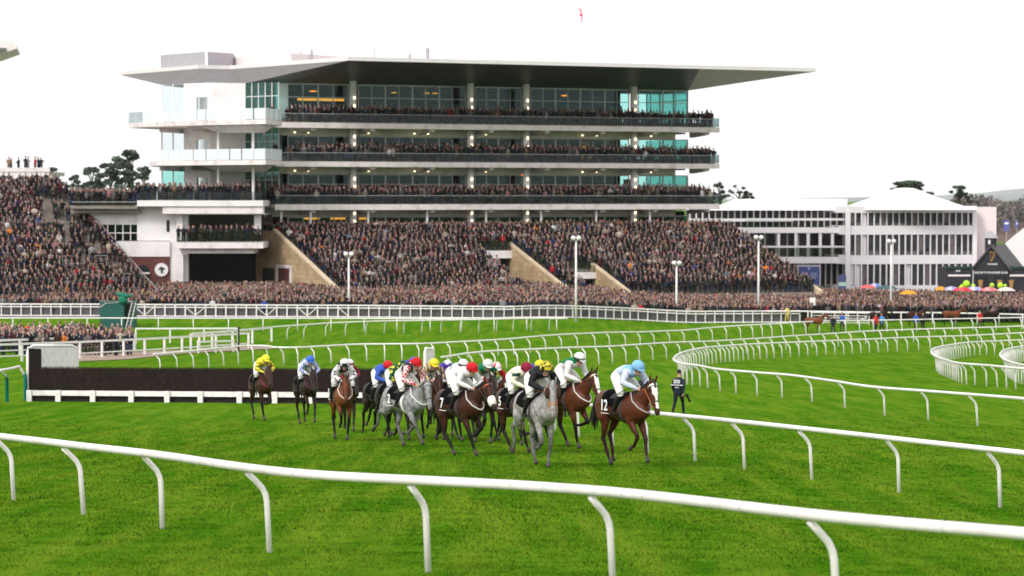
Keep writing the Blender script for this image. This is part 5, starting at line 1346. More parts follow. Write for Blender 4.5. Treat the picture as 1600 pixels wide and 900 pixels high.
def person_mb(variant, n=6, fine=False):
    """standing figure facing -Y, 1.75 m; colour slots encoded in the red channel: 0 coat 1 legs 2 skin 3 hair 4 accent"""
    r_ = random.Random(variant * 17 + 3)
    b = MB(); c = lambda k: (k, 0, 0)
    hat = ['hair', 'long', 'cap', 'hat', 'bob'][variant % 5]; pose = (variant // 5) % 4
    wd = .95 + .12 * ((variant * 7) % 3)
    ln = .03 * (r_.random() - .5)
    for s in (-1, 1):
        b.loft([((s * .10 * wd, -.02, .05), .065, .07), ((s * .10 * wd, .0, .48), .075, .085), ((s * .09 * wd, .0, .90), .10, .12)], side=(1, 0, 0), n=n if fine else 4, col=c(1), roundcap=False)
        if fine: b.loft([((s * .1 * wd, .06, .04), .05, .04), ((s * .1 * wd, -.17, .035), .045, .035)], side=(1, 0, 0), n=6, col=c(1))
    long = variant % 3 == 0
    b.loft([((0, 0, .62 if long else .82), .19 * wd, .15), ((0, 0, 1.05), .185 * wd, .14), ((0, ln, 1.28), .215 * wd, .145), ((0, ln, 1.42), .20 * wd, .115), ((0, ln, 1.49), .09, .07)], side=(1, 0, 0), n=n + 2, col=c(0), roundcap=False)
    b.loft([((0, -.105, 1.22), .03, .03), ((0, -.10 + ln, 1.42), .05, .04)], side=(1, 0, 0), n=4, col=c(4), roundcap=False)
    for s in (-1, 1):
        sh = Vector((s * .215 * wd, ln, 1.40))
        if pose == 0: el, ha = Vector((s * .27 * wd, .03, 1.12)), Vector((s * .24 * wd, -.06, .88))
        elif pose == 1: el, ha = Vector((s * .27 * wd, .0, 1.13)), Vector((s * .06, -.24, 1.12))
        elif pose == 2: el, ha = Vector((s * .29 * wd, -.08, 1.16)), Vector((s * .08, -.27, 1.42)) if s > 0 else Vector((s * .2, -.15, 1.0))
        else: el, ha = Vector((s * .28 * wd, -.05, 1.15)), Vector((s * .14, -.3, 1.1))
        b.loft([(sh, .062, .065), (el, .052, .055), (ha, .038, .04)], side=(1, .1, 0), n=n - 1, col=c(0), roundcap=False)
        d_ = (ha - el).normalized()
        if fine:
            b.loft([(ha, .028, .036), (ha + d_ * .07, .03, .038)], side=(1, 0, 0), n=6, col=c(2))
            for f_ in range(4): q = ha + d_ * .07 + Vector((0, 0, (f_ - 1.5) * .017)); b.loft([(q, .0085, .0085), (q + d_ * (.06 - .006 * abs(f_ - 1)) + Vector((-s * .02, 0, -.012)), .007, .007)], n=4, col=c(2), roundcap=False)
            q = ha + d_ * .02 + Vector((-s * .03, 0, .01)); b.loft([(q, .01, .01), (q + d_ * .05 + Vector((-s * .01, 0, .02)), .008, .008)], n=4, col=c(2), roundcap=False)
        else: b.loft([(ha, .03, .036), (ha + d_ * .1, .028, .03)], side=(1, 0, 0), n=4, col=c(2), roundcap=False)
    b.loft([((0, ln, 1.46), .055, .055), ((0, ln - .01, 1.54), .052, .055)], side=(1, 0, 0), n=n, col=c(2), roundcap=False)
    hz_ = 1.64
    b.loft([((0, ln - .03, hz_ - .10), .045, .05), ((0, ln - .02, hz_ - .05), .066, .078), ((0, ln - .005, hz_ + .02), .075, .092), ((0, ln, hz_ + .085), .06, .075)], side=(1, 0, 0), n=n + 1, col=c(2))
    if fine:
        b.loft([((0, ln - .10, hz_ + .01), .012, .012), ((0, ln - .118, hz_ - .025), .016, .016)], side=(1, 0, 0), n=5, col=c(2))
        for s in (-1, 1): b.ball((s * .028, ln - .092, hz_ + .015), .011, .006, .008, 6, 4, col=c(5)); b.ball((s * .076, ln, hz_ - .005), .012, .022, .032, 6, 4, col=c(2))
        b.box(-.022, .022, ln - .094, ln - .086, hz_ - .062, hz_ - .054, col=c(5))
    if hat == 'hair': b.loft([((0, ln + .035, hz_ - .04), .07, .06), ((0, ln + .025, hz_ + .05), .083, .083), ((0, ln + .015, hz_ + .115), .055, .065)], side=(1, 0, 0), n=n + 1, col=c(3))
    elif hat == 'long': b.loft([((0, ln + .06, hz_ - .22), .085, .05), ((0, ln + .045, hz_ - .05), .088, .075), ((0, ln + .025, hz_ + .06), .088, .085), ((0, ln + .015, hz_ + .12), .055, .065)], side=(1, 0, 0), n=n + 1, col=c(3))
    elif hat == 'cap': b.loft([((0, ln + .01, hz_ + .045), .088, .105), ((0, ln - .005, hz_ + .10), .08, .105)], side=(1, 0, 0), n=n + 2, col=c(3)); b.loft([((0, ln - .06, hz_ + .055), .07, .02), ((0, ln - .135, hz_ + .04), .055, .012)], side=(1, 0, 0), n=5, col=c(3), roundcap=False)
    elif hat == 'hat': b.loft([((0, ln, hz_ + .055), .14, .16), ((0, ln, hz_ + .065), .14, .16)], side=(1, 0, 0), n=10 if fine else 7, col=c(3), roundcap=False); b.loft([((0, ln, hz_ + .06), .085, .1), ((0, ln, hz_ + .17), .065, .085)], side=(1, 0, 0), n=n + 1, col=c(3), roundcap=False)
    else: b.loft([((0, ln + .01, hz_ + .03), .086, .098), ((0, ln + .01, hz_ + .12), .06, .07)], side=(1, 0, 0), n=n + 2, col=c(3)); b.ball((0, ln + .01, hz_ + .19), .035, .035, .035, 5, 4, col=c(3))
    return b, hat
def tri_quads(b):
    q, t = [], []
    for f in b.f:
        if len(f) == 4: q.append(f)
        elif len(f) == 3: t.append(f)
        else:
            for i in range(1, len(f) - 1, 2):
                if i + 2 < len(f) + 0 and i + 2 <= len(f) - 1: q.append((f[0], f[i], f[i + 1], f[i + 2]))
                else: t.append((f[0], f[i], f[i + 1]))
    return np.array(q, np.int32).reshape(-1, 4), np.array(t, np.int32).reshape(-1, 3)
TPL = []
for v_ in range(20):
    b, hat = person_mb(v_, 5)
    q, t_ = tri_quads(b)
    TPL.append((np.array([tuple(p) for p in b.v], np.float32), q, t_, np.array([int(c[0]) for c in b.c]), hat))

cr = np.random.default_rng(11)
def wchoice(tab, n, r_):
    w = np.array([x[2] for x in tab], float); return r_.choice(len(tab), n, p=w / w.sum())
hat_of = {'hair': [0, 1, 2], 'long': [3, 4], 'cap': [5, 6], 'hat': [7], 'bob': [8, 9, 10]}
def pick(r_, avoid=None):
    v_ = int(r_.choice(20, p=TP)); hat = TPL[v_][4]; hi = hat_of[hat]; w = np.array([HATS[i][2] for i in hi], float); h = int(r_.choice(hi, p=w / w.sum()))
    ci = int(wchoice(COATS, 1, r_)[0]); return v_, ci, h
_w = {'hair': 10, 'long': 3.5, 'cap': 4, 'hat': 1.3, 'bob': 1.0}
TP = np.array([_w[t[4]] for t in TPL]); TP = TP / TP.sum()

spots = []    # x, y, z, facing angle, region
def add_uv(frame, u, v, z, reg, face_jit=.35):
    p = frame(u, v); spots.append((p[0], p[1], z, FRZ + cr.normal(0, face_jit) - .15, reg))
def LTF(u, v): return EO + FU * u + FV * v
def SF(u, v): return FO + FU * u + FV * v
# main terrace
k = 0; v = 3.8
while v > VEND + .3:
    u = .35 + cr.random() * .4
    while u < TE - .2:
        gap = (ua - .3 < u < ub + .3 and v < -5.2 + .2) or (uc - .3 < u < ud + .3 and v < -12.2)
        if gap and ua < u < ub and -6.1 < v < -5.0: gap = False
        if not gap and cr.random() < .93:
            zz = 6.55 if v > -.3 else (tz(-.8 * math.floor(-v / .8)) - .25)
            add_uv(SF, u, v + cr.normal(0, .05), zz, 'terrace')
        u += .50 + cr.random() * .22
    v -= .8 if v <= 0 else .75
# left terrace
v = 5.8
while v > -28:
    u = -23.6
    while u < -.3:
        aisle = (-5.6 < u < -.9 and -21 < v < 2.5)
        if cr.random() < (.30 if aisle else .93): add_uv(LTF, u, v - .4 + cr.normal(0, .05), ltz(v - .4) - .1, 'left terrace')
        u += .50 + cr.random() * .22
    v -= .8
for v in np.arange(6.9, 13.5, .8):
    u = -23.0
    while u < 8.6:
        if cr.random() < .85: add_uv(LTF, u, v, LT0 - .1, 'left deck')
        u += .5 + cr.random() * .25
# balconies
for k_, rws, dn in (('A', (.4, 1.0, 1.7), .88), ('B', (.4, 1.0, 1.65, 2.3), .92), ('C', (.4, 1.0, 1.65, 2.3, 3.0), .97)):
    for v in rws:
        u = .4
        while u < FL - .4:
            d_ = dn * (1.0 if k_ == 'C' or u > 3 else .4) * (1 if v < 1.5 or k_ == 'C' else .8)
            if cr.random() < d_: add_uv(SF, u, v + cr.normal(0, .08), LV[k_][0] + (.0, .14, .28, .42, .55)[int((v - .3) / .62)], 'balcony')
            u += .46 + cr.random() * .22
def add_w(x, y, z, reg, a=.35, base=.1): spots.append((x, y, z, base + cr.normal(0, a), reg))
# clubhouse deck and balcony
for y in np.arange(303.7, 312.5, .75):
    for px in np.arange(216, 410, 8.2):
        if cr.random() < .88: add_w(at(px + cr.normal(0, 1), 300, y).x, y + cr.normal(0, .1), zpy(313, 303), 'club deck')
for y in np.arange(304.2, 316, .75):
    for px in np.arange(112, 213, 8.2):
        if cr.random() < .85: add_w(at(px + cr.normal(0, 1), 300, y).x, y + cr.normal(0, .1), zpy(321, 303.4), 'club deck')
for y in (303.2, 304.0, 305.0):
    for px in np.arange(278, 408, 8.4):
        if cr.random() < .9 and not (y > 303.9 and px < 290): add_w(at(px + cr.normal(0, 1), 300, y).x, y, zpy(378, 302.6), 'club balcony')
# crowd on the level, from the barrier back to the terraces
barX = []
for P_ in (hA, G(157, 495), G(210, 495.5), hC, hM[0], hM[1], hD, G(1366, 507), G(1600, 510), G(1700, 511)): barX.append((P_.x, P_.y))
barX = np.array(barX)
flat_spots = []
y = 268.0
while y < 342:
    x = -62.0
    while x < 72:
        x += .50 + cr.random() * .26
        yy = y + cr.normal(0, .12)
        by = np.interp(x, barX[:, 0], barX[:, 1])
        if yy < by + .7: continue
        q = np.array([x, yy]) - FO; u_, v_ = q @ FU, q @ FV
        if -.6 < u_ < TE + .6 and v_ > VEND - .3:
            g1 = (ua + .3 < u_ < ub - .4 and v_ < -6.6) or (uc + .2 < u_ < ud - .4 and v_ < -13.6)
            if not g1: continue
        q = np.array([x, yy]) - EO; ul, vl = q @ FU, q @ FV
        if ul < .5 and vl > -28.2: continue
        if u_ < 1 and yy > 303.5: continue
        if ul < -26: continue
        px, py = proj(x, yy, 1.0)
        if px > 1270 and by + .7 < yy < by + 5.5: continue
        dens = .93
        if px > 1230: dens = np.interp(yy, [by + 5, by + 20, 342], [.9, .75, .35])
        if px > 1640: break
        if cr.random() > dens: continue
        flat_spots.append((x, yy, float(T(x, yy)) + .05, (cr.normal(0, .55) - .1 if cr.random() < .55 else cr.uniform(-3.1, 3.1)), 'level', yy - by))
    y += .62
# the ones nearest the barrier become individual people, the rest one crowd
front = sorted([s for s in flat_spots if proj(s[0], s[1], 1)[0] > -5 and proj(s[0], s[1], 1)[0] < 1235 and s[5] < 1.9], key=lambda s: s[5] * 1.0)
front = front[:118]; fset = set(id(s) for s in front)
spots += [s[:5] for s in flat_spots if id(s) not in fset]

# build the mass
Vs, Qs, Ts, Cs = [], [], [], []; off = 0
sp = np.array([(s[0], s[1], s[2], s[3]) for s in spots]); NS = len(sp)
print('crowd of', NS)
tv = cr.choice(20, NS, p=TP); ci = wchoice(COATS, NS, cr)
coat_arr = np.array([c[1] for c in COATS]); skin_arr = np.array(SKINS); leg_arr = np.array(LEGS)
for v_ in range(20):
    I = np.nonzero(tv == v_)[0]
    if len(I) == 0: continue
    P, q, t_, slot, hat = TPL[v_]; n_ = len(I); sc = cr.normal(1.0, .05, n_) ; a = sp[I, 3]
    ca, sa = np.cos(a), np.sin(a)
    X = (P[None, :, 0] * ca[:, None] - P[None, :, 1] * sa[:, None]) * sc[:, None] + sp[I, 0][:, None]
    Y = (P[None, :, 0] * sa[:, None] + P[None, :, 1] * ca[:, None]) * sc[:, None] + sp[I, 1][:, None]
    Z = P[None, :, 2] * sc[:, None] + sp[I, 2][:, None]
    Vs.append(np.stack([X, Y, Z], -1).reshape(-1, 3))
    o_ = off + np.arange(n_) * len(P)
    Qs.append((q[None] + o_[:, None, None]).reshape(-1, 4)); Ts.append((t_[None] + o_[:, None, None]).reshape(-1, 3)); off += n_ * len(P)
    pal = np.zeros((n_, 6, 3)); br = cr.uniform(.25, .88, (n_, 1))
    pal[:, 0] = coat_arr[ci[I]] * br; pal[:, 1] = leg_arr[cr.integers(0, 5, n_)] * cr.uniform(.7, 1.4, (n_, 1)); pal[:, 2] = skin_arr[cr.choice(5, n_, p=[.28, .25, .25, .17, .05])] * cr.uniform(.5, .95, (n_, 1))
    hw_ = np.array([HATS[i][2] for i in hat_of[hat]], float); hi = cr.choice(hat_of[hat], n_, p=hw_ / hw_.sum()); pal[:, 3] = np.array([h[1] for h in HATS])[hi] * cr.uniform(.8, 1.3, (n_, 1))
    acc = np.array([(.6, .58, .58), (.3, .05, .05), (.1, .12, .2), (.4, .3, .2), (.05, .05, .05)]); pal[:, 4] = acc[cr.integers(0, 5, n_)]
    Cs.append(pal[:, slot].reshape(-1, 3))
crowd = mobj('crowd', np_mesh('crowd', np.concatenate(Vs), np.concatenate(Qs), np.concatenate(Ts), np.concatenate(Cs), M['people']))
tag(crowd, 'dense mass of spectators in coats and hats filling terraces and balconies', 'crowd', kind='stuff')

# individual spectators
used_labels = set()
FINE = {}
def spectator(x, y, z, rz, place, r_, group, scale=1.0, force=None):
    for _ in range(200):
        v_, c_, h_ = force or pick(r_)
        lab = f"person, {COATS[c_][0]} coat, {HATS[h_][0].removeprefix('a ')}, {place}"
        if lab not in used_labels: break
        force = None
    used_labels.add(lab)
    if v_ not in FINE: FINE[v_] = person_mb(v_, 8, True)[0]
    b = FINE[v_]; br = r_.uniform(.6, 1.1)
    pal = [tuple(np.array(COATS[c_][1]) * br), LEGS[r_.integers(0, 5)], SKINS[r_.integers(0, 4)], HATS[h_][1], [(.6, .58, .58), (.3, .05, .05), (.1, .12, .2)][r_.integers(0, 3)], (.02, .015, .012)]
    b2 = MB(); b2.v = b.v; b2.f = b.f; b2.c = [pal[int(c[0])] for c in b.c]
    o = b2.build('person', M['people'], None, smooth=True, cols=True)
    o.location = (x, y, z); o.rotation_euler = (0, 0, rz); o.scale = (scale,) * 3
    return tag(o, lab, 'person', group)
def place_of(px):
    for lim, s in ((75, 'at the barrier near the left edge'), (152, 'at the barrier just left of the green box'), (300, 'at the barrier right of the green box'), (410, 'at the barrier below the clubhouse balcony'), (530, 'at the barrier left of the first mast'),
                   (640, 'at the barrier right of the first mast'), (760, 'at the barrier nearer the tallest mast'), (890, 'at the barrier left of the tallest mast'), (1045, 'at the barrier right of the tallest mast'), (1175, 'at the barrier right of the short mast'), (9999, 'at the barrier by the right mast')):
        if px < lim: return s
for s in front:
    spectator(s[0], s[1], s[2], s[3], place_of(float(proj(s[0], s[1], 1)[0])), cr, 'spectators lining the barrier', cr.normal(1, .04))
# enclosure group at the left
gy0 = G(0, 531, 1.2).y; cnt = 0
for row in range(11):
    for px in np.arange(-6 + (row % 3) * 4, 206, 13.2):
        Y = gy0 + 1.2 + row * 2.9 + cr.normal(0, .5); p = at(px + cr.normal(0, 2), 500, Y)
        if 120 < px and row > 11 - (px - 120) / 18: continue
        if cr.random() < .12: continue
        band = 'left part' if px < 60 else 'middle part' if px < 130 else 'right part'
        spectator(p.x, Y, float(T(p.x, Y)) , cr.normal(.2, .6), f"{band} of the small enclosure group", cr, 'small group behind the near left fence', cr.normal(1.0, .05))
# people on the platform
for px, sc_ in ((14, 1.0), (17.5, .92), (29, .95), (40, 1.05), (44, 1.0), (55, 1.0), (60, .98), (64, .96)):
    p = at(px, 262, Yc + 1.0 + (px % 3) * .4); spectator(p.x, p.y, zpy(268.4, Yc) , cr.normal(.3, .8), 'on the concrete platform at left', cr, 'people on the left platform', sc_, force=(int(cr.integers(0, 20)), [1, 2, 5, 1, 1, 4, 1, 12][[14, 17.5, 29, 40, 44, 55, 60, 64].index(px)], 1) if False else None)
# ================================================================ ORGANIC BODIES (lofts fused by voxel remesh, coloured by nearest limb)
class Body:
    def __init__(s): s.mb = MB(); s.s = []; s.r = []; s.c = []
    def limb(s, pts, col, side=(0, 1, 0), n=12):
        """pts: (p, r_side, r_other[, colour])"""
        s.mb.loft([q[:3] for q in pts], side=side, n=n)
        for i in range(len(pts) - 1):
            a, b = Vector(pts[i][0]), Vector(pts[i + 1][0]); k = max(1, int((b - a).length / .025))
            ca = pts[i][3] if len(pts[i]) > 3 else col; cb = pts[i + 1][3] if len(pts[i + 1]) > 3 else col
            for j in range(k + 1):
                t = j / k; s.s.append(tuple(a.lerp(b, t))); s.r.append((min(pts[i][1], pts[i][2]) * (1 - t) + min(pts[i + 1][1], pts[i + 1][2]) * t))
                if isinstance(ca, str) or isinstance(cb, str): s.c.append(ca)
                else: s.c.append(tuple(np.array(ca) * (1 - t) + np.array(cb) * t))
    def spot(s, p, r, col): s.s.append(tuple(p)); s.r.append(r); s.c.append(col)
    def build(s, name, m, parent, voxel, pattern=None, sm=4, extra=None):
        me0 = s.mb.mesh('tmp'); o = bpy.data.objects.new('tmp', me0); COL.objects.link(o)
        r = o.modifiers.new('r', 'REMESH'); r.mode = 'VOXEL'; r.voxel_size = voxel; r.use_smooth_shade = True
        k = o.modifiers.new('s', 'SMOOTH'); k.iterations = sm; k.factor = .5
        dg = bpy.context.evaluated_depsgraph_get(); dg.update()
        me = bpy.data.meshes.new_from_object(o.evaluated_get(dg)); bpy.data.objects.remove(o)
        n = len(me.vertices); V = np.zeros(n * 3, np.float32); me.vertices.foreach_get('co', V); V = V.reshape(-1, 3)
        S = np.array(s.s, np.float32); Rr = np.array(s.r, np.float32)
        best = np.zeros(n, int); bd = np.full(n, 1e9)
        for i in range(0, len(S), 64):
            d = np.linalg.norm(V[:, None] - S[None, i:i + 64], axis=2) - Rr[None, i:i + 64]; j = d.argmin(1); dd = d[np.arange(n), j]; u = dd < bd; bd[u] = dd[u]; best[u] = i + j[u]
        C = np.ones((n, 4), np.float32)
        for i in range(n):
            c = s.c[best[i]]
            C[i, :3] = pattern(c, V[i]) if isinstance(c, str) else c
        me.name = name
        at_ = me.color_attributes.new('col', 'FLOAT_COLOR', 'POINT'); at_.data.foreach_set('color', C.ravel())
        me.materials.clear(); me.materials.append(m)
        if extra:            # fingers and face details joined to the same mesh
            q = np.zeros(0)
            V2 = [tuple(v) for v in V] + [tuple(v) for v in extra.v]; F2 = [tuple(p.vertices) for p in me.polygons] + [tuple(i + n for i in f) for f in extra.f]
            me2 = bpy.data.meshes.new(name); me2.from_pydata(V2, [], F2); me2.polygons.foreach_set('use_smooth', [True] * len(F2))
            C2 = np.ones((len(V2), 4), np.float32); C2[:n] = C; C2[n:, :3] = np.array(extra.c)
            at_ = me2.color_attributes.new('col', 'FLOAT_COLOR', 'POINT'); at_.data.foreach_set('color', C2.ravel()); me2.materials.append(m); bpy.data.meshes.remove(me); me = me2
        return mobj(name, me, parent)

def rotz(p, c, a):
    p = Vector(p); c = Vector(c); d = p - c; return Vector((c.x + d.x * math.cos(a) - d.y * math.sin(a), c.y + d.x * math.sin(a) + d.y * math.cos(a), p.z))

POSES = {
 'drive':  dict(fl=(58, -48, -80), fr=(28, 20, 26), hl=(-78, -14, -50), hr=(2, 44, 36)),
 'reach':  dict(fl=(-26, -52, -85), fr=(40, 26, 30), hl=(-18, 38, 28), hr=(-78, -24, -60)),
 'grey': dict(fl=(8, -6, 10), fr=(26, -60, -85), hl=(-20, 30, 30), hr=(-66, 6, -30)),
 'lead':   dict(fl=(32, 14, 24), fr=(44, -42, -70), hl=(-34, 24, 0), hr=(-12, 22, 34)),
 'head_on': dict(fl=(14, -3, 14), fr=(48, -58, -80), hl=(-62, -12, -50), hr=(-22, 22, 25)),
 'stretch': dict(fl=(-8, -18, -40), fr=(38, 26, 30), hl=(-66, -22, -50), hr=(-48, -6, -30)),
 'gather': dict(fl=(46, -72, -88), fr=(16, 2, 14), hl=(2, 40, 32), hr=(-26, 26, 16)),
 'land':   dict(fl=(26, 18, 26), fr=(4, -30, -70), hl=(-40, 26, 8), hr=(-60, -8, -45)),
}
def horse(name, gp_, ang, coat, leg, pose, label, number=None, neck=38, head=52, yaw=0, tail='black', mane='black', face=None, blaze=False, noseband=None, browband=None, breast=None, sc=1.13, cloth=True, bridlecol=None, group='racehorses in the field', socks=None, hood=False, lift=0.0, voxel=.02):
    P = POSES[pose] if isinstance(pose, str) else pose
    B = Body(); dk = tuple(np.array(coat) * .55); belly = tuple(np.array(coat) * .8); bl = (.010, .008, .007)
    B.limb([((-.88, 0, 1.32), .10, .15), ((-.76, 0, 1.31), .215, .26), ((-.52, 0, 1.30), .26, .295), ((-.15, 0, 1.235), .275, .28), ((.2, 0, 1.205), .275, .315), ((.46, 0, 1.235), .255, .335), ((.66, 0, 1.23), .225, .275), ((.80, 0, 1.20), .15, .19)], coat, n=18)
    B.limb([((-.5, 0, 1.47), .12, .12), ((-.8, 0, 1.42), .09, .10)], coat)            # croup
    B.limb([((.18, 0, 1.46), .06, .08), ((.4, 0, 1.53), .06, .09), ((.62, 0, 1.52), .06, .12)], coat)   # withers
    # neck and head
    N0 = Vector((.60, 0, 1.33)); na, ha = R(neck - 3), R(head + 2); ya = R(yaw)
    nd = Vector((math.cos(na), 0, math.sin(na))); poll = N0 + nd * .80
    y_ = lambda p, w=1: rotz(p, N0, ya * w)
    B.limb([(N0 - nd * .12, .15, .29), (y_(N0 + nd * .18 + Vector((-.02, 0, .02)), .3), .115, .235), (y_(N0 + nd * .45 + Vector((-.03, 0, .03)), .6), .088, .175), (y_(N0 + nd * .68 + Vector((-.01, 0, .01)), .85), .075, .13), (y_(poll), .07, .10)], coat, n=14)
    pw = y_(poll); hd = Vector((math.cos(ya * 1.4) * math.cos(ha), math.sin(ya * 1.4) * math.cos(ha), -math.sin(ha))); hs = Vector((-math.sin(ya * 1.4), math.cos(ya * 1.4), 0)); hn = hd.cross(hs)  # hn: out of the forehead? 
    if hn.z < 0: hn = -hn
    HS = 1.12; H = lambda t, o=0, l=0: pw + hd * t * HS + hn * o * HS + hs * l * HS
    muz = tuple(np.array(coat) * .35 + np.array((.01, .009, .009))) if face is None else face
    B.limb([(H(-.03, -.01), .078, .10), (H(.09, -.02), .093, .138), (H(.2, -.035), .091, .145), (H(.32, -.025), .069, .106), (H(.45, -.02), .058, .08), (H(.53, -.02), .062, .076, muz), (H(.585, -.03), .051, .058, muz)], coat, side=hs, n=14)
    if blaze:
        for t in np.arange(.08, .5, .03): B.spot(H(t, .075 - t * .05), .052 if blaze == 'star' and t < .2 else .03 if blaze == 'full' or t < .2 or t > .4 else .0, (.75, .72, .68))
    for s in (-1, 1):
        B.limb([(H(-.05, .03, s * .05), .032, .022), (H(-.11, .10, s * .065), .034, .02), (H(-.16, .165, s * .07), .014, .01)], coat, side=hs, n=8)
    # legs
    hooves = []
    def chain(p0, a3, L3):
        pts = [Vector(p0)]
        for a, L in zip(a3, L3): pts.append(pts[-1] + Vector((math.sin(R(a)) * L, 0, -math.cos(R(a)) * L)))
        return pts
    for key, s in (('fl', 1), ('fr', -1)):
        e = Vector((.43, s * .145, .98)); a = P[key]; q = chain(e, a, (.44, .30, .12)); q[1].y -= s * .02; q[2].y -= s * .055; q[3].y -= s * .07
        lc = leg if not (socks and key in socks) else (.5, .48, .46)
        B.limb([((.60, s * .13, 1.26), .09, .17), (e, .085, .125)], coat)
        B.limb([(e + Vector((0, 0, .03)), .075, .115), (e.lerp(q[1], .45), .068, .09), (q[1] - (q[1] - e) * .1, .044, .05, leg)], coat)
        B.limb([(q[1] - (q[1] - e) * .12, .054, .06), (q[1] + (q[2] - q[1]) * .12, .047, .056), (q[1].lerp(q[2], .5), .034, .043), (q[2] - (q[2] - q[1]) * .08, .038, .047)], leg, n=10)
        B.limb([(q[2], .037, .044), (q[2].lerp(q[3], .6), .029, .034), (q[3], .036, .042)], lc, n=10)
        ht = q[3] + (q[3] - q[2]).normalized() * .085 + Vector((.015, 0, 0)); B.limb([(q[3], .04, .046), (ht, .055, .064)], (.06, .05, .045), n=10); hooves.append(ht)
    for key, s in (('hl', 1), ('hr', -1)):
        st = Vector((-.50 + .10 * math.sin(R(P[key][0] + 35)), s * .155, .98)); a = P[key]; q = chain(st, a, (.45, .38, .13)); q[1].y -= s * .01; q[2].y -= s * .03; q[3].y -= s * .03
        lc = leg if not (socks and key in socks) else (.5, .48, .46)
        B.limb([((-.68, s * .11, 1.30), .13, .23), (Vector((-.66, s * .135, 1.12)).lerp(st, .35), .125, .20), (st, .125, .17)], coat)
        B.limb([(st, .085, .13), (st.lerp(q[1], .5), .068, .105), (q[1] - (q[1] - st) * .06, .042, .06, leg)], coat)
        B.limb([(q[1] + Vector((-.02, 0, .02)), .05, .072), (q[1] + (q[2] - q[1]) * .15, .046, .06), (q[1].lerp(q[2], .55), .037, .046), (q[2] - (q[2] - q[1]) * .06, .041, .05)], leg, n=10)
        B.limb([(q[2], .039, .047), (q[2].lerp(q[3], .6), .030, .036), (q[3], .036, .042)], lc, n=10)
        ht = q[3] + (q[3] - q[2]).normalized() * .085 + Vector((.015, 0, 0)); B.limb([(q[3], .04, .046), (ht, .054, .064)], (.06, .05, .045), n=10); hooves.append(ht)
    low = min(h.z for h in hooves) - .055
    t = empty(name, (gp_.x, gp_.y, float(T(gp_.x, gp_.y)) + (-low + lift) * sc), R(ang - 90), label, 'horse', group, scale=sc)
    hb_ = B.build('horse_body', M['coat_grey'] if coat in (GREY, LGREY) else M['coat'], t, voxel)
    # eyes, mane, forelock, tail
    for s in (-1, 1): m = MB(); m.ball(H(.12, .02, s * .079), .018, .018, .02, 8, 6); m.build('eye', M['leather'], t, smooth=True)
    mm = {'black': M['hair_black'], 'pale': M['hair_pale'], 'grey': M['hair_grey']}
    m = MB(); r_ = random.Random(len(label))
    for i in range(26):
        f = i / 25; c = y_(N0 + nd * (.05 + .74 * f) + Vector((-math.sin(na), 0, math.cos(na))) * (.245 * (1 - f) + .10 * f + .005), .2 + .8 * f); l_ = r_.choice([-1, -1, 1]) if f > .1 else -1
        m.loft([(c, .022, .03), (c + Vector((-.05, l_ * .035, .0)), .018, .028), (c + Vector((-.09 - .04 * r_.random(), l_ * .075, -.08)), .008, .012)], side=(0, 1, 0), n=6)
    m.loft([(H(-.08, .08), .025, .03), (H(.02, .11), .03, .02), (H(.10, .10), .015, .01)], side=hs, n=7); m.build('mane', mm[mane], t, smooth=True)
    m = MB(); z0 = Vector((-.90, 0, 1.43)); sw = r_.uniform(-.1, .1)
    for i in range(14):
        a, b_ = r_.uniform(-.05, .05), r_.uniform(-.05, .05); L = r_.uniform(.75, 1.05)
        m.loft([(z0 + Vector((.05, a * .5, 0)), .028, .03), (z0 + Vector((-.06, a + sw * .2, -.07 + b_)), .034, .034), (z0 + Vector((-.13, a * 1.4 + sw * .5, -.26 + b_)), .034, .034), (z0 + Vector((-.17 - b_, a * 1.6 + sw, -.50 * L)), .022, .024), (z0 + Vector((-.20 - b_ * 1.5, a * 2 + sw * 1.3, -.74 * L)), .006, .006)], n=6)
    m.build('tail', mm[tail], t, smooth=True)
    # tack
    def drape(nm, x0, x1, d0, d1, m_, grow=.03, nang=14, par=None):
        V_, F_ = [], []; xs_ = np.linspace(x0, x1, 6)
        for x in xs_:
            lat = np.interp(x, [-.52, -.15, .2, .46], [.26, .275, .275, .255]) + grow; vr = np.interp(x, [-.52, -.15, .2, .46], [.295, .275, .31, .335]) + grow; zc = np.interp(x, [-.52, -.15, .2, .46], [1.30, 1.235, 1.205, 1.235])
            for j in range(nang + 1): a = R(-d1 + (d0 + d1) * j / nang) if False else R(-d1 + 2 * d1 * j / nang); V_.append((x, lat * math.sin(a) * (1.0), zc + vr * math.cos(a) + (.03 if abs(a) < .5 and x > .1 else 0)))
        for i in range(5):
            for j in range(nang): c = i * (nang + 1) + j; F_.append((c, c + 1, c + nang + 2, c + nang + 1))
        o = mobj(nm, np_mesh(nm, V_, F_, mat=m_, smooth=True), par or t); k = o.modifiers.new('solid', 'SOLIDIFY'); k.thickness = .012; k.offset = 1; return o
    if cloth:
        cl = drape('saddle_cloth', -.46, .16, 0, 84, M['numcloth'], .026)
        sd = drape('saddle', -.16, .30, 0, 52, M['leather'], .04)
        girth = drape('girth', .20, .29, 0, 178, paint((.05, .04, .04), .7, 'girth_web') if number != '2' else M['whitewood'], .012)
        if number:
            for s in (-1, 1):
                tx_ = text('number', number, .33, (-.28, s * .322, 1.27), (PI / 2, 0, 0 if s < 0 else PI), M['ink'], cl, .006, sx=.85)
                m = MB(); m.box(-.40, -.10, s * .316 - .006, s * .316 + .006, 1.10, 1.113); m.build('white_edge', M['ink'], cl)
    hc = paint(bridlecol or (.03, .015, .01), .45, 'bridle_leather'); m = MB()
    def band(m, t0, o0, ra, rb, w=.02): ra *= 1.1; rb *= 1.1; m.loft([(H(t0 - w, o0), ra, rb), (H(t0 + w, o0), ra, rb)], side=hs, n=14, roundcap=False)
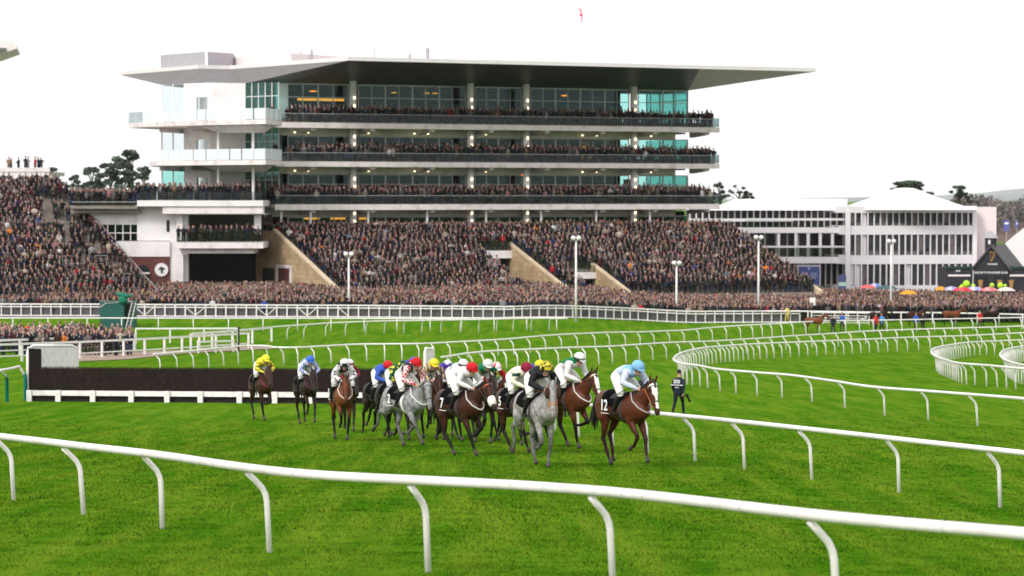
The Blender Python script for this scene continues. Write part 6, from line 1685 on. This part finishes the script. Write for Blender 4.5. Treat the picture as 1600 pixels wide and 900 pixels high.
    band(m, .36, -.025, .062, .094, .012)
    for s in (-1, 1): m.tube([H(-.02, .03, s * .083), H(.15, -.05, s * .092), H(.40, -.05, s * .066)], .009, 6)
    m.build('bridle', hc, t)
    if browband: m = MB(); m.loft([(H(.01, .0), .097, .130), (H(.04, .0), .100, .137)], side=hs, n=14, roundcap=False); m.build('browband', paint(browband, .6, 'browband'), t)
    if noseband: m = MB(); m.loft([(H(.30, -.02), .085, .118), (H(.34, -.022), .095, .126), (H(.41, -.022), .092, .12), (H(.45, -.02), .08, .1)], side=hs, n=14); m.build('sheepskin_noseband', paint(noseband, .95, 'sheepskin'), t, smooth=True)
    if hood:
        m = MB()
        for s in (-1, 1): m.ball(H(.13, -.01, s * .10), .10, .06, .12, 10, 8)
        m.build('cheek_pieces', paint((.04, .015, .01), .95, 'dark_sheepskin'), t, smooth=True)
    m = MB()
    for s in (-1, 1): m.tube([H(.44, -.05, s * .06), y_(N0 + nd * .55 + Vector((0, s * .12, .04)), .6), Vector((.80, s * .1, 1.66))], .010, 5)
    m.build('reins', paint((.45, .10, .02), .6, 'orange_rein') if number == '12' else hc, t)
    if breast:
        m = MB()
        for s in (-1, 1): m.tube([(.42, s * .10, 1.60), (.62, s * .2, 1.42), (.80, s * .165, 1.28), (.92, s * .05, 1.19)], .018, 6)
        m.tube([(.92, .05, 1.19), (.94, 0, 1.18), (.92, -.05, 1.19)], .018, 6); m.build('breast_girth', paint(breast, .7, 'breast_girth'), t)
    return t

SKIN = (.50, .28, .21)
def human_head(B, X, c, fwd, up, skin=SKIN):
    """X collects facial details; c head centre"""
    fwd = Vector(fwd).normalized(); up = Vector(up); up = (up - fwd * up.dot(fwd)).normalized(); sd = up.cross(fwd)
    h = lambda f, u, s=0: Vector(c) + fwd * f + up * u + sd * s
    B.limb([(h(.035, -.115), .04, .045), (h(.02, -.06), .062, .075), (h(0, .01), .075, .092), (h(-.01, .07), .062, .075)], skin, side=sd, n=12)
    X.loft([(h(.085, .0), .011, .012), (h(.112, -.038), .018, .016)], side=sd, n=6, col=skin)
    for s in (-1, 1):
        X.ball(h(.082, .008, s * .028), .012, .012, .009, 6, 4, col=(.02, .015, .012)); X.ball(h(.0, -.015, s * .078), .015, .015, .03, 6, 4, col=skin)
    X.loft([(h(.085, -.068, -.022), .006, .006), (h(.088, -.068, .022), .006, .006)], side=up, n=5, col=(.28, .09, .08))
    return h, sd
def hand(X, w, d, side, curl, col=SKIN, glove=None):
    """palm, four bent fingers, a thumb from the side of the palm"""
    c = glove or col; d = Vector(d).normalized(); side = Vector(side).normalized(); side = (side - d * side.dot(d)).normalized(); nn = d.cross(side) * curl; w = Vector(w)
    X.loft([(w, .026, .020), (w + d * .045, .036, .018), (w + d * .085, .038, .016)], side=side, n=8, col=c)
    for i, L in enumerate((.062, .072, .067, .052)):
        b0 = w + d * .085 + side * (.028 - .0187 * i); b1 = b0 + d * L * .5 + nn * L * .15; b2 = b1 + d * L * .12 + nn * L * .5; b3 = b2 - d * L * .25 + nn * L * .2
        X.loft([(b0, .0095, .0095), (b1, .009, .009), (b2, .0085, .0085), (b3, .007, .007)], side=side, n=6, col=c)
    t0 = w + d * .03 + side * .03; t1 = t0 + side * .022 + d * .03 + nn * .012; X.loft([(t0, .012, .012), (t1, .0105, .0105), (t1 + d * .028 + nn * .02 - side * .006, .009, .009)], side=nn, n=6, col=c)

def jockey(h, silk, capcol, label, pattern=None, crouch=1.0, cappat=None, breeches=(.74, .72, .69), cuff=None, goggles=True, dx=0.0, lean=0, peak=None, band=None, gloves=None):
    """rides in the frame of horse h but is a thing of its own"""
    t = empty('person', h.location, 0, label, 'jockey', 'jockeys riding the racehorses', scale=h.scale[0]); t.rotation_euler = h.rotation_euler
    B = Body(); X = MB(); k = crouch; ly = lean
    hip = Vector((-.12, 0, 1.93)); sh = Vector((.36, ly * .5, 2.00 + .06 * (k - 1))); hdC = Vector((.55, ly, 2.10 + .07 * (k - 1))); brc = breeches
    B.limb([(hip + Vector((-.03, 0, -.01)), .165, .15, brc), (hip + Vector((.06, 0, .05)), .165, .135, 'torso'), (hip.lerp(sh, .5) + Vector((-.01, 0, .06)), .19, .14, 'torso'), (hip.lerp(sh, .85) + Vector((0, 0, .04)), .215, .14, 'torso'), (sh + Vector((.05, 0, .01)), .16, .10, 'torso')], 'torso', n=14)
    B.limb([(sh + Vector((.05, 0, .02)), .06, .06), (hdC + Vector((-.03, 0, -.10)), .055, .055)], SKIN, side=(0, 1, 0))
    for s in (-1, 1):
        kn = Vector((.27, s * .26, 1.54)); ft = Vector((.04, s * .30, 1.16))
        B.limb([(hip + Vector((-.02, s * .09, -.03)), .13, .145), (hip.lerp(kn, .55) + Vector((0, s * .06, .02)), .105, .115), (kn, .074, .08)], brc, side=(0, 1, 0))
        B.limb([(kn + Vector((0, 0, -.02)), .064, .068), (kn.lerp(ft, .4) + Vector((-.02, 0, 0)), .058, .07), (ft, .04, .045)], (.012, .011, .012), side=(0, 1, 0))
        B.limb([(ft + Vector((-.05, 0, -.04)), .035, .035), (ft + Vector((.06, s * .01, -.05)), .04, .035), (ft + Vector((.17, s * .02, -.055)), .034, .024)], (.012, .011, .012), side=(0, 1, 0))
        sj = sh + Vector((.02, s * .195, -.01)); el = Vector((.43, s * .31, 1.80)); wr = Vector((.70, s * .12, 1.68))
        B.limb([(sj, .082, .088, 'arm'), (sj.lerp(el, .5), .082, .08, 'arm'), (el, .07, .072, 'arm'), (el.lerp(wr, .5), .06, .06, 'arm'), (wr, .033, .036, 'cuff' if cuff else 'arm')], 'arm', side=(0, 1, .3))
        hand(X, wr, (wr - el), (0, .3, 1), s, glove=gloves)
    B.build_pre = None
    hh, sd = human_head(B, X, hdC, (1, 0, -.30), (.30, 0, 1))
    bfac = pattern or (lambda part, p: silk)
    def pat(c, p):
        if c == 'cuff': return cuff
        return bfac(c, p)
    B.build('person_body', M['silk'], t, .0165, pat, 3, X)
    # helmet with coloured cap, peak and chin strap
    m = MB(); hc_ = hh(-.01, .045); n_ = 22
    rows_ = [(0.0, 1.0), (.25, .985), (.5, .88), (.72, .69), (.9, .42), (1.0, .08)]
    fwd = (hh(1, 0) - hh(0, 0)).normalized(); up = (hh(0, 1) - hh(0, 0)).normalized(); V_, C_ = [], []
    rows_ = [(-.35, .97)] + rows_
    for z_, r_ in rows_:
        for i in range(n_):
            a = 2 * PI * i / n_; V_.append(hc_ + fwd * (math.cos(a) * .156 * r_) + sd * (math.sin(a) * .138 * r_) + up * (z_ * .140))
            C_.append(cappat(a, z_) if cappat else capcol)
            if band is not None and z_ < .05: C_[-1] = band
    F_ = [(i * n_ + j, i * n_ + (j + 1) % n_, (i + 1) * n_ + (j + 1) % n_, (i + 1) * n_ + j) for i in range(len(rows_) - 1) for j in range(n_)]
    m.v = V_; m.f = F_ + [tuple(range((len(rows_) - 1) * n_, len(rows_) * n_)), tuple(range(n_))[::-1]]; m.c = C_
    pk_ = hc_ + up * -.015; pc = peak or capcol
    m.loft([(pk_ + fwd * .10, .10, .012), (pk_ + fwd * .155 - up * .012, .085, .009), (pk_ + fwd * .19 - up * .025, .05, .006)], side=sd, n=10, col=pc)
    m.build('helmet', M['silk'], t, smooth=True, cols=True)
    if goggles:
        m = MB(); m.loft([(hh(.086, .008, -.055), .018, .022), (hh(.105, .005, 0), .018, .024), (hh(.086, .008, .055), .018, .022)], side=fwd, n=8); m.build('goggles', M['leather'], t, smooth=True)
    m = MB()
    for s in (-1, 1): m.tube([hh(.02, .0, s * .082), hh(.04, -.08, s * .06), hh(.05, -.128, s * .01)], .007, 5)
    m.build('chin_strap', M['leather'], t)
    m = MB(); s = 1; m.tube([Vector((.74, -.11, 1.75)), Vector((.40, -.30, 1.62)), Vector((.18, -.38, 1.50))], .008, 5); m.build('whip', M['leather'], t)
    return t

# coats
BAY, DBAY, BRN, GREY, CHEST, LGREY = (.085, .024, .011), (.017, .0085, .0065), (.042, .0135, .008), (.235, .232, .24), (.145, .042, .016), (.27, .255, .25)
BL = (.0055, .0045, .0045)
def chk(p, s, f=(1, 1, 1)): return (math.floor(p[0] / s + 100) + math.floor(p[1] / s + 100) + math.floor(p[2] / s + 100)) % 2
def dots(p, s, r):
    q = [((p[i] / s) % 1.0) - .5 for i in range(3)]; return math.sqrt(sum(x * x for x in q)) < r
WHT = (.64, .63, .64); RED = (.50, .012, .018); YEL = (.66, .56, .04); NVY = (.02, .025, .08); GRN = (.0, .16, .05); DGR = (.005, .06, .03); RYL = (.03, .09, .42); PUR = (.08, .03, .30); MAR = (.22, .012, .035); LBL = (.20, .42, .66); PBL = (.50, .56, .70); CRM = (.70, .64, .52); BLK = (.012, .012, .015)

H_ = []
def ride(px, py, ang, coat, leg, pose, hl, jl, silk, cap, hk={}, **jk):
    h = horse('racehorse', G(px, py), ang, coat, leg, pose, hl, **hk); j = jockey(h, silk, cap, jl, **jk); H_.append((h, j)); return h, j

ride(974, 729, 32, BAY, (.03, .012, .010), 'lead', 'leading bay racehorse, furthest right, with number 12 cloth and white breast girth', 'jockey in pale blue silks and light blue cap on the leading bay horse', PBL, LBL,
     dict(number='12', blaze='star', browband=(.75, .75, .75), breast=(.40, .33, .35), neck=38, head=60, yaw=-9), pattern=lambda c, p: LBL if c == 'torso' and p[0] > .2 else PBL, peak=LBL)
ride(884, 708, 36, BAY, BL, 'gather', 'bay racehorse just behind the leader, with cream browband and blaze', 'jockey in green silks with white sleeves and white cap', GRN, WHT,
     dict(blaze='full', browband=(.7, .6, .45), breast=(.6, .55, .5), neck=42, head=56, yaw=-7, lift=.10), pattern=lambda c, p: WHT if c == 'arm' or (c == 'torso' and p[2] < 2.08) else GRN, band=(.01, .05, .03), peak=WHT, crouch=2.2)
ride(838, 730, 22, LGREY, (.11, .105, .105), 'grey', 'light grey racehorse at the front of the pack with dark cheek pieces and orange bridle', 'jockey in black silks with yellow and black checked cap on the front grey horse', BLK, YEL,
     dict(hood=True, bridlecol=(.55, .16, .05), tail='pale', mane='grey', neck=38, head=64, yaw=-13, face=(.22, .19, .19)), cappat=lambda a, z: YEL if (math.floor(a / .57) + math.floor(z * 3.2 + 5)) % 2 else BLK, peak=BLK)
ride(807, 707, 26, BRN, BL, 'drive', 'dark bay racehorse half hidden behind the front grey horse', 'jockey in cream silks with green armbands and maroon cap', CRM, MAR,
     dict(number='5', neck=40, head=48, yaw=0), pattern=lambda c, p: DGR if c == 'arm' and 1.93 < p[2] < 2.01 else CRM)
ride(832, 700, 20, DBAY, BL, 'gather', 'almost hidden dark racehorse between the grey horse and the green-silked rider', 'jockey in purple silks with yellow cap, mostly hidden behind the black-silked rider', PUR, YEL, dict(voxel=.024))
ride(718, 712, 34, BRN, BL, 'drive', 'dark bay racehorse in mid pack with thick white sheepskin noseband', 'jockey in plain white silks with red cap and red cuffs', WHT, RED,
     dict(number='7', noseband=(.72, .69, .64), breast=(.55, .52, .5), neck=36, head=52, yaw=-4, browband=(.5, .1, .05)), cuff=RED, peak=RED)
ride(755, 694, 14, DBAY, BL, 'head_on', 'dark racehorse head-on behind the sheepskin-nosed horse', 'jockey in green and gold silks with plain white cap', GRN, WHT,
     dict(neck=36, head=55, yaw=-4), pattern=lambda c, p: (.45, .28, .02) if p[2] < 2.02 and dots(p, .11, .42) else (.0, .13, .06))
ride(767, 690, 18, BAY, BL, 'stretch', 'bay racehorse showing only its white-marked nose beside the dark head-on horse', 'jockey in navy silks with red sleeves, behind the green and gold rider', NVY, WHT, dict(blaze='full', voxel=.024, neck=34), pattern=lambda c, p: RED if c == 'arm' else NVY, cappat=lambda a, z: RED if math.floor(a / .7) % 2 else WHT)
ride(711, 690, 26, DBAY, BL, 'gather', 'dark racehorse hidden behind the white-silked rider', 'jockey in lavender white silks with green yoke and white cap', (.62, .60, .72), WHT, dict(voxel=.024), pattern=lambda c, p: GRN if c == 'torso' and p[0] < .18 and p[2] > 2.05 else (.60, .58, .72), band=BLK)
ride(691, 682, 18, BRN, BL, 'land', 'dark bay racehorse under the purple-silked rider at the back', 'jockey in purple silks with purple cap and white crown', PUR, PUR, dict(voxel=.024), cappat=lambda a, z: WHT if z > .6 or (z > .3 and math.floor(a / .6) % 2) else PUR, pattern=lambda c, p: (.55, .5, .7) if c == 'arm' and p[2] < 1.9 else PUR)
ride(673, 688, 12, BRN, BL, 'head_on', 'bay racehorse running behind and right of the dappled grey horse', 'jockey in yellow and violet striped silks with yellow cap', (.5, .42, .12), YEL, dict(neck=34, head=55), pattern=lambda c, p: (.55, .42, .09) if math.floor(p[1] / .045) % 2 else (.16, .10, .22))
ride(633, 700, 34, GREY, (.10, .095, .095), 'reach', 'dappled grey racehorse on the left of the pack with number 2 cloth', 'jockey in red and white diamond silks with black yoke and red cap', WHT, RED,
     dict(number='2', breast=(.68, .68, .68), mane='grey', tail='grey', neck=33, head=64, yaw=-11, face=(.16, .15, .15), browband=(.5, .45, .42)), pattern=lambda c, p: (RED if chk(p, .062) else WHT) if c == 'arm' else (BLK if p[0] > .12 and abs(p[1]) > .05 else WHT), crouch=2.4)
ride(616, 688, 28, DBAY, BL, 'land', 'dark brown racehorse partly hidden left of the dappled grey horse', 'jockey in dark green silks with yellow stars, red gloves and green cap', DGR, DGR,
     dict(neck=34, head=50), pattern=lambda c, p: YEL if dots(p, .12, .40) else DGR, cappat=lambda a, z: YEL if math.floor(a / .5) % 2 and 0 < z < .6 else DGR, gloves=(.55, .02, .03))
ride(594, 682, 27, DBAY, BL, 'stretch', 'darkest racehorse at the left edge of the main pack', 'jockey in royal blue silks with red cap', RYL, RED, dict(voxel=.024, neck=34))
ride(635, 672, 26, BRN, BL, 'gather', 'bay racehorse hidden at the very back of the main pack', 'jockey with blue and red cap at the back of the pack', (.05, .06, .3), RED, dict(voxel=.024), cappat=lambda a, z: RYL if z > .45 else RED)
ride(534, 689, 12, CHEST, BL, 'head_on', 'chestnut bay racehorse running head-on alone left of the pack', 'jockey in black silks with starred white sleeves and white and black cap', BLK, WHT,
     dict(number='8', breast=(.6, .55, .45), neck=34, head=66, yaw=-6, blaze=False), pattern=lambda c, p: (BLK if dots(p, .11, .36) else WHT) if c == 'arm' else BLK, cappat=lambda a, z: WHT if z > .3 or math.floor(a / .55) % 2 else BLK, peak=BLK)
ride(540, 674, 16, DBAY, BL, 'land', 'dark racehorse almost hidden behind the chestnut bay', 'jockey in maroon silks with white-topped cap behind the starred-sleeve rider', MAR, WHT, dict(voxel=.024), cappat=lambda a, z: WHT if z > .25 else MAR)
ride(478, 664, 20, DBAY, BL, 'lead', 'near black racehorse, second from the left, alone before the birch fence', 'jockey in blue and white checked silks with royal blue cap', RYL, (.04, .14, .55),
     dict(neck=34, head=62, yaw=-8, breast=(.10, .02, .04)), pattern=lambda c, p: (.05, .13, .5) if chk(p, .058) else WHT)
ride(408, 657, 22, BRN, BL, 'gather', 'last bay racehorse, furthest left, with a dark red breast girth', 'jockey in yellow silks with black hoops and yellow cap', YEL, (.80, .74, .05),
     dict(neck=40, head=54, yaw=-8, breast=(.20, .015, .05)), pattern=lambda c, p: BLK if c == 'arm' and (p[2] / .11) % 1 < .2 else YEL)

# ---------------------------------------------------------------- people on foot
def walker(px, py, ang, label, coat, legs_c, cap=None, scale=1.0, bag=None, group='people walking on the turf', hair=(.03, .02, .015), stride=.28, back=None):
    p = G(px, py); t = empty('person', (p.x, p.y, float(T(p.x, p.y))), R(ang), label, 'person', group, scale=scale); B = Body(); X = MB()
    # faces +x
    for s, f in ((-1, 1), (1, -1)):
        hp = Vector((0, s * .10, .92)); kn = Vector((f * stride * .55 + .05, s * .10, .50)); an = Vector((f * stride - (.06 if f < 0 else 0), s * .10, .09 + (.05 if f < 0 else 0)))
        B.limb([(hp, .105, .12), (hp.lerp(kn, .5), .09, .095), (kn, .066, .07)], legs_c); B.limb([(kn, .066, .07), (kn.lerp(an, .4), .062, .068), (an, .05, .055)], legs_c)
        B.limb([(an + Vector((-.05, 0, -.05)), .045, .04), (an + Vector((.15, 0, -.05 + (-.03 if f < 0 else 0))), .042, .03)], (.01, .01, .01))
    B.limb([((0, 0, .84), .19, .14, coat), ((0, 0, 1.05), .185, .13, coat), ((.02, 0, 1.28), .22, .14, coat), ((.03, 0, 1.42), .19, .105, coat)], coat, n=14)
    B.limb([((.03, 0, 1.46), .06, .06), ((.05, 0, 1.56), .055, .055)], SKIN)
    for s, f in ((-1, -1), (1, 1)):
        sj = Vector((.02, s * .20, 1.40)); el = Vector((f * .06 - .02, s * .28, 1.12)); wr = Vector((f * .16 + .03, s * .27, .88)); B.limb([(sj, .07, .075), (el, .058, .06), (wr, .042, .045)], coat, side=(0, 1, 0)); hand(X, wr, (wr - el), (1, 0, 0), s)
    hh, sd = human_head(B, X, (.07, 0, 1.68), (1, 0, -.15), (.15, 0, 1)); B.build('person_body', M['silk'], t, .018, None, 3, X)
    m = MB(); m.loft([(hh(-.03, .02), .086, .09), (hh(-.015, .09), .075, .085), (hh(-.01, .12), .04, .05)], side=sd, n=12)
    if cap: m.loft([(hh(.07, .06), .065, .02), (hh(.15, .05), .045, .01)], side=sd, n=8)
    m.build('cap' if cap else 'hair', paint(cap or hair, .8, 'cap_cloth'), t, smooth=True)
    return t, B
w, _ = walker(1060, 648, 62, 'man in navy steward jacket numbered 203 walking away with a camera beside the rail bend', (.012, .018, .035), (.010, .012, .022), cap=(.01, .012, .02), scale=1.03)
tx = text('jacket_number', '203', .20, (-.172, 0, 1.335), (PI / 2 + .06, 0, -PI / 2), M['ink'], w, .006)
text('jacket_lettering', 'PHOTOGRAPHER', .068, (-.160, 0, 1.195), (PI / 2, 0, -PI / 2), M['ink'], w, .006); text('jacket_lettering', 'RACING', .05, (-.158, 0, 1.10), (PI / 2, 0, -PI / 2), M['ink'], w, .006)
cm_o = empty('camera_with_lens', w.location, w.rotation_euler[2], 'black camera with long lens carried by the man in the numbered jacket', 'camera')
m = MB(); m.box(.10, .22, -.37, -.25, .76, .86); m.build('camera_body', M['leather'], cm_o, bevel=.01); m = MB(); m.loft([((.16, -.33, .78), .045, .045), ((.24, -.37, .62), .045, .045), ((.27, -.39, .56), .06, .06)], n=12, side=(0, 1, 0)); m.build('lens', M['leather'], cm_o, smooth=True)
walker(869, 650, -100, 'person in black jacket and jeans standing left behind the green-silked rider', (.015, .015, .018), (.04, .07, .15), scale=.98, stride=.1, hair=(.10, .045, .03))
walker(886, 651, -80, 'person in black coat beside the one in jeans, half hidden by a rider', (.012, .012, .014), (.02, .02, .03), scale=.98, stride=.1)
walker(1004, 650, 60, 'person in dark jacket hidden behind the leading rider', (.015, .02, .02), (.02, .02, .025), cap=(.03, .05, .12), scale=1.0, stride=.15)

# led horses and handlers beyond the right-hand rail
def led(px, py, ang, coat, label, sc=.98): return horse('led_horse', G(px, py), ang, coat, BL, dict(fl=(8, 0, 8), fr=(-12, -8, 0), hl=(-34, 10, 12), hr=(-44, 2, 8)), label, neck=45, head=50, cloth=False, voxel=.035, group='led horses beyond the rail', sc=sc)
led(1272, 521, 75, CHEST, 'chestnut led horse in front of the white slatted gate'); led(1372, 512, 100, DBAY, 'dark led horse behind the far rail right of the gate'); led(1432, 511, 95, BRN, 'brown led horse in the middle of the row behind the far rail'); led(1487, 510, 85, CHEST, 'reddish brown led horse right of the middle one'); led(1548, 510, 95, DBAY, 'dark led horse nearest the right edge')
for (px, py, c, lg, lab) in ((1302, 521, (.02, .02, .03), (.02, .02, .03), 'handler in black walking right of the chestnut led horse'), (1316, 517, (.03, .09, .35), (.015, .015, .02), 'handler in a blue jacket before the gate'), (1368, 519, (.5, .02, .03), (.02, .02, .05), 'handler in red beside the dark led horse'),
                             (1378, 518, (.06, .25, .55), (.02, .02, .03), 'handler in bright blue beside the one in red'), (1431, 517, (.03, .08, .40), (.015, .015, .02), 'handler in royal blue by the brown led horse'), (1442, 517, (.015, .015, .02), (.015, .015, .02), 'handler in black right of the royal blue one'),
                             (1531, 513, (.5, .02, .02), (.03, .03, .03), 'handler in red near the right edge'), (1163, 504, (.015, .015, .02), (.015, .015, .02), 'steward in black at the barrier right of the short mast'), (1230, 505, (.55, .45, .12), (.5, .42, .12), 'steward in pale yellow by the barrier end'),
                             (413, 496, (.02, .06, .35), (.015, .015, .03), 'steward in bright blue at the barrier right of the green box')):
    walker(px, py, random.uniform(-140, -40), lab, c, lg, stride=.14, group='handlers and stewards by the far rail')
# ================================================================ HAZE
m = bpy.data.materials.new('haze'); m.use_nodes = True; t_ = m.node_tree; t_.nodes.clear()
o_ = t_.nodes.new('ShaderNodeOutputMaterial'); pv = t_.nodes.new('ShaderNodeVolumePrincipled')
pv.inputs['Color'].default_value = (.93, .95, 1.0, 1); pv.inputs['Density'].default_value = 0.00003; pv.inputs['Anisotropy'].default_value = 0.2
t_.links.new(pv.outputs[0], o_.inputs['Volume'])
b = MB(); b.box(-9500, 9500, -300, 17000, -6, 110); hz = b.build('haze', m); tag(hz, 'thin pale haze that fades the far hills', 'haze', kind='stuff')
